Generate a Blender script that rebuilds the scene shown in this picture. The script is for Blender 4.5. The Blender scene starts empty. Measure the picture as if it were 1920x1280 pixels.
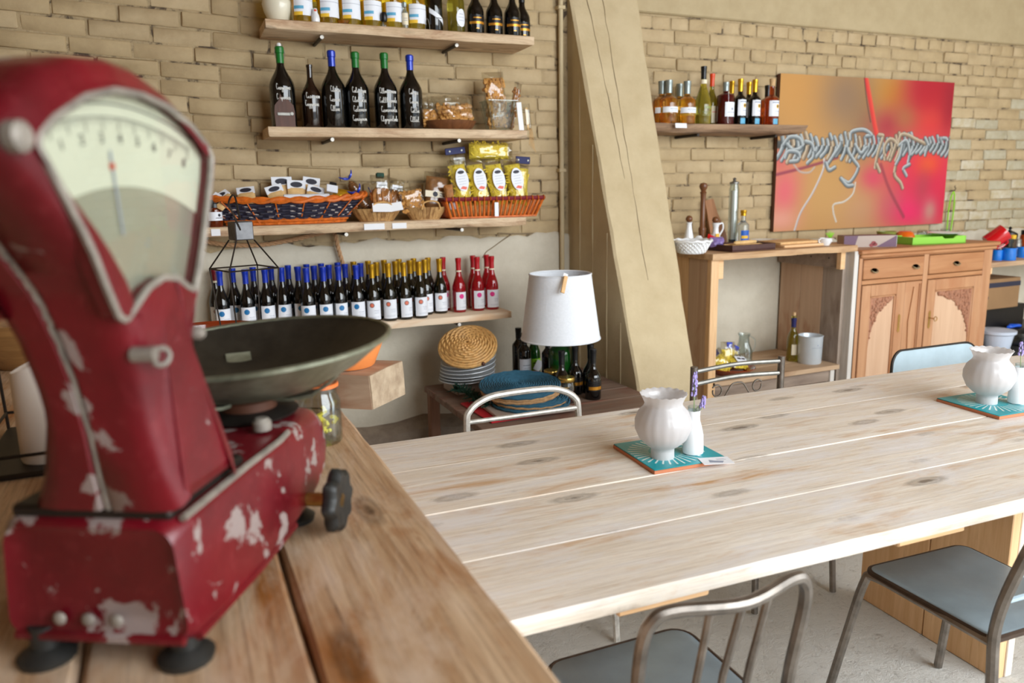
import bpy, bmesh, math, random
import numpy as np
from math import sin, cos, tan, pi, radians, atan2, sqrt
from mathutils import Vector, Matrix, Euler

rnd = random.Random(11)
SC = bpy.context.scene
COL = SC.collection

# ------------------------------------------------------------------ camera
FPX, PITCH, ROLL, YAW, CAMH = 1430.0, radians(11.2), radians(1.1), radians(23.5), 1.5
CF = Vector((sin(YAW) * cos(PITCH), cos(YAW) * cos(PITCH), -sin(PITCH)))
_r0 = Vector((cos(YAW), -sin(YAW), 0)); _u0 = _r0.cross(CF)
CR = _r0 * cos(ROLL) - _u0 * sin(ROLL)
CU = _u0 * cos(ROLL) + _r0 * sin(ROLL)
CP = Vector((0, 0, CAMH))
cam_data = bpy.data.cameras.new('camera')
cam = bpy.data.objects.new('camera', cam_data); COL.objects.link(cam)
cam.matrix_world = Matrix(((CR.x, CU.x, -CF.x, CP.x), (CR.y, CU.y, -CF.y, CP.y), (CR.z, CU.z, -CF.z, CP.z), (0, 0, 0, 1)))
cam_data.sensor_width = 36.0
cam_data.lens = FPX / 1920 * 36.0
cam_data.clip_start = 0.05
cam_data.dof.use_dof = True
cam_data.dof.focus_distance = 2.5
cam_data.dof.aperture_fstop = 2.8
SC.camera = cam
SC.cycles.transparent_max_bounces = 32

# ------------------------------------------------------------------ light
world = bpy.data.worlds.new('World'); SC.world = world; world.use_nodes = True
bg = world.node_tree.nodes['Background']
bg.inputs['Color'].default_value = (0.80, 0.90, 1.0, 1); bg.inputs['Strength'].default_value = 1.2
def area(name, loc, rot, sx, sy, power, color):
    l = bpy.data.lights.new(name, 'AREA'); l.shape = 'RECTANGLE'; l.size = sx; l.size_y = sy
    l.energy = power; l.color = color
    o = bpy.data.objects.new(name, l); COL.objects.link(o); o.location = loc; o.rotation_euler = rot
    return o
# daylight entering through the wide barn door behind the camera
area('daylight_barn_door', (3.7, -2.55, 2.35), (radians(45), 0, 0), 5.4, 3.6, 480, (0.92, 0.97, 1.0))
# daylight from the tall opening in the east wall
area('daylight_east_opening', (7.85, -0.7, 2.2), (radians(64), 0, radians(90)), 2.6, 3.0, 45, (0.92, 0.97, 1.0))
vs = SC.view_settings
vs.view_transform = 'Standard'; vs.look = 'None'; vs.gamma = 1.0; vs.use_curve_mapping = False
vs.exposure = 0.0

# ------------------------------------------------------------------ points: the world place of something seen in the photograph
def ray(x, y):
    return CF + CR * ((x - 960) / FPX) - CU * ((y - 640) / FPX)
def at(x, y, Y):
    d = ray(x, y); return CP + d * (Y / d.y)
def on(x, y, z):
    d = ray(x, y); return CP + d * ((z - CAMH) / d.z)
def mpp(p):
    return (Vector(p) - CP).dot(CF) / FPX

# ------------------------------------------------------------------ materials
def lin(c):
    return tuple(((v / 255.0) / 12.92 if v / 255.0 <= 0.04045 else ((v / 255.0 + 0.055) / 1.055) ** 2.4) for v in c) + (1.0,)
def new_mat(name):
    m = bpy.data.materials.new(name); m.use_nodes = True
    nt = m.node_tree; b = nt.nodes['Principled BSDF']
    return m, nt, b
def N(nt, t, **kw):
    n = nt.nodes.new(t)
    for k, v in kw.items(): setattr(n, k, v)
    return n
def coord(nt, rand=True, kind='Object'):
    tc = N(nt, 'ShaderNodeTexCoord')
    if not rand: return tc.outputs[kind]
    oi = N(nt, 'ShaderNodeObjectInfo')
    mul = N(nt, 'ShaderNodeVectorMath', operation='SCALE'); mul.inputs[0].default_value = (17.3, 31.7, 23.1)
    nt.links.new(oi.outputs['Random'], mul.inputs['Scale'])
    add = N(nt, 'ShaderNodeVectorMath', operation='ADD')
    nt.links.new(tc.outputs[kind], add.inputs[0]); nt.links.new(mul.outputs[0], add.inputs[1])
    return add.outputs[0]
def noise(nt, vec, scale, detail=5, rough=0.6, dist=0.0, stretch=None):
    if stretch:
        mp = N(nt, 'ShaderNodeMapping'); mp.inputs['Scale'].default_value = stretch
        nt.links.new(vec, mp.inputs['Vector']); vec = mp.outputs[0]
    n = N(nt, 'ShaderNodeTexNoise'); n.inputs['Scale'].default_value = scale; n.inputs['Detail'].default_value = detail
    n.inputs['Roughness'].default_value = rough; n.inputs['Distortion'].default_value = dist
    nt.links.new(vec, n.inputs['Vector']); return n.outputs['Fac']
def ramp(nt, fac, stops):
    r = N(nt, 'ShaderNodeValToRGB'); e = r.color_ramp.elements
    while len(e) < len(stops): e.new(0.5)
    for el, (p, c) in zip(e, stops):
        el.position = p; el.color = c if len(c) == 4 else tuple(c) + (1,)
    nt.links.new(fac, r.inputs['Fac']); return r.outputs['Color']
def mix(nt, fac, a, b, mode='MIX'):
    m = N(nt, 'ShaderNodeMix', data_type='RGBA', blend_type=mode)
    for s, v in ((m.inputs[0], fac), (m.inputs[6], a), (m.inputs[7], b)):
        if isinstance(v, (int, float)): s.default_value = v
        elif isinstance(v, tuple): s.default_value = v
        else: nt.links.new(v, s)
    return m.outputs[2]
def bump(nt, b, h, strength=0.3, dist=0.01):
    n = N(nt, 'ShaderNodeBump'); n.inputs['Strength'].default_value = strength; n.inputs['Distance'].default_value = dist
    nt.links.new(h, n.inputs['Height']); nt.links.new(n.outputs[0], b.inputs['Normal'])
def flat(name, c, rough=0.5, metal=0.0, var=0.0, scale=20.0, bmp=0.0, coat=0.0, spec=None):
    m, nt, b = new_mat(name)
    b.inputs['Roughness'].default_value = rough; b.inputs['Metallic'].default_value = metal
    b.inputs['Coat Weight'].default_value = coat
    if spec is not None: b.inputs['Specular IOR Level'].default_value = spec
    base = lin(c)
    if var > 0 or bmp > 0:
        v = coord(nt); f = noise(nt, v, scale, 5)
        dark = tuple(x * (1 - var) for x in base[:3]) + (1,); lt = tuple(min(1, x * (1 + var * .6)) for x in base[:3]) + (1,)
        nt.links.new(ramp(nt, f, [(0.3, dark), (0.7, lt)]), b.inputs['Base Color'])
        if bmp > 0: bump(nt, b, f, bmp, 0.01)
    else:
        b.inputs['Base Color'].default_value = base
    return m
def wood(name, c1, c2, c3=None, axis='X', grain=1.0, stain=None, stain_lo=0.52, stain_hi=0.68, rough=0.6, bmp=0.25, dark=0.35, knots=0.0, fine=0.0, bleach=None):
    """c1-c2 along the grain, c3 = thin dark streaks, stain = broad weathered blotches"""
    m, nt, b = new_mat(name); b.inputs['Roughness'].default_value = rough
    v = coord(nt)
    def st(a, o): return {'X': (a, o, o), 'Y': (o, a, o), 'Z': (o, o, a)}[axis]
    g = noise(nt, v, 1.0, 8, 0.62, 0.6, st(1.6 * grain, 26 * grain))
    col = ramp(nt, g, [(0.28, lin(c1)), (0.72, lin(c2))])
    if stain:
        s = noise(nt, v, 1.0, 6, 0.6, 0.8, st(2.2 * grain, 9 * grain))
        sf = ramp(nt, s, [(stain_lo, (0, 0, 0)), (stain_hi, (1, 1, 1))])
        col = mix(nt, sf, col, lin(stain))
    k = noise(nt, v, 1.0, 4, 0.7, 0.3, st(3.0 * grain, 95 * grain))
    kf = ramp(nt, k, [(0.60, (0, 0, 0)), (0.76, (dark, dark, dark))])
    col = mix(nt, kf, col, lin(c3 or tuple(int(x * .5) for x in c1)))
    if fine:
        # raised weathered grain: close dark lines along the board, and a mottled grey bleaching across it
        q = noise(nt, v, 1.0, 5, 0.75, 0.15, st(5.0 * grain, 230 * grain))
        qf = ramp(nt, q, [(0.34, (fine, fine, fine)), (0.52, (0, 0, 0))]); col = mix(nt, qf, col, lin(c3 or c1))
        w = noise(nt, v, 1.0, 8, 0.7, 0.6, st(3.2 * grain, 11 * grain)); fb = .85 if bleach else fine * .9
        wf = ramp(nt, w, [(0.47, (0, 0, 0)), (0.66, (fb, fb, fb))]); col = mix(nt, wf, col, lin(bleach or tuple(min(255, x + 22) for x in c2)))
        w2 = noise(nt, v, 1.0, 8, 0.75, 0.5, st(14.0 * grain, 60 * grain))
        w2f = ramp(nt, w2, [(0.30, (fine, fine, fine)), (0.46, (0, 0, 0)), (0.60, (0, 0, 0)), (0.74, (fine * .8, fine * .8, fine * .8))])
        col = mix(nt, w2f, col, lin(stain or c1))
    if knots:
        mp = N(nt, 'ShaderNodeMapping'); mp.inputs['Scale'].default_value = st(2.6 * grain, 8.5 * grain); nt.links.new(v, mp.inputs['Vector'])
        vo = N(nt, 'ShaderNodeTexVoronoi', voronoi_dimensions='3D'); vo.inputs['Scale'].default_value = 1.0; nt.links.new(mp.outputs[0], vo.inputs['Vector'])
        wn = noise(nt, v, 60.0, 4, 0.7)
        ad = N(nt, 'ShaderNodeMath', operation='MULTIPLY_ADD'); ad.inputs[1].default_value = 0.10; nt.links.new(wn, ad.inputs[0]); nt.links.new(vo.outputs['Distance'], ad.inputs[2])
        kn = ramp(nt, ad.outputs[0], [(0.10, (knots, knots, knots)), (0.15, (knots * .35, knots * .35, knots * .35)), (0.19, (knots * .6, knots * .6, knots * .6)), (0.26, (0, 0, 0))])
        col = mix(nt, kn, col, lin(tuple(int(x * .55) for x in (c3 or c1))))
    nt.links.new(col, b.inputs['Base Color'])
    bump(nt, b, g, bmp, 0.004)
    return m
def thin_glass(name, tint=(255, 255, 255), gloss=0.12, rough=0.03, tr=0.97):
    m, nt, b = new_mat(name); nt.nodes.remove(b)
    out = nt.nodes['Material Output']
    t = N(nt, 'ShaderNodeBsdfTransparent'); c = lin(tint); t.inputs['Color'].default_value = (c[0] * tr, c[1] * tr, c[2] * tr, 1)
    g = N(nt, 'ShaderNodeBsdfGlossy'); g.inputs['Roughness'].default_value = rough
    lw = N(nt, 'ShaderNodeLayerWeight'); lw.inputs['Blend'].default_value = 0.35
    ma = N(nt, 'ShaderNodeMath', operation='MULTIPLY_ADD'); ma.inputs[1].default_value = 0.32; ma.inputs[2].default_value = gloss
    nt.links.new(lw.outputs['Fresnel'], ma.inputs[0])
    mx = N(nt, 'ShaderNodeMixShader'); nt.links.new(ma.outputs[0], mx.inputs[0])
    nt.links.new(t.outputs[0], mx.inputs[1]); nt.links.new(g.outputs[0], mx.inputs[2]); nt.links.new(mx.outputs[0], out.inputs[0])
    return m
def liquid(name, c, tr=0.75, rough=0.04):
    m, nt, b = new_mat(name); b.inputs['Base Color'].default_value = lin(c); b.inputs['Roughness'].default_value = rough
    b.inputs['Transmission Weight'].default_value = tr; b.inputs['IOR'].default_value = 1.36
    b.inputs['Coat Weight'].default_value = 0.6
    return m
M = {}
def mat(key, fn, *a, **k):
    M[key] = fn(key, *a, **k)

# ------------------------------------------------------------------ mesh builder
class MB:
    def __init__(s): s.v = []; s.f = []; s.mi = []; s.M = Matrix.Identity(4); s.cur = 0
    def add(s, vs, fs, mi=None):
        o = len(s.v); s.v.extend(tuple(s.M @ Vector(p)) for p in vs)
        s.f.extend(tuple(i + o for i in f) for f in fs); s.mi.extend([s.cur if mi is None else mi] * len(fs))
        return s
    def box(s, x0, x1, y0, y1, z0, z1, b=0.0, mi=None):
        if b <= 0:
            v = [(x, y, z) for x in (x0, x1) for y in (y0, y1) for z in (z0, z1)]
            return s.add(v, [(0, 1, 3, 2), (4, 6, 7, 5), (0, 4, 5, 1), (2, 3, 7, 6), (0, 2, 6, 4), (1, 5, 7, 3)], mi)
        b = min(b, (x1 - x0) * .45, (y1 - y0) * .45, (z1 - z0) * .45)
        v = []; idx = {}
        lo = (x0, y0, z0); hi = (x1, y1, z1)
        for cx in (0, 1):
            for cy in (0, 1):
                for cz in (0, 1):
                    for ax in range(3):
                        c = (cx, cy, cz); p = []
                        for k in range(3):
                            e = hi[k] if c[k] else lo[k]
                            if k != ax: e += -b if c[k] else b
                            p.append(e)
                        idx[(cx, cy, cz, ax)] = len(v); v.append(tuple(p))
        f = []
        for ax in range(3):
            o1, o2 = [k for k in range(3) if k != ax]
            for sgn in (0, 1):
                q = []
                for a, c in ((0, 0), (1, 0), (1, 1), (0, 1)):
                    t = [0, 0, 0]; t[ax] = sgn; t[o1] = a; t[o2] = c; q.append(idx[(*t, ax)])
                f.append(tuple(q))
            for a in (0, 1):
                for c in (0, 1):
                    t0 = [0, 0, 0]; t1 = [0, 0, 0]; t0[ax] = 0; t1[ax] = 1
                    for t in (t0, t1): t[o1] = a; t[o2] = c
                    f.append((idx[(*t0, o1)], idx[(*t1, o1)], idx[(*t1, o2)], idx[(*t0, o2)]))
        for cx in (0, 1):
            for cy in (0, 1):
                for cz in (0, 1):
                    f.append(tuple(idx[(cx, cy, cz, k)] for k in range(3)))
        return s.add(v, f, mi)
    def lathe(s, prof, seg=20, mi=None, sx=1.0, sy=1.0, wave=None):
        v = []; f = []; n = len(prof)
        for i, (r, z) in enumerate(prof):
            for k in range(seg):
                a = 2 * pi * k / seg; rr = r * (wave(a, i) if wave else 1)
                v.append((rr * cos(a) * sx, rr * sin(a) * sy, z))
        for i in range(n - 1):
            for k in range(seg):
                k2 = (k + 1) % seg
                f.append((i * seg + k, i * seg + k2, (i + 1) * seg + k2, (i + 1) * seg + k))
        if prof[0][0] > 0: f.append(tuple(range(seg))[::-1])
        if prof[-1][0] > 0: f.append(tuple((n - 1) * seg + k for k in range(seg)))
        return s.add(v, f, mi)
    def shell(s, prof, seg=20, mi=None, sx=1.0, sy=1.0, wave=None, closed=True):
        """open vessel: the profile runs up the outside and down the inside, no caps unless r is 0"""
        v = []; f = []; n = len(prof)
        for i, (r, z) in enumerate(prof):
            for k in range(seg):
                a = 2 * pi * k / seg; rr = max(r, 1e-4) * (wave(a, i) if wave else 1)
                v.append((rr * cos(a) * sx, rr * sin(a) * sy, z))
        for i in range(n - 1):
            for k in range(seg):
                k2 = (k + 1) % seg
                f.append((i * seg + k, i * seg + k2, (i + 1) * seg + k2, (i + 1) * seg + k))
        return s.add(v, f, mi)
    def tube(s, pts, r, seg=8, closed=False, mi=None, cap=True):
        pts = [Vector(p) for p in pts]; n = len(pts); v = []; f = []
        rr = r if isinstance(r, (list, tuple)) else [r] * n
        up = None
        for i, p in enumerate(pts):
            if closed: t = (pts[(i + 1) % n] - pts[i - 1])
            else: t = pts[min(i + 1, n - 1)] - pts[max(i - 1, 0)]
            if t.length < 1e-9: t = Vector((0, 0, 1))
            t.normalize()
            if up is None:
                up = Vector((0, 0, 1)) if abs(t.z) < .9 else Vector((1, 0, 0))
            a = up - t * up.dot(t)
            if a.length < 1e-5: a = Vector((1, 0.3, 0)) - t * Vector((1, 0.3, 0)).dot(t)
            a.normalize(); up = a; b = t.cross(a)
            for k in range(seg):
                th = 2 * pi * k / seg; v.append(tuple(p + (a * cos(th) + b * sin(th)) * rr[i]))
        m = n if closed else n - 1
        for i in range(m):
            j = (i + 1) % n
            for k in range(seg):
                k2 = (k + 1) % seg; f.append((i * seg + k, i * seg + k2, j * seg + k2, j * seg + k))
        if cap and not closed:
            f.append(tuple(range(seg))[::-1]); f.append(tuple((n - 1) * seg + k for k in range(seg)))
        return s.add(v, f, mi)
    def loft(s, loops, mi=None, caps=True):
        n = len(loops[0]); v = [p for l in loops for p in l]; f = []
        for i in range(len(loops) - 1):
            for k in range(n):
                k2 = (k + 1) % n; f.append((i * n + k, i * n + k2, (i + 1) * n + k2, (i + 1) * n + k))
        if caps:
            f.append(tuple(range(n))[::-1]); f.append(tuple((len(loops) - 1) * n + k for k in range(n)))
        return s.add(v, f, mi)
    def prism(s, poly, h0, h1, axis='z', mi=None):
        def P(a, b, h): return {'z': (a, b, h), 'y': (a, h, b), 'x': (h, a, b)}[axis]
        return s.loft([[P(a, b, h0) for a, b in poly], [P(a, b, h1) for a, b in poly]], mi)
    def ball(s, c, r, seg=8, rings=5, mi=None, sc=(1, 1, 1)):
        v = [(c[0], c[1], c[2] - r * sc[2])]; f = []
        for i in range(1, rings):
            th = -pi / 2 + pi * i / rings
            for k in range(seg):
                a = 2 * pi * k / seg; v.append((c[0] + r * cos(th) * cos(a) * sc[0], c[1] + r * cos(th) * sin(a) * sc[1], c[2] + r * sin(th) * sc[2]))
        v.append((c[0], c[1], c[2] + r * sc[2])); top = len(v) - 1
        for k in range(seg):
            k2 = (k + 1) % seg; f.append((0, 1 + k2, 1 + k))
            for i in range(rings - 2):
                a = 1 + i * seg; f.append((a + k, a + k2, a + seg + k2, a + seg + k))
            a = 1 + (rings - 2) * seg; f.append((a + k, a + k2, top))
        return s.add(v, f, mi)
    def pillow(s, w, h, d, nx=12, nz=14, mi=None, lump=0.0, seed=1, px=3.0, taper=0.0):
        """a filled bag standing in the XZ plane, thickness d along Y, its foot at z = 0"""
        r = random.Random(seed); v = []; f = []
        for side in (-1, 1):
            for j in range(nz + 1):
                for i in range(nx + 1):
                    u = -1 + 2 * i / nx; t = -1 + 2 * j / nz
                    th = max(0, (1 - abs(u) ** px)) ** .5 * max(0, (1 - abs(t) ** px)) ** .5
                    th *= 1 + r.uniform(-lump, lump)
                    ww = w / 2 * (1 - taper * (t + 1) / 2)
                    v.append((u * ww, side * th * d / 2, (t + 1) / 2 * h))
        st = (nx + 1) * (nz + 1)
        for side in (0, 1):
            for j in range(nz):
                for i in range(nx):
                    a = side * st + j * (nx + 1) + i; q = (a, a + 1, a + nx + 2, a + nx + 1)
                    f.append(q if side == 0 else q[::-1])
        return s.add(v, f, mi)
    def mesh(s, name, mats, smooth=True, angle=38, weld=False):
        me = bpy.data.meshes.new(name); me.from_pydata(s.v, [], s.f)
        for m in (mats if isinstance(mats, (list, tuple)) else [mats]): me.materials.append(m)
        if any(s.mi): me.polygons.foreach_set('material_index', s.mi)
        bm = bmesh.new(); bm.from_mesh(me)
        if weld: bmesh.ops.remove_doubles(bm, verts=bm.verts, dist=1e-5)
        bmesh.ops.recalc_face_normals(bm, faces=bm.faces)
        bm.to_mesh(me); bm.free()
        if smooth:
            me.polygons.foreach_set('use_smooth', [True] * len(me.polygons))
            me.set_sharp_from_angle(angle=radians(angle))
        me.update(); return me
    def build(s, name, mats, parent=None, loc=None, rot=None, **k):
        o = bpy.data.objects.new(name, s.mesh(name, mats, **k)); COL.objects.link(o)
        if parent is not None: o.parent = parent
        if loc is not None: o.location = loc
        if rot is not None: o.rotation_euler = rot
        return o
def xf(loc=(0, 0, 0), rot=(0, 0, 0), sc=1.0):
    return Matrix.Translation(loc) @ Euler(rot).to_matrix().to_4x4() @ Matrix.Scale(sc, 4)
def tag(o, label=None, cat=None, group=None, kind=None):
    if label: o['label'] = label
    if cat: o['category'] = cat
    if group: o['group'] = group
    if kind: o['kind'] = kind
    return o
def thing(name, label, cat, loc=(0, 0, 0), rz=0.0, group=None, rot=None):
    o = bpy.data.objects.new(name, None); o.empty_display_size = 0.05; COL.objects.link(o)
    o.location = loc; o.rotation_euler = rot if rot is not None else (0, 0, rz)
    return tag(o, label, cat, group)
def inst(name, mesh, parent=None, loc=(0, 0, 0), rot=(0, 0, 0)):
    o = bpy.data.objects.new(name, mesh); COL.objects.link(o); o.parent = parent; o.location = loc; o.rotation_euler = rot
    return o
def single(name, mb, mats, label, cat, loc=(0, 0, 0), rz=0.0, group=None, rot=None, **k):
    o = mb.build(name, mats, None, loc, rot if rot is not None else (0, 0, rz), **k)
    return tag(o, label, cat, group)
def arc(cx, cy, r, a0, a1, n):
    return [(cx + r * cos(a0 + (a1 - a0) * i / n), cy + r * sin(a0 + (a1 - a0) * i / n)) for i in range(n + 1)]
def rrect(w, h, r, n=4):
    p = []
    for (sx, sy, a0) in ((1, 1, 0), (-1, 1, pi / 2), (-1, -1, pi), (1, -1, 3 * pi / 2)):
        p += arc(sx * (w / 2 - r), sy * (h / 2 - r), r, a0, a0 + pi / 2, n)
    return p
def bez(pts, n=8):
    """smooth curve through points (Catmull-Rom)"""
    P = [Vector(p) for p in pts]; P = [P[0] * 2 - P[1]] + P + [P[-1] * 2 - P[-2]]; o = []
    for i in range(1, len(P) - 2):
        for k in range(n):
            t = k / n; a, b, c, d = P[i - 1:i + 3]
            o.append(0.5 * ((2 * b) + (c - a) * t + (2 * a - 5 * b + 4 * c - d) * t * t + (3 * b - a - 3 * c + d) * t ** 3))
    o.append(P[-2]); return o
# ------------------------------------------------------------------ material palette
def m_paint(name, c, c2, bmp=0.35, scale=9.0):
    m, nt, b = new_mat(name); b.inputs['Roughness'].default_value = 0.75
    v = coord(nt); f = noise(nt, v, scale, 7, 0.65); g = noise(nt, v, 70.0, 4, 0.6)
    col = ramp(nt, f, [(0.3, lin(c2)), (0.62, lin(c))])
    nt.links.new(col, b.inputs['Base Color'])
    ad = N(nt, 'ShaderNodeMath', operation='MULTIPLY_ADD'); ad.inputs[1].default_value = 0.35
    nt.links.new(g, ad.inputs[0]); nt.links.new(f, ad.inputs[2])
    bump(nt, b, ad.outputs[0], bmp, 0.008)
    return m
mat('brick_paint', m_paint, (187, 164, 125), (172, 149, 112))
mat('brick_paint_b', m_paint, (192, 170, 133), (178, 155, 118))
mat('brick_pale', m_paint, (186, 170, 134), (208, 200, 182), 0.4, 14.0)
mat('brick_chalky', m_paint, (188, 180, 156), (174, 162, 132), 0.4, 18.0)
def m_mortar(name):
    m, nt, b = new_mat(name); b.inputs['Roughness'].default_value = 0.85
    v = coord(nt); f = noise(nt, v, 9.0, 7, 0.7, 0.6); g = noise(nt, v, 55.0, 4, 0.6)
    nt.links.new(ramp(nt, f, [(0.38, lin((78, 64, 50))), (0.47, lin((166, 146, 112))), (0.7, lin((184, 162, 126)))]), b.inputs['Base Color'])
    bump(nt, b, g, 0.8, 0.008); return m
mat('mortar', m_mortar)
mat('plaster', m_paint, (206, 198, 180), (190, 181, 162), 0.3, 5.0)
mat('plaster_tan', m_paint, (184, 166, 130), (172, 153, 117), 0.3, 5.0)
mat('buttress_paint', m_paint, (202, 184, 148), (190, 171, 134), 0.45, 6.0)
mat('stone', m_paint, (150, 135, 118), (120, 104, 90), 0.9, 10.0)
mat('crack', flat, (140, 122, 96), 0.9)
def m_floor(name):
    m, nt, b = new_mat(name); b.inputs['Roughness'].default_value = 0.85
    v = coord(nt, False); f = noise(nt, v, 1.6, 8, 0.65, 0.5); g = noise(nt, v, 30.0, 9, 0.78, 0.25)
    col = ramp(nt, f, [(0.3, lin((222, 217, 206))), (0.7, lin((242, 239, 232)))])
    gf = ramp(nt, g, [(0.32, (0.85, 0.85, 0.85)), (0.44, (0, 0, 0))])
    col = mix(nt, gf, col, lin((176, 169, 158)))
    nt.links.new(col, b.inputs['Base Color'])
    bump(nt, b, g, 1.0, 0.018); return m
mat('floor_concrete', m_floor)
mat('ceiling_wood', wood, (120, 92, 62), (150, 118, 82), None, 'X')
mat('ground', flat, (168, 160, 140), 0.9, 0, 0.2, 3.0)

mat('table_wood', wood, (226, 211, 191), (248, 241, 230), (144, 118, 92), 'X', 1.0, (206, 160, 110), 0.54, 0.74, 0.55, 0.5, 0.45, 0.75, 0.34, (234, 230, 228))
mat('counter_wood', wood, (168, 126, 86), (224, 196, 162), (92, 60, 36), 'Y', 1.0, (160, 100, 46), 0.50, 0.68, 0.5, 0.5, 0.7, 0.8, 0.45, (214, 190, 166))
mat('shelf_wood', wood, (196, 165, 128), (222, 198, 165), (118, 88, 68), 'X', 1.2, (166, 124, 90), 0.50, 0.68, 0.7, 0.5, 0.6, 0.7, 0.5)
mat('shelf_wood_pale', wood, (226, 200, 170), (240, 220, 194), (190, 150, 110), 'X', 0.9, (222, 176, 128), 0.54, 0.75, 0.7, 0.3, 0.3)
mat('shelf_wood_dark', wood, (108, 80, 60), (178, 146, 114), (54, 38, 28), 'X', 0.9, (92, 70, 54), 0.48, 0.7, 0.7, 0.5, 0.6)
mat('fresh_pine_x', wood, (224, 176, 124), (240, 202, 156), (200, 150, 98), 'X', 0.9, None, rough=0.55)
mat('fresh_pine_z', wood, (212, 166, 116), (236, 198, 152), (168, 116, 70), 'Z', 1.3, None, rough=0.55, dark=0.6)
mat('pale_edge_z', wood, (226, 208, 188), (242, 230, 214), (206, 180, 150), 'Z', 0.9, None, rough=0.6)
mat('grey_post', wood, (196, 190, 182), (226, 222, 216), (150, 142, 132), 'Z', 0.9, None, rough=0.7)
mat('bench_top_wood', wood, (176, 136, 96), (208, 172, 130), (112, 78, 48), 'X', 0.8, (148, 104, 64), 0.5, 0.7, 0.6, 0.4, 0.5)
mat('bench_board_pink', wood, (182, 148, 120), (206, 176, 148), (130, 92, 68), 'Z', 0.7, (166, 116, 84), 0.55, 0.72, 0.65)
mat('bench_board_grey', wood, (150, 134, 120), (176, 160, 146), (92, 76, 64), 'Z', 0.7, (128, 110, 98), 0.52, 0.7, 0.7)
mat('bench_board_greyx', wood, (134, 116, 102), (166, 148, 132), (84, 68, 58), 'X', 0.7, (118, 100, 88), 0.52, 0.7, 0.7)
mat('bench_shelf_wood', wood, (182, 150, 118), (206, 178, 146), (128, 96, 68), 'X', 0.7, (160, 124, 92), 0.5, 0.7, 0.65)
mat('cabinet_wood_x', wood, (168, 112, 70), (194, 142, 98), (138, 86, 50), 'X', 0.7, (164, 106, 64), 0.5, 0.7, 0.5, 0.12, 0.3)
mat('cabinet_wood_z', wood, (174, 122, 84), (200, 152, 112), (146, 94, 60), 'Z', 0.7, (176, 118, 78), 0.5, 0.72, 0.5, 0.12, 0.3)
mat('cabinet_panel', wood, (198, 158, 126), (216, 180, 148), (186, 138, 104), 'Z', 0.8, None, rough=0.5, bmp=0.1)
mat('cabinet_carving', flat, (168, 116, 88), 0.5, 0, 0.3, 60, 0.3)
mat('cabinet_dark', flat, (84, 46, 26), 0.7)
mat('walnut', wood, (96, 58, 34), (132, 84, 50), None, 'Z', 1.5, None, rough=0.35, bmp=0.05)
mat('board_brown', wood, (142, 92, 52), (172, 118, 74), None, 'Z', 1.2, None, rough=0.5)
mat('tray_dark', flat, (74, 40, 34), 0.45, 0, 0.2, 30)
mat('cutter_wood', wood, (72, 40, 26), (96, 56, 38), None, 'Z', 1.5, None, rough=0.5)
mat('lowtable_wood', wood, (112, 90, 76), (146, 122, 106), (66, 48, 38), 'X', 0.9, (124, 78, 60), 0.5, 0.7, 0.7)
mat('lowtable_wood_z', wood, (122, 86, 66), (146, 106, 84), (72, 48, 36), 'Z', 0.9, None, rough=0.7)
mat('beam_wood', wood, (158, 130, 106), (188, 164, 140), (104, 76, 58), 'X', 1.2, (150, 104, 76), 0.5, 0.7, 0.8, 0.5)
mat('beam_end', m_paint, (186, 166, 140), (150, 128, 104), 0.9, 24.0)
mat('bowl_wood', wood, (120, 84, 46), (160, 118, 70), (74, 50, 28), 'X', 1.6, None, rough=0.45)
mat('basket_slats', wood, (158, 116, 66), (208, 168, 112), (110, 76, 40), 'Z', 2.5, (136, 96, 52), 0.48, 0.6, 0.6, 0.3)

mat('bottle_black', flat, (7, 8, 8), 0.05, coat=0.35, spec=0.6)
mat('bottle_brown', flat, (30, 15, 8), 0.06, coat=0.35, spec=0.6)
mat('bottle_olive', flat, (15, 15, 6), 0.05, coat=0.35, spec=0.6)
mat('bottle_green', liquid, (26, 92, 30), 0.5)
mat('bottle_rose', liquid, (196, 24, 40), 0.6, 0.02)
mat('lemon', liquid, (252, 222, 60), 0.92, 0.02)
mat('lemon_green', liquid, (232, 224, 96), 0.92, 0.02)
mat('amber', liquid, (252, 196, 84), 0.94, 0.02)
mat('amber_dark', liquid, (190, 84, 30), 0.85, 0.02)
mat('red_wine_clear', liquid, (96, 14, 18), 0.4)
mat('clear_water', liquid, (226, 236, 236), 0.85)
mat('yellow_green_wine', liquid, (180, 172, 62), 0.9, 0.02)
mat('glass', thin_glass, (246, 250, 248), 0.06)
mat('glass_grey', thin_glass, (244, 249, 249), 0.04)
mat('cellophane', thin_glass, (250, 250, 246), 0.07, 0.12)
mat('cap_blue', flat, (18, 54, 178), 0.3, 0.2, coat=0.4)
mat('cap_navy', flat, (14, 20, 84), 0.6)
mat('cap_green', flat, (18, 112, 40), 0.35)
mat('cap_gold', flat, (206, 160, 40), 0.28, 0.7)
mat('cap_red', flat, (176, 8, 26), 0.3, coat=0.4)
mat('cap_darkred', flat, (112, 18, 30), 0.3, coat=0.4)
mat('cap_black', flat, (14, 15, 18), 0.35)
mat('cap_grey', flat, (150, 160, 158), 0.35, 0.5)
mat('cap_orange', flat, (222, 70, 22), 0.35)
mat('cork', flat, (206, 170, 124), 0.8, 0, 0.2, 60)
mat('label_white', flat, (236, 240, 248), 0.55)
mat('label_cream', flat, (236, 226, 200), 0.6)
mat('ink_grey', flat, (150, 158, 176), 0.6)
mat('ink_dark', flat, (44, 44, 58), 0.6)
mat('dot_blue', flat, (26, 116, 176), 0.5)
mat('dot_orange', flat, (224, 118, 92), 0.5)
mat('dot_ring', flat, (96, 88, 92), 0.5)
mat('dot_pink', flat, (226, 40, 138), 0.5)
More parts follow.
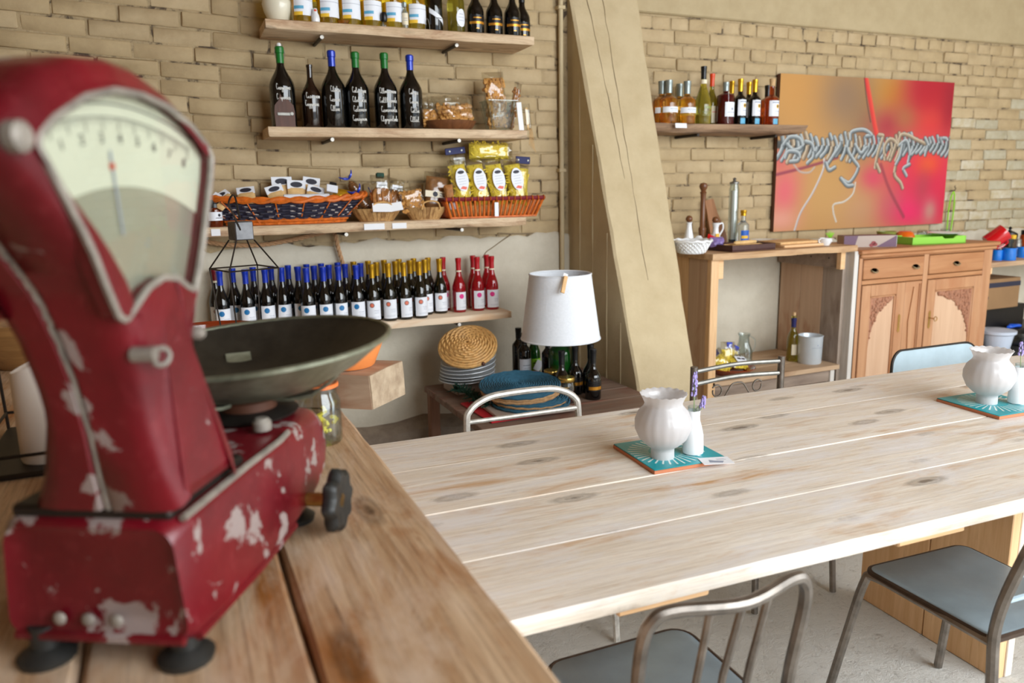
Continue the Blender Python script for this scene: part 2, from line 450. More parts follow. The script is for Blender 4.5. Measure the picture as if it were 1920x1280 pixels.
mat('chalk_pen', flat, (236, 236, 232), 0.6)
mat('label_blue', flat, (32, 96, 190), 0.5)
mat('label_yellow', flat, (240, 190, 40), 0.5)
mat('lemon_print_blue', flat, (96, 176, 214), 0.5)
mat('lemon_print_yellow', flat, (246, 200, 60), 0.5)
mat('gold_band', flat, (214, 150, 50), 0.3, 0.6)
mat('white_ceramic', flat, (238, 240, 242), 0.22, coat=0.4)
mat('cream_ceramic', flat, (232, 226, 204), 0.3, coat=0.3)
mat('terracotta', flat, (232, 140, 72), 0.7, 0, 0.12, 14)
mat('glazed_brown', flat, (142, 54, 22), 0.12, 0, 0.25, 12, coat=0.6)
mat('metal_steel', flat, (150, 148, 142), 0.45, 0.8, 0.25, 25)
mat('metal_raw', flat, (142, 134, 126), 0.38, 0.85, 0.4, 18, 0.1)
mat('metal_dark', flat, (52, 46, 42), 0.5, 0.6, 0.3, 20)
mat('metal_bronze', flat, (150, 136, 104), 0.45, 0.35, 0.3, 40)
mat('brass', flat, (190, 150, 84), 0.35, 0.8, 0.2, 40)
mat('gold_lid', flat, (206, 172, 92), 0.25, 0.85, 0.15, 12)
mat('white_rod', flat, (204, 200, 192), 0.5, 0.45, 0.3, 40)
mat('cap_plate', flat, (112, 112, 114), 0.5, 0.7, 0.3, 30)
mat('seat_blue', flat, (136, 150, 158), 0.36, 0.25, 0.2, 6, 0.03)
mat('seat_plate', flat, (172, 192, 202), 0.4, 0.1, 0.12, 7)
mat('wire_black', flat, (44, 36, 30), 0.5, 0.5)
mat('rust_edge', flat, (70, 54, 42), 0.5, 0.5, 0.3, 30)
mat('wax', flat, (232, 222, 212), 0.5)
mat('rope', flat, (190, 148, 108), 0.85, 0, 0.25, 80, 0.3)
mat('pasta', flat, (255, 228, 84), 0.55, 0, 0.10, 60, 0.3)
mat('cracker', flat, (216, 158, 84), 0.6, 0, 0.3, 90, 0.3)
mat('biscuit', flat, (176, 116, 58), 0.65, 0, 0.35, 40, 0.2)
mat('bread', flat, (150, 100, 52), 0.75, 0, 0.3, 50, 0.3)
mat('breadstick', flat, (228, 188, 128), 0.7, 0, 0.15, 40)
mat('wicker_orange', flat, (214, 108, 28), 0.5, 0, 0.35, 35, 0.2)
mat('wicker_navy', flat, (44, 42, 60), 0.5, 0, 0.4, 35, 0.2)
mat('wicker_white', flat, (224, 214, 206), 0.5)
mat('wicker_burgundy', flat, (122, 18, 36), 0.4)
mat('wicker_tan', flat, (214, 166, 100), 0.6, 0, 0.3, 50, 0.4)
mat('teal_raffia', flat, (40, 92, 116), 0.75, 0, 0.25, 40, 0.4)
mat('jute', flat, (188, 148, 104), 0.8, 0, 0.3, 60, 0.4)
mat('pine_green', flat, (16, 66, 50), 0.7, 0, 0.4, 40)
mat('plate_grey', flat, (206, 212, 218), 0.25, coat=0.4)
mat('red_paper', flat, (196, 30, 44), 0.5)
mat('fabric_white', flat, (236, 240, 246), 0.8, 0, 0.04, 90, 0.1)
mat('tile_teal', flat, (0, 160, 172), 0.35, 0, 0.1, 12)
mat('tile_clay', flat, (196, 124, 88), 0.8)
mat('tile_line', flat, (222, 238, 234), 0.25)
mat('lavender', flat, (176, 162, 224), 0.7, 0, 0.3, 90)
mat('stem_green', flat, (142, 158, 110), 0.7)
mat('lime', flat, (150, 218, 50), 0.45)
mat('tray_green', flat, (140, 206, 62), 0.45)
mat('orange_glaze', flat, (232, 104, 22), 0.2, coat=0.5)
mat('olive_glaze', flat, (138, 146, 72), 0.3)
mat('mug_red', flat, (206, 18, 28), 0.15, coat=0.6)
mat('mug_blue', flat, (18, 118, 214), 0.18, coat=0.6)
mat('mug_inside', flat, (24, 40, 50), 0.3)
mat('cardboard', flat, (146, 112, 76), 0.8, 0, 0.08, 8)
mat('box_tape', flat, (40, 42, 62), 0.5)
mat('box_purple', flat, (98, 62, 88), 0.45)
mat('box_beige', flat, (178, 160, 148), 0.5)
mat('box_white', flat, (226, 226, 236), 0.45)
mat('box_lilac', flat, (138, 116, 176), 0.45)
mat('berry', flat, (142, 44, 44), 0.5)
mat('tub_plastic', flat, (190, 200, 216), 0.3)
mat('black_plastic', flat, (16, 16, 20), 0.4)
mat('blue_plastic', flat, (26, 92, 214), 0.35)
mat('bucket_metal', flat, (206, 215, 222), 0.32, 0.25, 0.05, 10)
mat('paper_white', flat, (238, 240, 244), 0.6)
mat('orange_rubber', flat, (240, 124, 60), 0.5)
mat('wood_peg', flat, (224, 180, 124), 0.6, 0, 0.15, 40)

def m_frost(name):
    m, nt, b = new_mat(name); nt.nodes.remove(b); out = nt.nodes['Material Output']
    d = N(nt, 'ShaderNodeBsdfDiffuse'); d.inputs['Color'].default_value = lin((238, 236, 236))
    t = N(nt, 'ShaderNodeBsdfTranslucent'); t.inputs['Color'].default_value = lin((240, 238, 238))
    g = N(nt, 'ShaderNodeBsdfGlossy'); g.inputs['Roughness'].default_value = 0.25
    a = N(nt, 'ShaderNodeMixShader'); a.inputs[0].default_value = 0.5
    c = N(nt, 'ShaderNodeMixShader'); c.inputs[0].default_value = 0.07
    nt.links.new(d.outputs[0], a.inputs[1]); nt.links.new(t.outputs[0], a.inputs[2])
    nt.links.new(a.outputs[0], c.inputs[1]); nt.links.new(g.outputs[0], c.inputs[2]); nt.links.new(c.outputs[0], out.inputs[0])
    return m
mat('frosted', m_frost)
def m_red(name, lo=0.645, seam=False):
    m, nt, b = new_mat(name)
    v = coord(nt, False)
    n1 = noise(nt, v, 17.0, 7, 0.62, 0.5); n2 = noise(nt, v, 5.0, 5, 0.6); n3 = noise(nt, v, 60.0, 4, 0.7)
    col = ramp(nt, n2, [(0.3, lin((80, 9, 20))), (0.7, lin((120, 16, 30)))])
    dust = ramp(nt, n3, [(0.55, (0, 0, 0)), (0.8, (0.5, 0.5, 0.5))])
    col = mix(nt, dust, col, lin((140, 52, 58)))
    # chipped paint shows the pale primer, more of it low on the casting
    src = n1
    if seam:
        sx = N(nt, 'ShaderNodeSeparateXYZ'); nt.links.new(v, sx.inputs[0])
        a = N(nt, 'ShaderNodeMath', operation='SUBTRACT'); nt.links.new(sx.outputs['X'], a.inputs[0]); a.inputs[1].default_value = .024
        a2 = N(nt, 'ShaderNodeMath', operation='ABSOLUTE'); nt.links.new(a.outputs[0], a2.inputs[0])
        a3 = N(nt, 'ShaderNodeMapRange'); nt.links.new(a2.outputs[0], a3.inputs['Value'])
        for i_, v_ in ((1, 0.0), (2, .030), (3, .15), (4, 0.0)): a3.inputs[i_].default_value = v_
        a4 = N(nt, 'ShaderNodeMath', operation='ADD'); nt.links.new(n1, a4.inputs[0]); nt.links.new(a3.outputs[0], a4.inputs[1]); src = a4.outputs[0]
    chip = ramp(nt, src, [(lo, (0, 0, 0)), (lo + .02, (1, 1, 1))])
    col = mix(nt, chip, col, lin((152, 136, 132)))
    nt.links.new(col, b.inputs['Base Color'])
    rr = ramp(nt, n1, [(0.6, (0.3, 0.3, 0.3)), (0.68, (0.65, 0.65, 0.65))])
    nt.links.new(rr, b.inputs['Roughness']); bump(nt, b, n1, 0.15, 0.004)
    return m
mat('red_enamel', m_red, .66, True)
mat('red_enamel_base', m_red, .572)
def m_pan(name):
    m, nt, b = new_mat(name); b.inputs['Metallic'].default_value = 0.6; b.inputs['Roughness'].default_value = 0.42
    v = coord(nt, False); n = noise(nt, v, 16.0, 8, 0.7, 0.5)
    nt.links.new(ramp(nt, n, [(0.3, lin((84, 86, 70))), (0.55, lin((134, 136, 116))), (0.75, lin((160, 158, 140)))]), b.inputs['Base Color'])
    bump(nt, b, n, 0.12, 0.003); return m
mat('pan_metal', m_pan)
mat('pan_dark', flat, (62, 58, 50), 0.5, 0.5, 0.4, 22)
mat('scale_grey', flat, (150, 142, 132), 0.6, 0.3, 0.35, 30)
mat('dial_cream', flat, (214, 211, 190), 0.5, 0, 0.05, 12)
mat('dial_mirror', flat, (186, 184, 166), 0.14, 0.45)
mat('black_knob', flat, (38, 38, 36), 0.5, 0, 0.4, 40)

# ------------------------------------------------------------------ setting
WY = 4.12
def structure(name, mb, mats, parent=None, label=None, **k):
    o = mb.build(name, mats, parent, **k)
    if parent is None: o['kind'] = 'structure'
    if label: o['label'] = label
    return o
mb = MB(); mb.box(-1.95, 8.1, -2.9, 4.4, -0.2, 0.0)
structure('floor', mb, M['floor_concrete'], label='rough pale grey concrete floor', smooth=False)
mb = MB(); mb.box(-1.95, 8.1, -2.9, 4.4, 4.3, 4.45)
structure('ceiling', mb, M['ceiling_wood'], smooth=False)
mb = MB(); mb.box(-1.95, -1.85, -2.9, 4.12, 0, 4.3)
structure('wall_west', mb, M['ceiling_wood'], smooth=False)  # unseen wall, set close and dark to cut bounce light on the left
mb = MB(); mb.box(8.0, 8.1, -2.9, -2.3, 0, 4.3); mb.box(8.0, 8.1, 0.5, 4.12, 0, 4.3); mb.box(8.0, 8.1, -2.3, 0.5, 3.9, 4.3)
structure('wall_east', mb, M['plaster_tan'], smooth=False)
mb = MB(); mb.box(-1.85, 1.0, -2.9, -2.8, 0, 4.3); mb.box(6.4, 8.0, -2.9, -2.8, 0, 4.3); mb.box(1.0, 6.4, -2.9, -2.8, 4.0, 4.3)
structure('wall_south', mb, M['plaster_tan'], smooth=False)

# back wall: mortar backing, painted bricks one by one, smooth plaster below and above
XB = 2.39   # behind the buttress the two stretches of wall meet
wl = structure('wall_left', MB().box(-1.9, XB, WY + .0075, WY + .25, 0, 4.3), M['mortar'], label='painted brick wall behind the wine shelves', smooth=False)
wr = structure('wall_right', MB().box(XB, 8.0, WY + .0075, WY + .25, 0, 4.3), M['mortar'], label='painted brick wall behind the painting', smooth=False)
CO = 0.0775
def brick_mesh(w, seed, m):
    r = random.Random(seed); b = MB(); b.box(-w / 2, w / 2, 0, .03, -.0342, .0342, .005)
    b.v = [(x + r.uniform(-.0025, .0025), y + r.uniform(-.0022, .0022), z + r.uniform(-.0022, .0022)) for x, y, z in b.v]
    return b.mesh('brick', m, smooth=True, angle=50)
BL = [brick_mesh(.2545, i, M['brick_paint' if i % 3 else 'brick_paint_b']) for i in range(9)]
BH = [brick_mesh(.1195, 40 + i, M['brick_paint' if i % 2 else 'brick_paint_b']) for i in range(6)]
BP = [brick_mesh(.2545, 60 + i, M['brick_pale']) for i in range(3)]
BQ = [brick_mesh(.2545, 70 + i, M['brick_chalky']) for i in range(4)]
def lay(parent, x0, x1, z0, rows, seed, headers=(), skip=None, sag=None, pale=None):
    r = random.Random(seed); n = 0
    for k in range(rows):
        z = z0 + k * CO; head = k in headers; w = .132 if head else .264
        x = x0 - (w * .5 if k % 2 else 0) + r.uniform(-.03, .03)
        while x < x1 + w * .3:
            half = (not head) and r.random() < .07
            ww = .132 if (head or half) else .264
            if x + ww > x1 + .01 and ww > .2 and x + .132 <= x1 + .03: ww = .132
            cx = x + ww / 2; x += ww
            if cx - ww / 2 < x0 - .14 or cx + ww / 2 > x1 + .05: continue
            if skip and skip(cx, z): continue
            dz, tl = sag(cx) if sag else (0, 0)
            if ww < .2: me = r.choice(BH)
            else:
                q = pale(cx, z) if pale else 0
                u = r.random(); me = r.choice(BP) if u < q * .35 else (r.choice(BQ) if u < q else r.choice(BL))
            # bricks stand a little proud or deep of one another
            inst('brick', me, parent, (cx, WY + r.uniform(-.005, .005), z + dz + r.uniform(-.003, .003)), (r.uniform(-.015, .015), tl + r.uniform(-.008, .008), r.uniform(-.012, .012)))
            n += 1
    return n
def sagL(x):
    if x > .75: return 0, 0
    return (.75 - x) * .042, .042
nL = lay(wl, -1.05, 2.15, 1.285, 17, 5, sag=sagL)
def hid(cx, z): return 3.82 < cx < 5.2 and 1.27 < z < 2.1
nR = lay(wr, 2.66, 6.75, 1.16, 18, 9, headers=(15, 17), skip=hid, pale=lambda x, z: max(0, min(.95, (x - 4.6) * .35 + (1.62 - z) * .8 + .1)))
print('bricks', nL, nR)
# the rows further up and to the sides that only show from elsewhere
def far_rows(parent, spans, seed):
    r = random.Random(seed); b = MB()
    for (x0, x1, z0, rows) in spans:
        for k in range(rows):
            x = x0 - (.132 if k % 2 else 0)
            while x < x1 - .05:
                xa = max(x, x0); xb = min(x + .2545, x1)
                if xb - xa > .05:
                    y = WY + r.uniform(-.004, .004); b.box(xa, xb, y, y + .03, z0 + k * CO - .0335, z0 + k * CO + .0335, .004)
                x += .264
    o = b.build('brickwork', M['brick_paint'], parent); o['kind'] = 'stuff'
far_rows(wl, [(-1.85, -1.10, 1.362, 34), (-1.05, 2.15, 1.285 + 17 * CO + .10, 18)], 3)
far_rows(wr, [(6.9, 8.0, 1.16, 27)], 4)
def plaster_edge(parent, x0, x1, y, zt, seed):
    r = random.Random(seed); n = int((x1 - x0) / .06); loops = []
    for i in range(n + 1):
        x = x0 + (x1 - x0) * i / n; z = zt + r.uniform(-.014, .016) + .012 * sin(i * .7)
        loops.append([(x, y, 0), (x, y + r.uniform(0, .002), z - .03), (x, y + .006, z - .006), (x, y + .014, z), (x, y + .06, z), (x, y + .06, 0)])
    b = MB(); b.loft(loops); b.build('plaster_band', M['plaster'], parent, angle=60)
plaster_edge(wl, -1.9, XB, WY - .005, 1.243, 3)
plaster_edge(wr, XB, 8.0, WY - .004, 1.118, 4)
mb = MB(); mb.box(XB, 6.9, WY - .012, WY + .05, 1.16 + 18 * CO - .03, 4.3, .01)
mb.build('concrete_band', M['plaster_tan'], wr)
# cracks in the plaster and the paint
def crack(parent, pts, r=.0022):
    b = MB(); b.tube(bez(pts, 5), r, 5); b.build('crack', M['crack'], parent)
for pp in ([(963, 437), (940, 452), (922, 465), (912, 472), (905, 483)], [(934, 437), (965, 438), (1000, 437)]):
    crack(wl, [at(x, y, WY - .006) for x, y in pp], .003)
# rough footing along the wall
mb = MB(); r_ = random.Random(2)
loops = []
for i in range(24):
    x = -1.5 + i * .16; h = .2 + r_.uniform(-.02, .02); d = .09 + r_.uniform(-.02, .025)
    loops.append([(x, WY, 0), (x, WY - d - .02, 0), (x, WY - d, h - .03), (x, WY - d + .03, h), (x, WY, h + r_.uniform(0, .03))])
mb.loft(loops); structure('trim_1', mb, M['stone'], label='rough stone footing along the base of the wall')

# buttress leaning against the wall
def ybut(z): return 3.185 + .352 * z
mb = MB(); loops = []; r_ = random.Random(6); nz = 26
for i in range(nz + 1):
    z = 3.3 * i / nz; y = ybut(z); xr = 2.545 + .035 * z
    j = lambda a: r_.uniform(-a, a)
    loops.append([(2.18, WY + .05 + max(0, y - WY), z), (2.18 + j(.003), y + .012, z), (2.192 + j(.004), y + j(.004), z), (2.30, y + j(.003), z), (2.43, y + j(.003), z), (xr - .014 + j(.005), y + j(.004), z), (xr + j(.005), y + .014, z), (xr, WY + .05 + max(0, y - WY), z)])
mb.loft(loops)
bt = single('buttress', mb, M['buttress_paint'], 'sloping painted concrete buttress leaning against the brick wall', 'buttress', angle=30)
bt['kind'] = 'structure'; bt.name = 'trim_2'
del bt['category']
for (yo, w) in ((.10, .004), (.25, .004), (.41, .005), (.56, .004)):
    b = MB(); pts = []
    for i in range(22):
        z = .3 + i * .12; y = 3.42 + yo + r_.uniform(-.002, .002)
        if y > ybut(z) + .03 and y < WY: pts.append((2.179, y, z))
    if len(pts) > 3: b.tube(pts, [w * r_.uniform(.5, 1.4) for _ in pts], 5); b.build('board_mark', M['buttress_paint'], bt)
for (x0, x1, a0, a1) in ((2.27, 2.33, 3.0, 1.55), (2.40, 2.36, 3.0, 1.0)):
    b = MB(); pts = []
    for i in range(26):
        t = i / 25; z = a0 + (a1 - a0) * t; pts.append((x0 + (x1 - x0) * t + r_.uniform(-.004, .004), ybut(z) - .0005, z))
    b.tube(pts, [.0016 * r_.uniform(.5, 1.4) for _ in pts], 5); b.build('crack', M['crack'], bt)
mb = MB(); mb.tube([(2.122, WY - .022, .02), (2.122, WY - .022, 1.4), (2.12, WY - .022, 3.28)], .014, 10)
for z in (.7, 1.6, 2.5): mb.box(2.10, 2.145, WY - .04, WY + .01, z, z + .02, .003)
pp = structure('trim_3', mb, M['buttress_paint'], label='thin painted conduit pipe running up the wall')
# ------------------------------------------------------------------ bottles
def bprof(h, r, sh, nz, nr, n=7, foot=.93):
    p = [(0, .004), (r * foot * .7, .003), (r * foot, 0), (r, .006), (r, sh)]
    for i in range(1, n + 1):
        t = i / n; s = .5 - .5 * cos(pi * t); p.append((r + (nr - r) * s, sh + (nz - sh) * t))
    p += [(nr, h - .014), (nr + .0018, h - .013), (nr + .0018, h - .002), (nr - .002, h), (0, h)]
    return p
def rad_at(prof, z):
    for (r0, z0), (r1, z1) in zip(prof[3:], prof[4:]):
        if z0 <= z <= z1 and z1 > z0: return r0 + (r1 - r0) * (z - z0) / (z1 - z0)
    return prof[-2][0]
def wrap(b, r, z0, z1, a0, a1, n=10, mi=None):
    """a label wrapped on a cylinder, centred on -Y"""
    v = []; f = []
    for i in range(n + 1):
        a = -pi / 2 + a0 + (a1 - a0) * i / n
        v += [(r * cos(a), r * sin(a), z0), (r * cos(a), r * sin(a), z1)]
    for i in range(n): f.append((2 * i, 2 * i + 2, 2 * i + 3, 2 * i + 1))
    b.add(v, f, mi)
def dot_on(b, r, z, ac, rd, n=16, mi=None, sy=1.0):
    P = lambda f, k: (r * cos(-pi / 2 + ac + f * rd * cos(2 * pi * k / n) / r), r * sin(-pi / 2 + ac + f * rd * cos(2 * pi * k / n) / r), z + f * rd * sy * sin(2 * pi * k / n))
    v = [P(0, 0)] + [P(f, k) for f in (.34, .67, 1) for k in range(n)]
    f = [(0, 1 + k, 1 + (k + 1) % n) for k in range(n)]
    for j in range(2): f += [(1 + j * n + k, 1 + (j + 1) * n + k, 1 + (j + 1) * n + (k + 1) % n, 1 + j * n + (k + 1) % n) for k in range(n)]
    b.add(v, f, mi)
def text_lines(b, r, rows, mi=None):
    for z, a0, a1, th in rows: wrap(b, r, z - th / 2, z + th / 2, a0, a1, 5, mi)
PROTO = {}
def proto(key, h, r, sh, nz, nr, body, cap=None, capname='capsule', parts=(), seg=18):
    pr = bprof(h, r, sh, nz, nr); lst = []
    lst.append(('bottle_body', MB().lathe(pr, seg).mesh('bottle_body', M[body]), []))
    if cap:
        z0, z1, e, m = cap
        q = [(rad_at(pr, z0) + e, z0), (rad_at(pr, (z0 + z1) / 2) + e, (z0 + z1) / 2), (nr + e + .0016, z1 - .016), (nr + e + .0022, z1 - .014), (nr + e + .0022, z1), (nr + e - .001, z1 + .0012), (0, z1 + .0012)]
        lst.append((capname, MB().shell(q, 14).mesh(capname, M[m]), []))
    for (nm, fn, mats, subs) in parts:
        b = MB(); fn(b, r); ch = []
        for (sn, sf, sm) in subs:
            c = MB(); sf(c, r); ch.append((sn, c.mesh(sn, [M[x] for x in sm])))
        lst.append((nm, b.mesh(nm, [M[x] for x in mats]), ch))
    PROTO[key] = (lst, pr)
def place(key, name, label, cat, loc, rz=0.0, group=None, rot=None, sc=None):
    t = thing(name, label, cat, loc, rz, group, rot)
    if sc: t.scale = (sc, sc, sc)
    for nm, me, ch in PROTO[key][0]:
        o = inst(nm, me, t)
        for sn, sm in ch: inst(sn, sm, o)
    return t
def winelabel(dot):
    lab = lambda b, r: wrap(b, r + .0006, .014, .112, -1.15, 1.15, 14)
    def emb(b, r):
        if dot == 'dot_orange':
            dot_on(b, r + .0010, .089, -.30, .0125, mi=1); dot_on(b, r + .0013, .089, -.30, .0095, mi=0)
        else: dot_on(b, r + .0011, .089, -.30, .0135, mi=0)
    txt = lambda b, r: text_lines(b, r + .0010, [(.062, -.05, .75, .0016), (.055, .05, .75, .0012), (.048, -.02, .7, .0012), (.030, -.6, .7, .001), (.025, -.6, .7, .001)])
    return [('label', lab, ['label_white'], [('emblem', emb, [dot, 'dot_ring']), ('lettering', txt, ['ink_grey'])])]
BUR = (.296, .0365, .128, .228, .0135)
proto('wine_blue', *BUR, 'bottle_black', (.226, .296, .0008, 'cap_blue'), parts=winelabel('dot_blue'))
proto('wine_gold', *BUR, 'bottle_olive', (.226, .296, .0008, 'cap_gold'), parts=winelabel('dot_orange'))
proto('wine_red', *BUR, 'bottle_rose', (.228, .296, .0008, 'cap_red'), parts=winelabel('dot_pink') + [('neck_band', lambda b, r: wrap(b, .0165, .222, .229, -pi, pi, 14), ['label_cream'], [])])
proto('wine_darkred', *BUR, 'bottle_black', (.240, .296, .0008, 'cap_darkred'), parts=winelabel('dot_orange') + [('neck_band', lambda b, r: wrap(b, .0160, .230, .240, -pi, pi, 14), ['label_cream'], [])])

# ------------------------------------------------------------------ wall shelves
def shelf(label, x0, x1, y0, z1, th, m, pegs=(), seed=1, cards=(), name='wall_shelf'):
    t = thing(name, label, 'shelf', ((x0 + x1) / 2, y0, z1))
    r = random.Random(seed); L = x1 - x0; n = max(6, int(L / .12)); loops = []
    for i in range(n + 1):
        x = -L / 2 + L * i / n; j = lambda a: r.uniform(-a, a)
        loops.append([(x + (j(.006) if i in (0, n) else 0), .004 + j(.002), -th + j(.002)), (x, j(.0015), -th + .006), (x, j(.0015), -.004), (x, .004 + j(.002), 0), (x, WY - y0, 0), (x, WY - y0, -th)])
    mb = MB(); mb.loft(loops); mb.build('plank', m, t, angle=50)
    for px, ya, dz in pegs:
        X = px - (x0 + x1) / 2
        b = MB(); b.tube([(X, WY - y0 + .01, -th - .012), (X, ya, -th - .012)], .0085, 8); pe = b.build('bracket_rod', M['metal_dark'], t)
        b = MB(); b.tube([(X, ya, -th - .012), (X, ya - .006, -th - .012)], .0095, 8); b.build('rod_cap', M['white_rod'], pe)
    for (cx, w, h) in cards:
        b = MB(); X = cx - (x0 + x1) / 2; b.box(X - w / 2, X + w / 2, -.004, -.0015, -th * .5 - h / 2, -th * .5 + h / 2)
        b.build('price_card', M['paper_white'], t)
    return t
Z1, Z2, Z3, Z4 = 2.295, 1.816, 1.356, .848
S1 = shelf('thick weathered plank shelf, the highest on the left wall, under yellow liqueur bottles', .472, 1.835, 3.85, Z1, .045, M['shelf_wood'], [(.735, .06, 0), (1.42, .06, 0)], 1)
S2 = shelf('weathered plank shelf under the dark hand-lettered magnum bottles', .448, 1.787, 3.85, Z2, .045, M['shelf_wood'], [(.745, .012, 0), (1.40, .012, 0)], 2)
def cx3(px): return at(px, 430, 3.85).x
S3 = shelf('weathered plank shelf with white price cards under the wicker baskets', -.15, 1.772, 3.85, Z3, .045, M['shelf_wood'], [(.785, .012, 0), (1.40, .012, 0)], 3,
           [(cx3(404), .04, .032), (cx3(462), .022, .036), (cx3(702), .105, .03), (cx3(749), .075, .028)])
S4 = shelf('pale plank shelf, the lowest on the left wall, crowded with wine bottles', -1.6, 1.652, 3.80, Z4, .036, M['shelf_wood_pale'], [(1.35, .012, 0), (.2, .012, 0)], 4)

# ---- lowest shelf: the wine, three rows deep
caps = """r 400 498.5 2;b 410 503.7 1;b 434.5 497.7 2;b 458 502 1;b 473 496 2;b 495 499.4 1;b 507 494 2;b 526.4 496.8 1;b 539 493 2;b 557 496 1;b 573.7 491.6 2;b 572.8 499.4 0;b 587.4 495 1;b 600.8 488.7 2;b 604.6 499 0;b 615 492.5 1;b 632 487 2;b 632 494 0;b 646 492.5 1;g 662 486.5 2;b 666.5 496 0;b 675 490 1;g 689.4 485 2;g 696 494.7 0;g 705 489 1;g 719.4 484.4 2;g 727 493.7 0;g 740.4 488 1;g 747.5 483.4 2;g 756 492 0;g 767.6 487 1;g 775 482.5 2;g 785 491 0;g 795.7 486 1;g 802 480.6 2;g 823 484.4 1;R 830 479.7 2;R 858.5 478 1;R 886 477.8 2;R 893.8 482 1;R 911.6 476 2;R 921 480 1""".split(';')
ROWN = {0: 'front', 1: 'middle', 2: 'back'}
KIND = {'b': ('wine_blue', 'blue-capped dark wine bottle'), 'g': ('wine_gold', 'gold-capped white wine bottle'), 'R': ('wine_red', 'red-capped rose wine bottle'), 'r': ('wine_darkred', 'dark wine bottle with maroon cap')}
ORD = ['first', 'second', 'third', 'fourth', 'fifth', 'sixth', 'seventh', 'eighth', 'ninth', 'tenth', 'eleventh', 'twelfth', 'thirteenth', 'fourteenth']
cnt = {}; placed = []
ent = []
for c in caps:
    k, x, y, row = c.split(); ent.append((k, float(x), float(y), int(row)))
for k, x, y, row in sorted(ent, key=lambda e: e[1]):
    Y = (3.855, 3.955, 4.062)[row] if k != 'R' else (3.855, 3.94, 4.04)[row]
    p = at(x, y, Y); X = p.x
    for _ in range(30):                      # keep neighbours from touching
        hit = [q for q in placed if (q[0] - X) ** 2 + (q[1] - Y) ** 2 < .0745 ** 2]
        if not hit: break
        q = hit[0]; dx, dy = X - q[0], Y - q[1]; d = sqrt(dx * dx + dy * dy) + 1e-6
        X += dx / d * (.0752 - d) ; Y = min(4.08, Y + dy / d * (.0752 - d))
    placed.append((X, Y)); key, base = KIND[k]
    i = cnt[(k, row)] = cnt.get((k, row), 0) + 1
    lab = base + ', ' + ORD[i - 1] + ' from the left in the ' + ROWN[row] + ' row' if k != 'r' else base + ' and pale neck band left of the blue-capped ones'
    place(key, 'wine_bottle', lab, 'bottle', (X, Y, Z4), rnd.uniform(-.15, .35), 'wine bottles on the lowest wall shelf')
for i, (x, y, lab) in enumerate([(8, 545, 'dark wine bottle at the far left of the lowest shelf, left edge of the photo'), (27, 553, 'dark wine bottle just behind the rim of the big wooden bowl')]):
    p = at(x, 575, 3.97 + .06 * i); place('wine_darkred' if i else 'wine_blue', 'wine_bottle', lab, 'bottle', (p.x, 3.97 + .06 * i, Z4), .2, 'wine bottles on the lowest wall shelf')
p = at(2, 640, 3.86); place('wine_gold', 'wine_bottle', 'gold-capped wine bottle with big white label at the left photo edge', 'bottle', (p.x, 3.87, Z4), .5, 'wine bottles on the lowest wall shelf')

# ---- magnums with chalk lettering
LETTER = {'e': [(0, 0), (.45, .3), (.8, .85), (.45, 1.05), (.12, .5), (.5, 0), (1, .1)], 'l': [(0, 0), (.5, 1), (.7, 2.3), (.4, 2.4), (.25, 1), (.6, 0), (1, .1)], 'n': [(0, 0), (.1, 1), (.2, .1), (.5, 1), (.72, .9), (.78, 0), (1, .1)],
          'g': [(0, .2), (.55, 1), (.1, .6), (.5, .05), (.85, .9), (.85, -.9), (.4, -1.2), (.3, -.5), (1, .1)], 'o': [(0, .3), (.4, 1), (.08, .5), (.5, 0), (.85, .6), (.45, 1), (1, .8)], 'i': [(0, 0), (.4, 1), (.4, .1), (1, .1)]}
def scribble(b, pr, z, wdt, hgt, seed, mi=None):
    """one hand-written word: a capital and a run of small joined letters, a pen line lying on the glass"""
    r = random.Random(seed); lw = hgt * .62; n = max(3, int(wdt / lw)); u = -wdt / 2 + r.uniform(-.006, .004); pts = []
    for (a, c) in [(.9, 1.9), (.4, 2.3), (.1, 1.2), (.5, .1), (1.1, .5)]: pts.append((u + a * lw, z + c * hgt))
    u += 1.25 * lw
    for i in range(n - 1):
        L_ = LETTER[r.choice('eeellnngooi')]; k = r.uniform(.8, 1.15)
        for a, c in L_: pts.append((u + a * lw * k, z + c * hgt * .8 + .03 * (u + wdt / 2)))
        u += lw * k
    P = []
    for q in bez([(a, 0, c) for a, c in pts], 3):
        rr = rad_at(pr, q.z) + .0012; a = -pi / 2 + q.x / rr; P.append((rr * cos(a), rr * sin(a), q.z))
    b.tube(P, .00105, 4)
def magnum(label, xt, yt, xb, yb, Y, r, cap, body='bottle_black', words=3, seed=1, swing=False):
    pb = at(xb, yb, Y); h = at(xt, yt, Y).z - Z2
    pr = bprof(h, r, h * .50, h * .80, r * .27 + .001, 9)
    t = thing('magnum_bottle', label, 'bottle', (pb.x, Y, Z2), .05, 'hand-lettered bottles on the second shelf')
    MB().lathe(pr, 26).build('bottle_body', M[body], t)
    if cap:
        z0 = h * .80; e = .0012; nr = rad_at(pr, z0 + .01)
        MB().shell([(nr + e, z0), (nr + e, h - .03), (nr + e + .003, h - .028), (nr + e + .003, h - .004), (nr + e - .002, h + .002), (0, h + .002)], 16).build('capsule', M[cap], t)
    if swing:
        MB().lathe([(.010, h), (.011, h + .012), (.007, h + .018), (0, h + .018)], 12).build('stopper', M['white_ceramic'], t)
        b = MB()
        for s in (-1, 1): b.tube([(s * .02, 0, h - .05), (s * .024, -.004, h - .03), (s * .014, 0, h + .012)], .0016, 5)
        b.build('swing_clip', M['metal_steel'], t)
    b = MB(); zz = h * .46
    for k in range(words):
        scribble(b, pr, zz - k * h * .122, r * (1.25 + .35 * ((seed * 7 + k * 3) % 3 - 1)), .0125, seed * 10 + k)
    b.build('lettering', M['chalk_pen'], t)
    return t
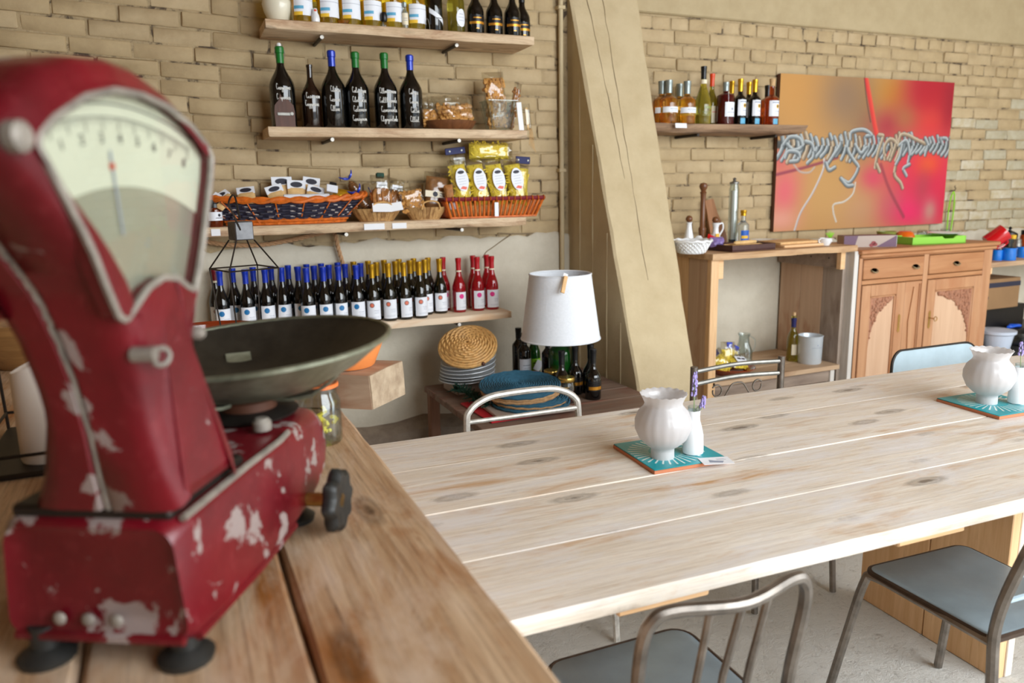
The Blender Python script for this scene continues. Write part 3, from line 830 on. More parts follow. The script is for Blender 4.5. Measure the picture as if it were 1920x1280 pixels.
magnum('tall black swing-top bottle with white handwriting and green neck, far left', 522.7, 88, 534, 237, 3.935, .060, 'cap_green', words=3, seed=1, swing=True)
magnum('short slim brown bottle with white handwriting and no capsule', 576, 121, 587, 237, 3.93, .046, None, 'bottle_brown', 2, 2)
magnum('magnum bottle with blue capsule beside the short brown bottle', 621.5, 95.5, 629, 238, 3.93, .0595, 'cap_blue', words=3, seed=3)
magnum('left one of the two green-capped magnum bottles without a swing top', 667, 98.4, 672.6, 238, 3.93, .0595, 'cap_green', words=4, seed=4)
magnum('right one of the two green-capped magnum bottles without a swing top', 721.3, 100, 726, 238, 3.93, .0595, 'cap_green', words=4, seed=5)
magnum('magnum bottle with blue capsule nearest the bowl of cracker bags', 771, 104, 773, 239, 3.93, .0585, 'cap_blue', words=4, seed=6)
# wooden truffle cutter in front of the first bottle
p = at(536, 236, 3.866)
t = thing('truffle_cutter', 'dark wooden hand cutter with a metal blade leaning before the swing-top bottle', 'cutter', (p.x, 3.862, Z2), 0, rot=(radians(-6), 0, 0))
out = [(-.045, 0), (.045, 0), (.047, .07), (.043, .10), (.022, .125), (.016, .145), (.014, .20), (.008, .212), (-.008, .212), (-.014, .20), (-.016, .145), (-.022, .125), (-.043, .10), (-.047, .07)]
MB().prism(out, 0, .012, 'y').build('paddle', M['cutter_wood'], t)
b = MB(); b.box(-.034, .03, -.003, 0, .052, .066, .001); b.build('blade', M['metal_steel'], t)
b = MB(); b.tube([(.032, 0, .060), (.032, -.008, .060)], .008, 10); b.build('screw', M['metal_steel'], t)

def blobs(b, n, fn, r, seed, seg=5, rings=4, mi=None):
    q = random.Random(seed)
    for _ in range(n):
        p = fn(q); rr = r * q.uniform(.75, 1.2); b.ball(p, rr, seg, rings, mi, (q.uniform(.8, 1.3), q.uniform(.8, 1.2), q.uniform(.8, 1.2)))
# bowl of cracker bags
p = at(846, 240, 3.96)
t = thing('wooden_bowl', 'dark brown shallow wooden bowl holding cracker bags on the second shelf', 'bowl', (p.x, 3.965, Z2))
MB().shell([(0, .002), (.10, 0), (.118, .012), (.142, .048), (.138, .050), (.112, .016), (0, .012)], 28, sy=.7).build('bowl_body', M['walnut'], t)
def cracker_bag(label, loc, w, h, d, rot, n, seed, grp, cm='cracker', r=.011, tall=1.0, flap=.06):
    t = thing('cracker_bag', label, 'bag', loc, 0, grp, rot)
    b = MB(); q = random.Random(seed)
    def fn(k):
        u = k.uniform(-.46, .46); v = k.uniform(.04, .98); th = (1 - abs(2 * u) ** 3) ** .5 * (1 - abs(2 * v - 1) ** 4) ** .5
        return (u * w, (-1 if k.random() < .75 else 1) * th * d * .42, v * h * tall)
    blobs(b, n, fn, r, seed)
    b.pillow(w * .9, h * tall, d * .8, 8, 8); o = b.build('crackers', M[cm], t); o['kind'] = 'stuff'
    b = MB(); b.pillow(w * 1.08, h + flap, d * 1.12, 10, 14, lump=.18, seed=seed, px=4); b.build('wrapper', M['cellophane'], t)
    return t
cracker_bag('large clear bag of round crackers lying in the dark wooden bowl', (p.x + .02, 3.955, Z2 + .03), .21, .105, .10, (radians(-18), 0, 0), 150, 3, 'cracker bags on the second shelf', flap=.05)
cracker_bag('small clear bag of crackers at the left end of the dark wooden bowl', (p.x - .105, 3.985, Z2 + .035), .09, .07, .07, (radians(-10), radians(-14), 0), 50, 4, 'cracker bags on the second shelf', flap=.07)
# glass jar with tall bags
p = at(936, 240, 3.95)
t = thing('glass_vase', 'clear square flared glass vase holding tall bags of crackers', 'vase', (p.x, 3.95, Z2))
loops = [[(x * k, y * k * .8, z) for x, y in rrect(2, 2, .3, 3)] for k, z in ((.055, 0), (.058, .01), (.085, .155), (.082, .155), (.054, .014))]
MB().loft(loops).build('vase_body', M['glass_grey'], t)
b = MB(); b.tube([(.068 * x, .068 * .8 * y, .155) for x, y in [(-1.25, -1.25), (1.25, -1.25), (1.25, 1.25), (-1.25, 1.25)]], .0035, 6, closed=True)
for sx in (-1, 1):
    for sy in (-1, 1): b.tube([(sx * .055, sy * .044, .004), (sx * .084, sy * .067, .155)], .003, 6)
b.build('rim', M['glass'], t)
cracker_bag('tall clear bag of crackers standing upright in the glass vase', (p.x - .012, 3.935, Z2 + .012), .115, .265, .06, (radians(-4), radians(-4), 0), 190, 5, 'cracker bags on the second shelf', r=.0105, flap=.03)
cracker_bag('thin bag of breadsticks behind the tall cracker bag in the vase', (p.x + .066, 3.965, Z2 + .014), .04, .22, .03, (0, radians(14), 0), 50, 6, 'cracker bags on the second shelf', 'biscuit', r=.009, flap=.03)
p = at(978, 241, 3.87)
b = MB(); b.box(-.014, .014, 0, .003, 0, .145)
single('price_strip', b, M['paper_white'], 'narrow white card standing beside the glass vase', 'card', (p.x, 3.868, Z2), rot=(0, radians(-6), 0))
p = at(991, 241, 3.875)
t = thing('wrapped_gift', 'slim clear packet tied with yellow raffia at the right shelf end', 'packet', (p.x, 3.88, Z2), 0, rot=(0, radians(-5), 0))
b = MB(); b.pillow(.045, .14, .02, 6, 8); b.build('wrapper', M['cellophane'], t)
b = MB(); b.box(-.006, .006, -.003, .003, .003, .12); b.build('contents', M['breadstick'], t)
b = MB()
for k in range(5): b.tube(bez([(.0, -.012, .01), (.004 * (k - 2), -.034, .0), (.006 * (k - 2), -.034, -.04 - .012 * k), (.009 * (k - 2), -.036, -.08 - .01 * k)], 5), .0012, 4)
b.build('raffia_tie', M['wicker_tan'], t)

# ---- top shelf
def lemonlab(b, r): wrap(b, r + .0008, .028, .118, -1.0, 1.0, 12)
proto('lemon', .33, .052, .205, .245, .015, 'lemon', (.30, .33, .001, 'cap_grey'), 'cap',
      [('label', lemonlab, ['label_white'], [('print', lambda b, r: (wrap(b, r + .0012, .056, .070, -1.0, -.1, 6, 0), wrap(b, r + .0012, .028, .044, -1.0, -.2, 6, 1), wrap(b, r + .0012, .095, .0966, -1.0, 1.0, 8, 2)), ['lemon_print_blue', 'lemon_print_yellow', 'ink_grey'])])])
pos = [(567, 34), (616, 39), (657, 44), (697, 49), (738, 53), (780, 57)]
for i, (x, y) in enumerate(pos):
    p = at(x, y, 3.915); place('lemon', 'lemon_liqueur_bottle', 'yellow liqueur bottle with white label, ' + ORD[i] + ' from the left in the front row', 'bottle', (p.x, 3.915, Z1), .1, 'yellow liqueur bottles on the top shelf')
for i, x in enumerate((595, 640, 680, 720, 762)):
    p = at(x, 40, 4.04); place('lemon', 'lemon_liqueur_bottle', 'yellow liqueur bottle, ' + ORD[i] + ' from the left in the back row', 'bottle', (p.x, 4.04, Z1), .1, 'yellow liqueur bottles on the top shelf')
p = at(523, 33, 3.95)
MBp = MB().shell([(0, .003), (.040, 0), (.046, .006), (.066, .05), (.0735, .085), (.066, .11), (.058, .118), (.064, .15), (.059, .15), (.052, .118), (.06, .10), (.062, .06), (0, .012)], 28)
single('ceramic_pot', MBp, M['cream_ceramic'], 'round cream ceramic pot at the left end of the top shelf', 'pot', (p.x, 3.955, Z1))
p = at(592, 39, 3.862)
t = thing('chick_figurine', 'small white bird-like figurine with an orange face on the top shelf', 'figurine', (p.x, 3.866, Z1))
MB().lathe([(0, 0), (.019, 0), (.021, .012), (.018, .03), (.012, .042), (.0115, .05), (.009, .06), (0, .063)], 14).build('body', M['white_ceramic'], t)
b = MB(); b.ball((0, -.006, .050), .0085, 8, 6, sc=(1, .8, .9)); b.build('face', M['cap_orange'], t)
p = at(645, 42, 3.862)
single('amber_dish', MB().shell([(0, .002), (.018, 0), (.026, .018), (.023, .018), (.016, .004), (0, .004)], 16, sx=1.2), M['amber'], 'tiny amber glass dish in front of the third yellow bottle', 'dish', (p.x, 3.875, Z1))
p = at(721, 49, 3.862)
t = thing('bottle_stopper', 'glass bottle stopper with a black domed top on the top shelf', 'stopper', (p.x, 3.866, Z1))
MB().lathe([(0, 0), (.012, 0), (.014, .01), (.009, .02), (.009, .026), (0, .026)], 12).build('glass_foot', M['glass_grey'], t)
MB().lathe([(.013, .024), (.0165, .03), (.0165, .055), (.012, .066), (0, .069)], 14).build('top', M['cap_black'], t)
proto('mini', .12, .016, .07, .09, .008, 'clear_water', (.1, .12, .001, 'cap_grey'), 'cap', [('label', lambda b, r: wrap(b, r + .0006, .015, .07, -1.3, 1.3, 8), ['label_cream'], [('lettering', lambda b, r: text_lines(b, r + .001, [(.045, -.6, .6, .002), (.035, -.6, .6, .002)]), ['ink_grey'])])])
p = at(759, 52, 3.88); place('mini', 'small_bottle', 'miniature bottle with cream label squeezed between two yellow bottles', 'bottle', (p.x, 3.872, Z1))
def sash(b, r):
    v = []; f = []; n = 8
    for i in range(n + 1):
        a = -pi / 2 - 1.1 + 2.2 * i / n; z = .10 - .06 * i / n; rr = r + .0008
        v += [(rr * cos(a), rr * sin(a), z - .012), (rr * cos(a), rr * sin(a), z + .012)]
    for i in range(n): f.append((2 * i, 2 * i + 2, 2 * i + 3, 2 * i + 1))
    b.add(v, f)
proto('sash', .31, .043, .16, .22, .014, 'bottle_black', (.22, .31, .001, 'cap_black'), 'capsule', [('label', sash, ['label_white'], [('lettering', lambda b, r: text_lines(b, r + .0014, [(.062, -.3, .5, .003)]), ['ink_dark'])])])
p = at(815, 58, 3.92); place('sash', 'sparkling_wine_bottle', 'black bottle with a slanting white label sash on the top shelf', 'bottle', (p.x, 3.92, Z1), .2)
t = thing('wire_peg', 'small bent silver wire in front of the black sash bottle', 'wire', (at(802, 57, 3.865).x, 3.866, Z1))
b = MB(); b.tube(bez([(-.012, 0, .002), (-.009, 0, .03), (-.004, 0, .05), (.003, 0, .05), (.009, 0, .03), (.012, 0, .002)], 5), .0014, 5); b.build('wire', M['metal_steel'], t)
proto('oval', .31, .045, .15, .23, .014, 'yellow_green_wine', (.23, .31, .001, 'cap_gold'), 'capsule', [('label', lambda b, r: dot_on(b, r + .0008, .072, .35, .029, 18, sy=1.5), ['label_white'], [('lettering', lambda b, r: text_lines(b, r + .0013, [(.09, .05, .6, .002), (.075, -.05, .75, .0015), (.06, 0, .7, .0015)]), ['ink_grey'])])])
p = at(855, 60, 3.93); place('oval', 'white_wine_bottle', 'yellow-green wine bottle with an oval white label on the top shelf', 'bottle', (p.x, 3.925, Z1), 0)
def creamlab(b, r):
    wrap(b, r + .0008, .058, .095, -1.0, 1.0, 10, 0)
def creamband(b, r): wrap(b, r + .0013, .050, .062, -1.0, 1.0, 10, 0); text_lines(b, r + .0014, [(.08, -.5, .5, .005), (.028, -.18, .18, .004)], 1)
proto('cream', .27, .044, .115, .19, .016, 'bottle_black', (.20, .27, .001, 'cap_black'), 'capsule', [('label', creamlab, ['cap_black'], [('gold_print', creamband, ['gold_band', 'gold_band'])])])
for i, (x, Y, lab) in enumerate([(892, 3.925, 'black cream-liqueur bottle with gold band, left one of three on the top shelf'), (927, 3.93, 'black cream-liqueur bottle with gold band, middle one of three on the top shelf'), (961, 3.925, 'black cream-liqueur bottle with gold band, front right on the top shelf'), (979, 4.01, 'black cream-liqueur bottle half hidden behind the front right one')]):
    p = at(x, 60, Y); place('cream', 'cream_liqueur_bottle', lab, 'bottle', (p.x, Y, Z1), -.1, 'gold-banded black bottles on the top shelf')

# ---- third shelf: baskets and packets
p = at(404, 418, 3.90)
proto('jar_s', .125, .035, .08, .095, .027, 'amber_dark', (.09, .125, .003, 'cap_black'), 'lid', [('label', lambda b, r: wrap(b, r + .0007, .03, .07, -1.5, 1.5, 12), ['label_white'], [('lettering', lambda b, r: (dot_on(b, r + .0012, .055, .1, .007), text_lines(b, r + .0012, [(.042, -.4, .5, .003)])), ['ink_dark'])])])
place('jar_s', 'preserve_jar', 'small jar with white label beside the big navy wicker basket', 'jar', (p.x, 3.93, Z3), .5)
# big oval basket
p = at(541, 420, 3.95)
BX, BY = p.x, 3.975
t = thing('oval_wicker_basket', 'large oval wicker basket woven in navy and orange with a thick orange rim', 'basket', (BX, BY, Z3))
A0, A1, HB = .275, .395, .125
def bw(f): return A0 + (A1 - A0) * f
def ring(b, z, rad, ph, amp, r, n=76, ky=.34, lift=0):
    pts = []
    for i in range(n):
        a = 2 * pi * i / n; q = rad + amp * (1 if (i + ph) % 2 else -1)
        pts.append((q * cos(a), (q - rad + rad * ky) * sin(a), z + lift * abs(cos(a)) ** 3))
    b.tube(pts, r, 5, closed=True)
b = MB()
for k in range(2): ring(b, .010 + .014 * k, bw(.05 + .1 * k), k, .005, .0085, 60)
b.build('orange_foot_weave', M['wicker_orange'], t)
b = MB()
for k in range(6): ring(b, .034 + .0125 * k, bw(.25 + .09 * k), k, .0065, .0075, 60, lift=.012 * k / 5)
b.build('navy_weave', M['wicker_navy'], t)
b = MB()
for k in range(5):
    for i in range(k % 2, 60, 3):
        a = 2 * pi * i / 60; q = bw(.29 + .09 * k) + .010; a2 = a + .07
        b.tube([(q * cos(a), q * .34 * sin(a) * 1.0, .040 + .0125 * k), (q * cos((a + a2) / 2) * 1.003, q * .345 * sin((a + a2) / 2), .041 + .0125 * k), (q * cos(a2), q * .34 * sin(a2), .040 + .0125 * k)], .0022, 4)
o = b.build('white_flecks', M['wicker_white'], t); o['kind'] = 'stuff'
b = MB()
for i in range(18):
    a = 2 * pi * i / 18
    b.tube([(bw(f) * 1.018 * cos(a), bw(f) * .352 * sin(a), .008 + f * .11) for f in (0, .35, .65, 1.0)], .0032, 5)
o = b.build('stakes', M['wicker_orange'], t); o['kind'] = 'stuff'
b = MB()
for s in (0, 1):
    pts = []
    for i in range(100):
        a = 2 * pi * i / 100; tw = a * 14 + s * pi
        q = bw(1.0) + .008 * cos(tw); pts.append((q * cos(a), q * .34 * sin(a), .118 + .009 * sin(tw) + .022 * abs(cos(a)) ** 3))
    b.tube(pts, .0105, 6, closed=True)
b.build('rim', M['wicker_orange'], t)
b = MB(); b.lathe([(0, 0), (.26, 0), (.28, .01), (0, .012)], 28, sy=.34); b.build('bottom', M['wicker_orange'], t)
# seed packets in the basket
def packet(label, x, y, Y, w, h, rz, tilt, roll, grp='seed packets in the navy wicker basket'):
    c = at(x, y, Y)
    t = thing('seed_packet', label, 'packet', (c.x, Y, c.z - h * .5), 0, grp, (tilt, roll, rz))
    b = MB(); b.pillow(w * .96, h * .72, .018, 6, 6, px=5); b.build('sachet', M['breadstick'], t)
    b = MB(); b.box(-w / 2, w / 2, -.0045, -.001, h * .6, h, .001); fl = b.build('header_card', M['label_white'], t)
    v = [(0, -.0052, h * .8)] + [(w * .33 * cos(2 * pi * k / 14), -.0052, h * .8 + h * .13 * sin(2 * pi * k / 14)) for k in range(14)]
    b = MB(); b.add(v, [(0, 1 + k, 1 + (k + 1) % 14) for k in range(14)]); b.build('emblem', M['ink_dark'], fl)
for a in [('flat seed packet lying at the far left end of the navy basket', 431, 362, 3.93, .085, .10, .3, -1.0, -.5), ('seed packet with dark oval just right of the leftmost packets', 463, 361, 3.96, .085, .11, -.1, -.75, -.1), ('seed packet with grey oval tucked low at the basket left end', 424, 368, 3.90, .07, .09, .5, -.9, -.7),
          ('tallest cream seed packet in the upper middle of the navy basket', 530, 353, 4.02, .10, .12, 0, -.25, 0), ('seed packet in front of the two tall middle packets', 524, 363, 3.95, .085, .10, .1, -.4, -.25), ('seed packet third from the right in the middle cluster', 556, 358, 3.99, .09, .115, 0, -.3, .05),
          ('seed packet standing highest on the right of the cluster', 580, 352, 4.03, .085, .115, -.1, -.3, .15), ('seed packet leaning to the right below the highest right packet', 585, 364, 3.96, .085, .10, -.1, -.4, .3)]:
    packet(*a)
for i, (x, y, Y, w, lab) in enumerate([(548, 371, 3.89, .085, 'white wrapped roll, left one of the three low in the basket'), (573, 371, 3.89, .07, 'white wrapped roll, middle one of the three low in the basket'), (600, 370, 3.90, .095, 'white wrapped roll, right one of the three low in the basket')]):
    c = at(x, y, Y); t = thing('wrapped_roll', lab, 'packet', (c.x, Y, c.z), 0, 'white rolls in the navy wicker basket')
    b = MB(); b.M = xf((0, 0, 0), (0, pi / 2, 0)); b.lathe([(0, -w / 2), (.017, -w / 2 + .002), (.0185, -w / 2 + .008), (.0185, w / 2 - .008), (.017, w / 2 - .002), (0, w / 2)], 14); b.build('paper_wrap', M['label_white'], t)
    b = MB(); b.M = xf((0, 0, 0), (0, pi / 2, 0)); wrap(b, .0190, -w * .3, w * .3, 1.2, 2.2, 5); b.build('lettering', M['ink_grey'], t)
c = at(640, 364, 3.96); t = thing('biscuit_packet', 'orange biscuit packet with a black clip at the right end of the navy basket', 'packet', (c.x, 3.95, c.z - .03), 0, rot=(-.5, .2, 0))
b = MB(); b.pillow(.095, .06, .05, 8, 8, lump=.1); b.build('biscuits', M['cap_gold'], t)
b = MB(); b.box(-.085, -.03, -.03, -.022, .02, .06, .001); b.build('paper_tag', M['label_white'], t)
b = MB(); b.box(-.07, -.035, -.026, -.012, .06, .08, .002); b.build('clip', M['black_plastic'], t)

def slat_basket(label, px, Y, w, grp):
    p = at(px, 412, Y); t = thing('wood_slat_basket', label, 'basket', (p.x, Y, Z3), 0, grp)
    n = 30
    for i in range(n):
        a = 2 * pi * i / n; a2 = 2 * pi * (i + .93) / n; b = MB()
        f = lambda k, aa, o: (w * k * cos(aa) * o, w * k * .62 * sin(aa) * o, 0)
        v = []
        for k, z in ((.66, .004), (.84, .035), (1.0, .066)):
            for o in (1.0, .955):
                for aa in (a, a2): q = f(k, aa, o); v.append((q[0], q[1], z))
        fs = [(0, 1, 5, 4), (4, 5, 9, 8), (2, 6, 7, 3), (6, 10, 11, 7), (8, 9, 11, 10), (0, 4, 6, 2), (4, 8, 10, 6), (1, 3, 7, 5), (5, 7, 11, 9), (0, 2, 3, 1)]
        b.add(v, fs); b.build('slat', M['basket_slats'], t)
    b = MB(); b.lathe([(0, 0), (w * .66, 0), (w * .66, .006), (0, .006)], 24, sy=.62); b.build('bottom', M['basket_slats'], t)
    b = MB(); h0 = w * .42
    b.tube(bez([(-h0 + w * .1, -w * .6, .055), (-h0 * .75 + w * .1, -w * .63, .088), (w * .1, -w * .64, .098), (h0 * .75 + w * .1, -w * .63, .088), (h0 + w * .1, -w * .6, .055)], 6), .0042, 6)
    b.build('handle', M['wicker_tan'], t)
    return t
slat_basket('small wood-slat basket full of twisted biscuit bags, left of two', 706, 3.945, .135, 'small slat baskets')
slat_basket('small wood-slat basket holding a cracker bag and loaf, right of two', 797, 3.945, .122, 'small slat baskets')
def twist(b, c, w, h, seed, n=9, r=.008):
    q = random.Random(seed)
    for i in range(n):
        a = -.7 + 1.4 * i / (n - 1); x = c[0] + w * .5 * sin(a); y = c[1] - .03 * cos(a) + q.uniform(-.006, .006)
        b.tube(bez([(x * .6 + c[0] * .4, y + .012, c[2] + h), (x, y, c[2] + h * .75), (x * 1.05 - c[0] * .05, y - .004, c[2] + h * .4), (x * .96 + c[0] * .04, y, c[2])], 4), r * q.uniform(.8, 1.15), 6)
def biscuit_bag(label, px, py, Y, w, h, rot, seed, clip=None, card=None, grp='biscuit bags in the left slat basket'):
    c = at(px, py, Y); t = thing('biscuit_bag', label, 'bag', (c.x, Y, c.z), 0, grp, rot)
    b = MB(); twist(b, (0, 0, 0), w, h * .62, seed); b.pillow(w * .8, h * .6, .04, 6, 6); o = b.build('biscuits', M['biscuit'], t); o['kind'] = 'stuff'
    b = MB(); b.pillow(w * 1.1, h, .075, 10, 12, lump=.2, seed=seed, px=4, taper=.25); b.build('wrapper', M['cellophane'], t)
    if clip: b = MB(); b.box(-.02, .02, -.012, .012, h * .92, h * 1.06, .003); b.build('clip', M[clip], t)
    if card: b = MB(); b.box(-.028, .028, -.036, -.033, h * .62, h * .78, .001); cd = b.build('label_card', M['label_white'], t); b = MB(); b.box(-.02, .02, -.0365, -.0362, h * .68, h * .70); b.build('lettering', M['ink_grey'], cd)
biscuit_bag('tall clear bag of twisted biscuits with a green clip in the left slat basket', 715, 396, 3.93, .125, .185, (-.15, .05, 0), 1, 'pine_green', True)
biscuit_bag('clear biscuit bag behind the tall green-clipped bag', 736, 392, 4.0, .10, .16, (0, .2, 0), 2, None, True)
def ribbon(b, c, r, s):
    for a in (-.9, .8): b.tube(bez([c, (c[0] + s * sin(a), c[1] - .01, c[2] + s * .5), (c[0] + s * 1.7 * sin(a), c[1], c[2] + s * 1.1)], 5), [r, r * 1.6, r * 1.9, r * 2, r * 1.8, r * 1.5, r * 1.3, r * 1.1, r, r * .8, r * .5], 5)
def tied_loaf(label, x0, y0, x1, y1, Y, r, seed):
    a = at(x0, y0, Y); c = at(x1, y1, Y); d = (c - a); L = d.length
    t = thing('tied_loaf', label, 'bread', tuple(a), 0, 'ribbon-tied loaves by the left slat basket', (0, atan2(d.x, d.z), 0))
    b = MB(); n = 18; b.shell([(.001, 0)] + [(r * (sin(pi * min(1, (i + .6) / n)) ** .5) * (1 + .13 * (-1) ** i), L * .85 * i / n) for i in range(1, n)] + [(.001, L * .86)], 12); b.build('loaf', M['bread'], t)
    b = MB(); b.shell([(r * 1.05, 0), (r * 1.12, L * .3), (r * 1.05, L * .7), (r * .3, L * .95), (r * .7, L * 1.12)], 12); b.build('wrapper', M['cellophane'], t)
    b = MB(); ribbon(b, (0, -.008, L * .95), .004, .03); b.build('ribbon', M['cap_blue'], t)
tied_loaf('ribbed loaf with a blue ribbon leaning high against the wall', 672, 366, 652, 334, 4.05, .026, 1)
tied_loaf('ribbed loaf with a blue ribbon low at the left of the slat basket', 690, 394, 668, 360, 3.96, .026, 2)
tied_loaf('dark small loaf with a blue ribbon behind the navy basket end', 690, 396, 700, 366, 3.99, .02, 3)
for i, (x, y, rz, lab) in enumerate([(715, 389, .1, 'white card propped in the left slat basket, in front of the biscuits'), (741, 387, -.5, 'small tilted white card at the right rim of the left slat basket')]):
    c = at(x, y, 3.875); b = MB(); b.box(-.05 + .018 * i, .05 - .018 * i, 0, .002, -.022, .022); single('paper_card', b, M['paper_white'], lab, 'card', (c.x, 3.853, c.z), rot=(-.35, rz * .3, 0))
c = at(776, 395, 3.93); cracker_bag('square clear bag of small crackers in the right slat basket', (c.x, 3.93, Z3 + .04), .12, .115, .05, (-.12, -.12, 0), 150, 9, None, r=.0085, flap=.02)
c = at(818, 392, 3.98)
t = thing('round_loaf', 'large oval brown loaf with a cream paper band in the right slat basket', 'bread', (c.x, 3.985, Z3 + .035), 0, rot=(-.12, .12, 0))
b = MB(); b.pillow(.125, .19, .06, 14, 14, px=2.2); b.build('loaf', M['bread'], t)
b = MB(); b.pillow(.15, .215, .068, 12, 14, lump=.12, px=3); b.build('wrapper', M['cellophane'], t)
b = MB(); b.box(-.075, .075, -.036, -.0335, .075, .108); bd = b.build('paper_band', M['label_cream'], t)
b = MB(); b.add([(-.02, -.0368, .092)] + [(-.02 + .014 * cos(k * pi / 8), -.0368, .092 + .014 * sin(k * pi / 8)) for k in range(16)], [(0, 1 + k, 1 + (k + 1) % 16) for k in range(16)]); b.box(.005, .06, -.0366, -.0364, .094, .098); b.box(.005, .05, -.0366, -.0364, .084, .088); b.build('emblem', M['ink_dark'], bd)
c = at(852, 384, 3.93)
t = thing('herb_packet', 'small brown packet with white tag at the left end of the orange basket', 'packet', (c.x - .02, 3.93, Z3 + .05), 0, rot=(0, -.1, 0))
b = MB(); b.pillow(.05, .13, .04, 8, 10, lump=.1); b.build('bag', M['biscuit'], t)
b = MB(); b.box(-.015, .03, -.028, -.025, .0, .035); b.build('paper_tag', M['label_white'], t)
# orange slatted basket
p0 = at(846, 410, 3.90); p1 = at(1003, 408, 3.90); q0 = at(842, 374, 3.87); q1 = at(1027, 373, 3.87)
cx = (p0.x + p1.x) / 2; wb = (p1.x - p0.x) / 2; wt = (q1.x - q0.x) / 2; YB = 3.985; HO = q0.z - Z3
t = thing('rectangular_basket', 'bright orange slatted wicker basket with a burgundy rim under yellow pasta bags', 'basket', (cx, YB, Z3))
b = MB(); b.box(-wb, wb, -.085, .085, 0, .008, .002); b.build('bottom', M['wicker_orange'], t)
b = MB(); n = 22
for i in range(n):
    f = -1 + 2 * i / (n - 1)
    for sy in (-1, 1): b.tube([(f * wb, sy * .087, .002), (f * wt * .99, sy * .118, HO)], .0068, 6)
for i in range(1, 9):
    g = -1 + 2 * i / 9
    for sx in (-1, 1): b.tube([(sx * wb, g * .085, .002), (sx * wt, g * .115, HO)], .0045, 6)
o = b.build('slats', M['wicker_orange'], t); o['kind'] = 'stuff'
b = MB(); b.tube([(-wb, -.09, .006), (wb, -.09, .006), (wb, .09, .006), (-wb, .09, .006)], .006, 6, closed=True)
b.build('foot_rim', M['wicker_orange'], t)
b = MB(); b.tube([(-wt, -.118, HO), (wt, -.118, HO), (wt, .118, HO), (-wt, .118, HO)], .011, 8, closed=True); b.build('rim', M['wicker_burgundy'], t)
b = MB()
for i in range(17):
    f = -1 + 2 * i / 16
    for sy in (-1, 1): b.tube([(f * wt * .985 + .0135 * cos(a) * 0, sy * .118 + .0135 * cos(a), HO + .0135 * sin(a)) for a in [k * pi / 4 for k in range(8)]], .003, 4, closed=True)
o = b.build('rim_wraps', M['wicker_orange'], t); o['kind'] = 'stuff'
b = MB(); b.box(-.012, .010, -.128, -.125, HO * .08, HO * .8); o = b.build('hang_tag', M['label_white'], t)
b = MB(); b.pillow(wb * 1.9, HO * .8, .15, 8, 6); b.build('lining', M['wicker_tan'], t)
# yellow pasta bags
def pasta_strands(b, w, h, d, n, seed, r=.0028):
    q = random.Random(seed)
    for _ in range(n):
        u, v = q.uniform(-.42, .42), q.uniform(.08, .92); a = q.uniform(0, pi); L = q.uniform(.02, .045); pts = []
        for k in range(5):
            t_ = (k - 2) / 2; x = u * w + cos(a + t_ * .8) * L * t_ * .7; z = v * h + sin(a + t_ * .8) * L * t_ * .7
            uu = max(-.98, min(.98, 2 * x / w)); vv = max(-.98, min(.98, 2 * z / h - 1))
            th = (1 - abs(uu) ** 3) ** .5 * (1 - abs(vv) ** 3) ** .5; pts.append((x, -th * d / 2 - .001, z))
        b.tube(pts, r, 4)
def pasta_bag(label, c, w, h, d, rot, seed, tab=0, oval=True):
    t = thing('pasta_bag', label, 'bag', c, 0, 'yellow pasta bags in the orange basket', rot)
    b = MB(); b.pillow(w, h, d, 12, 14, lump=.06, seed=seed); pasta_strands(b, w, h, d, 90, seed); o = b.build('pasta', M['pasta'], t); o['kind'] = 'stuff'
    b = MB(); b.pillow(w * 1.04, h * 1.12, d * 1.12, 10, 14, lump=.1, seed=seed, px=4); b.build('wrapper', M['cellophane'], t)
    if oval:
        b = MB(); zc = h * .62; P = lambda k, s, sz: (s * cos(2 * pi * k / 24), -d * .56 - .004, zc + sz * sin(2 * pi * k / 24))
        b.add([(0, -d * .56 - .004, zc)] + [P(k, .036, .062) for k in range(24)], [(0, 1 + k, 1 + (k + 1) % 24) for k in range(24)]); lb = b.build('label', M['label_white'], t)
        b = MB(); b.add([(0, -d * .56 - .0046, zc + .040)] + [(.019 * cos(2 * pi * k / 18), -d * .56 - .0046, zc + .040 + .009 * sin(2 * pi * k / 18)) for k in range(18)], [(0, 1 + k, 1 + (k + 1) % 18) for k in range(18)])
        for j in range(4): b.box(-.022, .022 - .004 * (j % 2), -d * .56 - .0047, -d * .56 - .0045, zc + .018 - j * .014, zc + .0195 - j * .014, mi=1)
        b.add([(-.02, -d * .56 - .0046, zc - .046), (.012, -d * .56 - .0046, zc - .055), (.02, -d * .56 - .0046, zc - .042), (-.004, -d * .56 - .0046, zc - .034)], [(0, 1, 2, 3)], 2)
        b.build('lettering', [M['ink_dark'], M['ink_grey'], M['cap_orange']], lb)
    if tab:
        b = MB(); b.box(-.055 * abs(tab), .055 * abs(tab), -.034, -.026, h * 1.10, h * 1.10 + .040, .002); tb = b.build('blue_header', M['cap_navy'], t)
        b = MB()
        for s in (-.03, .03): b.tube([(s, -.034, h * 1.10 + .02), (s, -.037, h * 1.10 + .02)], .005, 8)
        b.build('stud', M['metal_steel'], tb)
    return t
bags = [(870, 'pasta bag with oval label, leftmost of the four standing in the orange basket'), (904, 'pasta bag with oval label, second from the left in the orange basket'), (938, 'pasta bag with oval label, third from the left in the orange basket'), (973, 'pasta bag with oval label, rightmost of the four standing in the orange basket')]
for i, (px, lab) in enumerate(bags):
    c = at(px, 376, 3.96); pasta_bag(lab, (c.x, 3.95 + .006 * (i % 2), Z3 + .055), .092, .235, .075, (radians(-9), radians(-7), 0), 20 + i)
c = at(919, 283, 4.0)
pasta_bag('pasta bag lying across the top of the four standing ones', (c.x - .118, 4.015, c.z), .085, .235, .085, (0, radians(90), radians(2)), 31, 0, False)
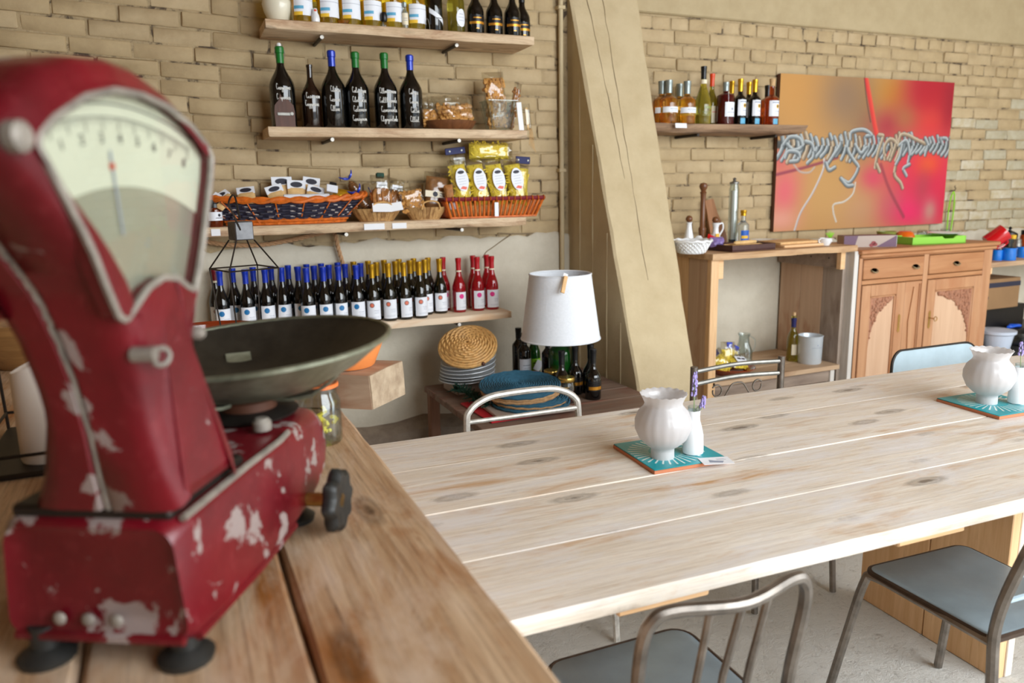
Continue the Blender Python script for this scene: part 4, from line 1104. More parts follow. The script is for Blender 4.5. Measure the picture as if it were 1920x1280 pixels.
c = at(853, 283, 4.04); b = MB(); b.box(-.058, .058, 0, .006, -.018, .018, .002)
t = thing('header_card', 'navy blue bag header with two studs left of the lying pasta bag', 'card', (c.x, 4.035, c.z), 0, rot=(0, -.1, 0)); b.build('card', M['cap_navy'], t)
b = MB(); [b.tube([(s, -.001, 0), (s, -.004, 0)], .005, 8) for s in (-.033, .036)]; b.build('stud', M['metal_steel'], t)
b = MB(); b.pillow(.10, .11, .03, 8, 8, lump=.2); o = b.build('wrapper', M['cellophane'], t, (0.012, .004, -.12))
c = at(976, 300, 4.06); pasta_bag('pasta bag at the back right, only its navy header showing', (c.x - .02, 4.058, Z3 + .03), .10, c.z - Z3 - .075, .05, (0, radians(4), 0), 41, .8, False)
# rope swag below the third shelf
def twisted_rope(label, pts, r):
    P = bez(pts, 14); t = thing('rope', label, 'rope', tuple(P[0])); o0 = P[0]
    for s in range(3):
        b = MB(); q = []; acc = 0
        for i, p in enumerate(P):
            if i: acc += (P[i] - P[i - 1]).length
            tn = (P[min(i + 1, len(P) - 1)] - P[max(i - 1, 0)]).normalized(); n1 = tn.cross(Vector((0, 1, 0))).normalized(); n2 = tn.cross(n1); a = acc / (r * 3.6) * 2 * pi / 2 + s * 2 * pi / 3
            q.append(p - o0 + (n1 * cos(a) + n2 * sin(a)) * r * .5)
        b.tube(q, r * .56, 6); b.build('strand', M['rope'], t)
def wp(x, y, Y=4.08): return tuple(at(x, y, Y))
twisted_rope('thick tan rope swagged under the basket shelf', [wp(380, 452), wp(430, 459), wp(490, 459), wp(540, 451), wp(590, 440), wp(618, 432)], .0115)
twisted_rope('short end of thick rope hanging down to the blue-capped bottles', [wp(627, 434), wp(631, 450), wp(635, 468), wp(641, 488), wp(646, 506)], .0115)
# ------------------------------------------------------------------ corner: low table, lamp, plates, bottles
ZL = .45
t = thing('low_table', 'low dark weathered table in the corner below the wine shelf', 'table', (1.72, 3.5, 0))
for k in range(5):
    b = MB(); w = .176; b.box(-.54, .44, -.45 + k * .18, -.45 + k * .18 + w, ZL - .035, ZL, .004); b.build('plank', M['lowtable_wood'], t)
for sx in (-.5, .40):
    for sy in (-.41, .41): b = MB(); b.box(sx - .028, sx + .028, sy - .028, sy + .028, 0, ZL - .035, .004); b.build('leg', M['lowtable_wood_z'], t)
for sy in (-.41, .41): b = MB(); b.box(-.48, .38, sy - .012, sy + .012, ZL - .10, ZL - .035, .003); b.build('rail', M['lowtable_wood'], t)
# lamp
LX, LY = 1.80, 3.50
t = thing('table_lamp', 'table lamp with a big white tapered shade on a green bottle base', 'lamp', (LX, LY, ZL))
zb, zt = at(1060, 636, LY).z - ZL + .008, at(1060, 512, LY).z - ZL
MB().lathe(bprof(zb + .12, .064, .20, zb + .02, .018), 24).build('bottle_base', M['bottle_green'], t)
b = MB(); b.lathe([(.016, zb + .10), (.016, zb + .16), (.022, zb + .165), (.022, zb + .20), (0, zb + .20)], 14); b.build('socket', M['brass'], t)
b = MB(); b.shell([(.207, zb), (.160, zt), (.158, zt), (.205, zb)], 48); sh = b.build('lamp_shade', M['fabric_white'], t)
b = MB(); b.tube([(.2065 * cos(a), .2065 * sin(a), zb + .003) for a in [k * 2 * pi / 48 for k in range(48)]], .0042, 6, closed=True); b.build('rim_binding', M['fabric_white'], sh); b = MB(); b.tube([(.1595 * cos(a), .1595 * sin(a), zt - .002) for a in [k * 2 * pi / 48 for k in range(48)]], .0045, 6, closed=True); b.build('rim_binding', M['fabric_white'], sh)
b = MB()
for k in range(3): a = 2 * pi * k / 3 + .4; b.tube([(.158 * cos(a), .158 * sin(a), zt - .02), (.02 * cos(a), .02 * sin(a), zb + .19)], .002, 5)
b.build('shade_ring', M['metal_steel'], sh)
t2 = thing('wooden_clip', 'pale wooden clip with paper tag hooked on the lampshade rim', 'clip', (LX - .055, LY - .165, ZL + zt + .002), 0, rot=(-.26, .38, 0))
b = MB(); b.box(-.011, .011, -.006, .002, -.085, .005, .002); b.build('peg', M['wood_peg'], t2)
b = MB(); b.box(-.018, .01, -.005, .0, -.002, .016, .002); b.build('paper_tag', M['paper_white'], t2)
# plates and wicker lid
c = on(884, 724, ZL + .03); PX, PY = 1.365, 3.76
for k in range(6):
    b = MB(); b.shell([(0, .0), (.085, 0), (.10, .004), (.15, .017), (.149, .020), (.098, .008), (0, .004)], 36)
    tl = .05 + .035 * max(0, k - 2)
    single('dinner_plate', b, M['plate_grey'], 'pale grey plate, ' + ORD[k] + ' from the bottom of the stack under the wicker lid', 'plate', (PX + .003 * k, PY, ZL + .055 + k * .0145 + (.009 if k > 2 else 0) * (k - 2)), group='stacked plates on the low table', rot=(tl * .2, -tl, 0))
b = MB(); b.box(-.1, .1, -.09, .09, 0, .054, .006); single('book', b, M['box_beige'], 'thick book under the stack of plates', 'book', (PX, PY, ZL), .1)
t = thing('wicker_lid', 'round domed wicker tray leaning on top of the plate stack', 'tray', (PX + .0, PY - .03, ZL + .245), 0, rot=(radians(30), radians(-17), 0))
n = 26
b = MB()
for k in range(10):
    r0 = .014 + .0138 * k; pts = [((r0 + .002 * (1 if (i + k) % 2 else -1)) * cos(2 * pi * i / n), (r0 + .002 * (1 if (i + k) % 2 else -1)) * sin(2 * pi * i / n), .03 * (1 - (r0 / .15) ** 2) + .003 * (1 if (i + k) % 2 else -1)) for i in range(n)]
    b.tube(pts, .0078, 5, closed=True)
b.lathe([(0, .024), (.07, .018), (.145, -.004), (0, -.006)], 28); b.build('weave', M['wicker_tan'], t)
b = MB(); b.tube([(.15 * cos(2 * pi * i / 40), .15 * sin(2 * pi * i / 40), -.002) for i in range(40)], .0095, 6, closed=True); b.build('rim', M['wicker_tan'], t)
b = MB(); b.ball((.01, -.158, 0), .011, 8, 6); b.build('bead', M['cutter_wood'], t)
# garland
t = thing('pine_garland', 'dark green artificial pine garland over the low table corner', 'garland', (1.24, 3.5, ZL)); b = MB(); q = random.Random(4)
for k in range(34):
    u = k / 33; cxx, cyy, cz = .02 + .05 * u, .16 - .34 * u, .035 + .01 * sin(6 * u)
    for _ in range(7):
        a, e = q.uniform(0, 2 * pi), q.uniform(-.3, 1.2); L = q.uniform(.03, .05)
        b.tube([(cxx, cyy, cz), (cxx + L * cos(a) * cos(e), cyy + L * sin(a) * cos(e), max(.004, cz + L * sin(e)))], [.0035, .0018], 4)
b.build('needles', M['pine_green'], t)['kind'] = 'stuff'
# red cloth and woven mats
b = MB(); b.box(-.10, .32, -.17, .2, 0, .010, .003); single('red_folder', b, M['red_paper'], 'red folded cloth under the woven placemats', 'cloth', (1.34, 3.30, ZL), .05)
b = MB(); b.box(-.17, .22, -.17, .2, 0, .018, .004); single('pale_book', b, M['box_beige'], 'pale flat book between the red cloth and the placemats', 'book', (1.46, 3.28, ZL + .0102), -.04)
def placemat(label, loc, r, m, rot, th=.010):
    b = MB(); n = 40
    for k in range(int(r / .011)):
        rr = r - .006 - k * .0115; b.tube([(rr * cos(2 * pi * i / n), rr * sin(2 * pi * i / n), .0015 * (-1) ** (i + k)) for i in range(n)], .0062, 5, closed=True)
    return single('woven_placemat', b, M[m], label, 'placemat', loc, group='round placemats on the low table', rot=rot)
mx, my = 1.47, 3.30
placemat('blue round placemat, lowest of the pile behind the arched chair back', (mx + .045, my - .03, ZL + .036), .195, 'teal_raffia', (0, .0, 0))
placemat('natural jute placemat just under the second blue one from the bottom', (mx + .045, my - .02, ZL + .048), .185, 'jute', (0, .0, 0))
placemat('blue round placemat, second lowest, on the natural jute one', (mx + .05, my - .015, ZL + .060), .19, 'teal_raffia', (.02, .0, 0))
placemat('natural jute placemat, lower of the tilted pair', (mx + .02, my + .03, ZL + .086), .20, 'jute', (.09, -.04, 0))
placemat('natural jute placemat, upper of the tilted pair', (mx + .02, my + .03, ZL + .099), .20, 'jute', (.09, -.04, 0))
placemat('dark blue round placemat on the very top of the pile', (mx + .015, my + .03, ZL + .112), .203, 'teal_raffia', (.09, -.04, 0))
# bottles and jars in the corner
BOR = (.285, .036, .185, .225, .0145)
proto('bord_plain', *BOR, 'bottle_black', (.225, .285, .001, 'cap_black'))
proto('bord_label', *BOR, 'bottle_black', (.225, .285, .001, 'cap_black'), parts=[('label', lambda b, r: wrap(b, r + .0006, .05, .145, -1.2, 1.2, 12), ['label_white'], [('lettering', lambda b, r: text_lines(b, r + .001, [(.11, -.6, .7, .004), (.095, -.5, .5, .002), (.08, -.6, .6, .002)]), ['ink_grey'])])])
proto('spumante', *(.29, .036, .14, .23, .0145), 'bottle_green', (.215, .29, .001, 'label_cream'), parts=[('label', lambda b, r: wrap(b, r + .0006, .05, .12, -1.1, 1.1, 12), ['lime'], [('lettering', lambda b, r: text_lines(b, r + .001, [(.095, -.6, .7, .004), (.08, -.5, .5, .002)]), ['ink_dark'])])])
proto('liq', *(.25, .040, .105, .17, .0145), 'bottle_black', (.18, .25, .001, 'cap_black'), parts=[('label', lambda b, r: wrap(b, r + .0006, .045, .085, -1.2, 1.2, 12), ['cap_black'], [('gold_print', lambda b, r: wrap(b, r + .0011, .052, .068, -.9, .9, 10), ['gold_band'])]), ('neck_band', lambda b, r: wrap(b, r + .001, .088, .094, -pi, pi, 16), ['cap_black'], [])])
def cplace(key, label, px, py_top, Y, sc, rz=0.0, name='wine_bottle', grp='bottles in the lamp corner'):
    h = PROTO[key][1][-1][1]; c = at(px, py_top, Y); place(key, name, label, 'bottle', (c.x, Y, ZL), rz, grp, sc=sc)
cplace('bord_label', 'tall black-capped bottle at the back left of the lamp corner', 972, 636, 3.86, 1.02, .9)
cplace('bord_label', 'black-capped bottle with a broad white label left of the lamp', 983, 648, 3.73, 1.0, -.05)
cplace('spumante', 'green bottle with pale neck foil and a white hang tag left of the lamp', 1001, 640, 3.82, 1.0, 0)
cplace('bord_plain', 'plain dark bottle directly behind the red-lidded jar', 1027, 660, 3.66, .93)
cplace('liq', 'dark round-shouldered bottle in front of the green lamp base', 1053, 665, 3.36, 1.0, .1)
cplace('liq', 'dark round-shouldered bottle just right of the green lamp base', 1078, 662, 3.42, 1.0, .1)
cplace('liq', 'gold-labelled dark bottle at the far back right of the corner', 1107, 657, 3.40, 1.03, -.1)
cplace('liq', 'gold-labelled dark bottle standing in front at the right end', 1112, 664, 3.29, 1.03, -.15)
c = at(1008, 686, 3.76); b = MB(); b.box(-.02, .02, 0, .0015, -.03, .03); single('hang_tag', b, M['paper_white'], 'white hang tag on the green bottle by the lamp', 'tag', (c.x + .01, 3.77, c.z), rot=(0, .5, -.2))
def cjar(label, px, py_top, Y, r, h, lid, fill):
    c = at(px, py_top, Y); t = thing('glass_jar', label, 'jar', (c.x, Y, ZL), 0, 'jars in the lamp corner')
    MB().shell([(0, .004), (r * .92, 0), (r, .01), (r, h * .8), (r * .86, h * .9), (r * .86, h), (r * .82, h), (r * .95, h * .78), (r * .95, .01), (0, .006)], 22).build('jar_body', M['glass_grey'], t)
    if fill: MB().lathe([(0, .007), (r * .9, .007), (r * .93, .02), (r * .93, h * .55), (0, h * .56)], 18).build('contents', M[fill], t)
    MB().lathe([(r * .90, h - .006), (r * .93, h - .004), (r * .93, h + .012), (r * .88, h + .016), (0, h + .0145)], 22).build('lid', M[lid], t)
cjar('glass jar with a bright red lid behind the placemats', 1001, 703, 3.56, .040, at(1001, 703, 3.56).z - ZL, 'cap_red', 'red_wine_clear')
cjar('glass jar with a gold lid beside the red-lidded one', 1034, 699, 3.45, .043, at(1034, 699, 3.45).z - ZL, 'gold_lid', None)
cjar('larger glass jar with gold lid in front, dark contents', 1062, 712, 3.30, .046, at(1062, 712, 3.30).z - ZL, 'gold_lid', 'red_wine_clear')

# ------------------------------------------------------------------ right wall shelf
ZR = 1.872
t = thing('live_edge_shelf', 'dark live-edge shelf on the right wall under the liqueur bottles', 'shelf', (3.16, 3.87, ZR))
loops = []; r_ = random.Random(8)
for i in range(13):
    u = i / 12; x = -.60 + u * 1.20; f = .02 * sin(u * 5) + r_.uniform(-.006, .006); xb = -.04 * (1 if i == 12 else 0)
    loops.append([(x + xb, .02 + f, -.052 + r_.uniform(-.004, .004)), (x + xb * .5, .002 + f, -.03), (x, f, -.002), (x, .01 + f, 0), (x, WY - 3.87, 0), (x + xb, WY - 3.87, -.055)])
MB().loft(loops).build('plank', M['shelf_wood_dark'], t, angle=50)
for X in (-.22, .38):
    b = MB(); b.tube([(X, WY - 3.87, -.066), (X, .02, -.066)], .009, 8); b.build('bracket_rod', M['metal_dark'], t)
b = MB(); b.box(-.42, -.34, -.024, -.020, -.035, -.008); b.build('price_card', M['paper_white'], t, rot=(-.15, 0, 0))
def rplace(key, label, px, Y, rz=0.0, sc=None, name='liqueur_bottle', grp='liqueur bottles on the right wall shelf'):
    c = at(px, 231, Y); place(key, name, label, 'bottle', (c.x, Y, ZR), rz, grp, sc=sc)
proto('amb', .245, .054, .13, .17, .0165, 'amber', (.172, .245, .004, 'cap_grey'), 'cap', [('label', lambda b, r: wrap(b, r + .0007, .06, .092, -1.35, 1.35, 14), ['label_white'], [('lettering', lambda b, r: text_lines(b, r + .0012, [(.08, -.5, .5, .003), (.07, -.4, .4, .002)]), ['ink_grey'])])])
rplace('amb', 'amber bottle with tall grey cap closest to the buttress', 1240, 3.97)
rplace('amb', 'amber bottle with tall grey cap, front left with white band', 1253, 3.925, .1)
rplace('amb', 'amber bottle with tall grey cap standing behind the two front ones', 1273, 4.045)
rplace('amb', 'amber bottle with tall grey cap, front right beside the tall one', 1287, 3.93)
proto('tallg', .335, .052, .10, .255, .0155, 'lemon_green', (.262, .335, .001, 'cap_black'), 'capsule', [('label', lambda b, r: text_lines(b, r + .0008, [(.095, -.4, .5, .012), (.07, -.7, .7, .003), (.06, -.6, .7, .003), (.05, -.7, .6, .003)]), ['olive_glaze'], []), ('neck_band', lambda b, r: wrap(b, .0205, .235, .258, -pi, pi, 14), ['label_cream'], [])])
rplace('tallg', 'tall yellow-green bottle with black cap, the highest on the right shelf', 1317, 3.935)
proto('orangecap', .31, .04, .13, .22, .0135, 'yellow_green_wine', (.235, .31, .001, 'cap_orange'), 'capsule', [('label', lambda b, r: wrap(b, r + .0007, .015, .115, -1.2, 1.2, 12), ['label_cream'], [('lettering', lambda b, r: text_lines(b, r + .0012, [(.08, -.5, .5, .004)]), ['cap_orange'])])])
rplace('orangecap', 'slim bottle with orange capsule and cream label behind the tall one', 1333, 4.02)
def stripes(b, r):
    for k in range(9): wrap(b, r + .0006, .004, .19 if k % 2 else .17, -1.2 + k * .27, -1.2 + k * .27 + .1, 2)
proto('striped', .25, .052, .17, .195, .0165, 'red_wine_clear', (.198, .25, .002, 'cap_grey'), 'cap', [('stripes', stripes, ['glass_grey'], []), ('label', lambda b, r: wrap(b, r + .0011, .045, .13, -.7, 1.2, 12), ['label_white'], [('lettering', lambda b, r: (dot_on(b, r + .0016, .09, .2, .008), text_lines(b, r + .0016, [(.07, -.4, .8, .003)])), ['ink_grey'])])])
rplace('striped', 'dark red bottle with a grey cap and striped clear glass', 1359, 3.935)
def pict(b, r): wrap(b, r + .0007, .055, .15, -1.0, 1.0, 10)
def pictp(b, r): dot_on(b, r + .0012, .115, .25, .013, mi=0); dot_on(b, r + .0016, .115, .25, .007, mi=1); text_lines(b, r + .0012, [(.138, -.6, .6, .006), (.085, -.2, .7, .003)], 2)
proto('goldcap', .275, .0365, .155, .19, .0145, 'bottle_black', (.20, .275, .0012, 'cap_gold'), 'capsule', [('label', pict, ['label_white'], [('picture', pictp, ['label_yellow', 'ink_dark', 'ink_grey'])]), ('lower_label', lambda b, r: wrap(b, r + .0007, .006, .04, -.5, .5, 6), ['lemon_print_blue'], [])])
rplace('goldcap', 'black bottle with gold capsule, back row left', 1370, 4.04); rplace('goldcap', 'black bottle with gold capsule and picture label, front row left', 1386, 3.94)
rplace('goldcap', 'black bottle with gold capsule, back row right', 1402, 4.045); rplace('goldcap', 'black bottle with gold capsule and picture label, front row right', 1413, 3.94)
proto('corked', .285, .045, .16, .19, .0155, 'amber_dark', (.24, .285, .001, 'cork'), 'cork_stopper', [('label', pict, ['label_white'], [('picture', pictp, ['label_yellow', 'ink_dark', 'ink_grey'])]), ('lower_label', lambda b, r: wrap(b, r + .0007, .006, .04, -.4, .4, 6), ['lemon_print_blue'], [])])
rplace('corked', 'reddish amber bottle with a cork stopper at the right end', 1445, 3.94)
proto('blackcap', .26, .045, .16, .19, .0165, 'amber_dark', (.19, .26, .002, 'cap_black'), 'cap', [])
rplace('blackcap', 'amber bottle with black cap half hidden behind the corked one', 1437, 4.04)

# ------------------------------------------------------------------ painting (a flat print of vine tendrils wound round a wire)
def painting():
    P0, P1, P2, P3 = at(1465.5, 141, 4.085), at(1792.5, 152, 4.085), at(1448, 432, 4.085), at(1763.5, 421, 4.085)
    x0, x1 = (P0.x + P2.x) / 2, (P1.x + P3.x) / 2; z1, z0 = (P0.z + P1.z) / 2, (P2.z + P3.z) / 2
    W, Hh = x1 - x0, z1 - z0
    t = thing('canvas_painting', 'large canvas print of grey vine tendrils over orange and crimson blur', 'painting', ((x0 + x1) / 2, 4.085, z0))
    b = MB(); b.box(-W / 2, W / 2, .0, .03, 0, Hh, .003); b.build('canvas_edge', M['cutter_wood'], t)
    nx, ny = 280, 240
    U, V = np.meshgrid(np.linspace(0, 1, nx), np.linspace(0, 1, ny))          # V from the top
    def uv(cx, cy):
        u = (cx - 120) / 1200.; v = .5
        for _ in range(4):
            v = (cy - (80 + 35 * u)) / ((1175 - 40 * u) - (80 + 35 * u)); l = 137 - 62 * v; r = 1365 - 110 * v; u = (cx - l) / (r - l)
        return u, v
    asp = W / Hh
    img = np.zeros((ny, nx, 3)); base = np.array([206, 158, 96.]); img[:] = base
    def blob(cx, cy, rx, ry, col, a=1.0, p=2.0):
        u, v = uv(cx, cy); d = (np.abs((U - u) / (rx / 1230.)) ** p + np.abs((V - v) / (ry / 1090.)) ** p)
        k = (a * np.exp(-d))[..., None]; img[:] = img * (1 - k) + np.array(col, float) * k
    for q in [(300, 200, 320, 300, (216, 160, 88)), (560, 230, 190, 270, (150, 122, 98), .85), (690, 430, 110, 300, (140, 112, 84), .6), (900, 210, 130, 150, (200, 138, 54)), (1200, 180, 230, 240, (188, 16, 42), 1, 3), (1180, 420, 190, 150, (226, 62, 56), .9), (860, 430, 130, 130, (176, 52, 66), .9), (1330, 250, 70, 300, (166, 16, 42), .9), (980, 380, 90, 110, (176, 120, 70), .7),
              (1130, 800, 330, 330, (226, 46, 84), 1, 3), (1150, 700, 100, 90, (248, 98, 52), .95), (1010, 1040, 210, 130, (246, 40, 110), .95), (1110, 870, 70, 160, (184, 74, 84), .7), (1230, 1000, 110, 200, (222, 30, 74), .8), (1160, 1040, 60, 100, (204, 160, 140), .85), (160, 900, 110, 210, (240, 106, 126), .95), (130, 1090, 130, 90, (244, 176, 160), .8), (120, 660, 60, 80, (226, 96, 110), .7),
              (740, 800, 100, 100, (226, 66, 104), .85), (620, 1030, 190, 170, (206, 158, 122), .8), (400, 950, 200, 240, (212, 166, 104), .8), (870, 980, 90, 130, (196, 106, 110), .5)]: blob(*q)
    X = U * asp
    def stroke(pts, w, c_hi, c_lo, soft=.35, alpha=1.0, side=0.35):
        P = np.array([uv(*p) for p in pts]); P[:, 0] *= asp
        ww = w / 1090. / 2; best = np.full(U.shape, 9.); sgn = np.zeros(U.shape)
        for (ax, ay), (bx, by) in zip(P[:-1], P[1:]):
            dx, dy = bx - ax, by - ay; L2 = dx * dx + dy * dy + 1e-12
            tt = np.clip(((X - ax) * dx + (V - ay) * dy) / L2, 0, 1); ex, ey = X - (ax + tt * dx), V - (ay + tt * dy); d = np.hypot(ex, ey)
            m = d < best; best = np.where(m, d, best); L = sqrt(L2); nxn, nyn = dy / L, -dx / L
            s = (ex * nxn + ey * nyn) * (1 if (nyn < 0 or (abs(nyn) < .2 and nxn < 0)) else -1); sgn = np.where(m, s, sgn)
        k = np.clip((ww - best) / (ww * soft), 0, 1) * alpha
        sh = np.clip(.5 + sgn / (2 * ww) / .9 * 1.0 + side * .3, 0, 1)[..., None]
        col = np.array(c_lo, float) * (1 - sh) + np.array(c_hi, float) * sh
        img[:] = img * (1 - k[..., None]) + col * k[..., None]
    sm = lambda pts, n=5: [(p.x, p.y) for p in bez([(a, b_, 0) for a, b_ in pts], n)]
    stroke(sm([(700, 85), (730, 250), (760, 420), (790, 560)]), 52, (246, 96, 74), (206, 36, 44), .4)
    stroke(sm([(690, 95), (705, 250), (730, 400)]), 16, (90, 50, 50), (60, 40, 40), .8, .8)
    stroke(sm([(100, 770), (300, 715), (500, 650)]), 34, (150, 60, 84), (130, 46, 70), .8, .8)
    stroke(sm([(800, 700), (860, 880), (960, 1080)]), 46, (150, 62, 74), (140, 56, 70), .9, .75)
    hi, lo = (226, 234, 236), (58, 66, 70); hw, lw = (238, 220, 192), (96, 76, 58); dk = (52, 54, 52)
    stroke(sm([(110, 560), (350, 590), (640, 600), (900, 570), (1330, 570)]), 70, (90, 92, 88), dk, .4)
    stroke(sm([(410, 660), (400, 740), (330, 900), (250, 1040), (205, 1180)]), 22, (236, 232, 228), (176, 160, 160), .4)
    stroke(sm([(620, 830), (600, 910), (540, 965), (470, 985), (465, 1040), (482, 1110)]), 18, (240, 236, 226), (200, 186, 170), .4)
    stroke(sm([(210, 700), (250, 750), (310, 755), (345, 720)]), 20, (214, 208, 204), (176, 160, 150), .5, .8)
    q = random.Random(5)
    def coil(cx, cy, h, lean, w, warm=0):
        # one turn of the tendril seen from the front: a bowed stroke over the top and down
        pts = [(cx + lean * (.5 - t) + 20 * sin(pi * t), cy - h / 2 + h * t) for t in [k / 6 for k in range(7)]]
        stroke(sm(pts, 3), w + 9, dk, (40, 42, 42), .4, .8); stroke(sm(pts, 3), w, hw if warm else hi, lw if warm else lo, .3)
    for k in range(38):
        cx = 122 + k * 32; e = sin(k * .55) * 24; cy = 578 + 10 * sin(k * .9) - (14 if k > 26 else 0); h = (150 + e + q.uniform(-20, 20)) * (1 if k < 29 else .72)
        coil(cx, cy, h, q.uniform(8, 42), q.uniform(32, 42), q.random() < .25)
    loops = [[(150, 560), (190, 510), (250, 520), (262, 580), (210, 600), (170, 560)], [(160, 650), (180, 610), (240, 620), (240, 670), (190, 680)], [(590, 520), (600, 470), (680, 455), (735, 490), (700, 500)], [(575, 540), (570, 600), (610, 670), (640, 720), (610, 790), (570, 830), (520, 800)], [(520, 800), (560, 850), (600, 850)], [(620, 560), (660, 620), (700, 580)],
             [(760, 720), (775, 640), (800, 560), (820, 500), (790, 490)], [(790, 750), (770, 700)], [(830, 660), (830, 570), (870, 520), (910, 550), (880, 640)], [(930, 560), (950, 490), (1000, 490), (1060, 520), (1130, 550)], [(940, 560), (990, 530), (1010, 620), (1000, 690)], [(910, 700), (940, 640), (960, 560)], [(905, 720), (900, 780), (940, 830), (955, 870)], [(985, 780), (965, 730), (1010, 700)], [(1130, 510), (1150, 560), (1130, 630)], [(1260, 630), (1290, 590), (1300, 520), (1270, 510)], [(430, 700), (470, 640), (520, 560), (515, 510)], [(450, 490), (460, 520)], [(420, 690), (440, 740), (480, 720)], [(300, 690), (340, 640), (330, 560), (290, 540)]]
    for i, l in enumerate(loops): stroke(sm(l), 44, dk, (40, 40, 40), .5, .6); stroke(sm(l), 34, hw if i in (6, 7, 8, 9, 12) else hi, lw if i in (6, 7, 8, 9, 12) else lo, .3)
    g_ = img.mean(-1, keepdims=True); img[:] = np.clip((g_ + (img - g_) * 1.12) * .90, 0, 255)
    xs = (U - .5) * W; zs = (1 - V) * Hh
    me = bpy.data.meshes.new('print'); vv = np.stack([xs, np.full(xs.shape, -.0015), zs], -1).reshape(-1, 3)
    I = np.arange(nx * ny).reshape(ny, nx); F = np.stack([I[1:, :-1], I[1:, 1:], I[:-1, 1:], I[:-1, :-1]], -1).reshape(-1, 4)
    me.from_pydata(vv.tolist(), [], F.tolist())
    at_ = me.color_attributes.new('print', 'FLOAT_COLOR', 'POINT'); s = img.reshape(-1, 3) / 255.; l_ = np.where(s <= .04045, s / 12.92, ((s + .055) / 1.055) ** 2.4) * .92
    at_.data.foreach_set('color', np.concatenate([l_, np.ones((len(l_), 1))], 1).astype(np.float32).ravel())
    m, nt, bs = new_mat('canvas_print'); a = N(nt, 'ShaderNodeVertexColor', layer_name='print'); nt.links.new(a.outputs['Color'], bs.inputs['Base Color']); bs.inputs['Roughness'].default_value = .6
    bump(nt, bs, noise(nt, coord(nt, False), 500, 2), .06, .002); me.materials.append(m)
    o = inst('canvas_print', me, t)
painting()

# ------------------------------------------------------------------ rustic bench unit
YF, ZBT = 3.5, 1.125
t = thing('workbench_unit', 'rustic open workbench of reclaimed boards between buttress and cabinet', 'bench', (3.33, YF, 0))
loops = []; r_ = random.Random(12)
for i in range(11):
    x = -.56 + i * .111; j = lambda a: r_.uniform(-a, a)
    loops.append([(x, .004 + j(.004), ZBT - .036 + j(.003)), (x, j(.003), ZBT - .012), (x, .005 + j(.003), ZBT), (x, .61, ZBT), (x, .61, ZBT - .036)])
MB().loft(loops).build('worktop', M['bench_top_wood'], t, angle=40)
b = MB(); b.box(-.545, -.49, .03, .07, 0, ZBT - .036, .003); b.build('left_post', M['fresh_pine_z'], t)
b = MB(); b.box(-.49, -.45, .04, .075, ZBT - .15, ZBT - .036, .002); b.build('corner_block', M['fresh_pine_x'], t)
for k, (y0, y1, m) in enumerate([(.07, .24, 'bench_board_pink'), (.242, .42, 'fresh_pine_z'), (.422, .60, 'bench_board_pink')]):
    b = MB(); b.box(-.545, -.515, y0, y1, .0, ZBT - .036, .002); b.build('side_board', M[m], t)
for k, (y0, y1, m) in enumerate([(.06, .22, 'bench_board_grey'), (.222, .41, 'bench_board_pink'), (.412, .60, 'bench_board_pink')]):
    b = MB(); b.box(.50, .53, y0, y1, .0, ZBT - .04, .002); b.build('side_board', M[m], t)
b = MB(); b.box(.47, .50, .08, .60, ZBT - .145, ZBT - .037, .002); bb = b.build('top_batten', M['bench_board_greyx'], t)
for yy in (.15, .3, .42): b = MB(); b.tube([(.4695, yy, ZBT - .085), (.468, yy, ZBT - .085)], .005, 8); b.build('nail_head', M['metal_dark'], bb)
b = MB(); b.box(.462, .50, .045, .08, ZBT - .15, ZBT - .037, .002); b.build('corner_block', M['fresh_pine_x'], t)
b = MB(); b.box(.529, .565, .0, .075, 0, ZBT - .037, .003); b.build('right_post', M['grey_post'], t)
ZS = .365
for k in range(3): b = MB(); b.box(-.51, .495, .03 + k * .19, .03 + k * .19 + .186, ZS - .03, ZS, .003); b.build('lower_shelf_board', M['bench_shelf_wood'], t)
b = MB(); b.box(-.50, .47, .06, .085, ZS - .11, ZS - .03, .003); b.build('shelf_batten', M['bench_board_greyx'], t)
b = MB(); b.box(.44, .475, .05, .09, ZS - .13, ZS - .03, .003); b.build('corner_block', M['grey_post'], t)
b = MB(); b.box(-.50, .47, .03, .06, .06, .16, .003); b.build('foot_board', M['bench_board_pink'], t)

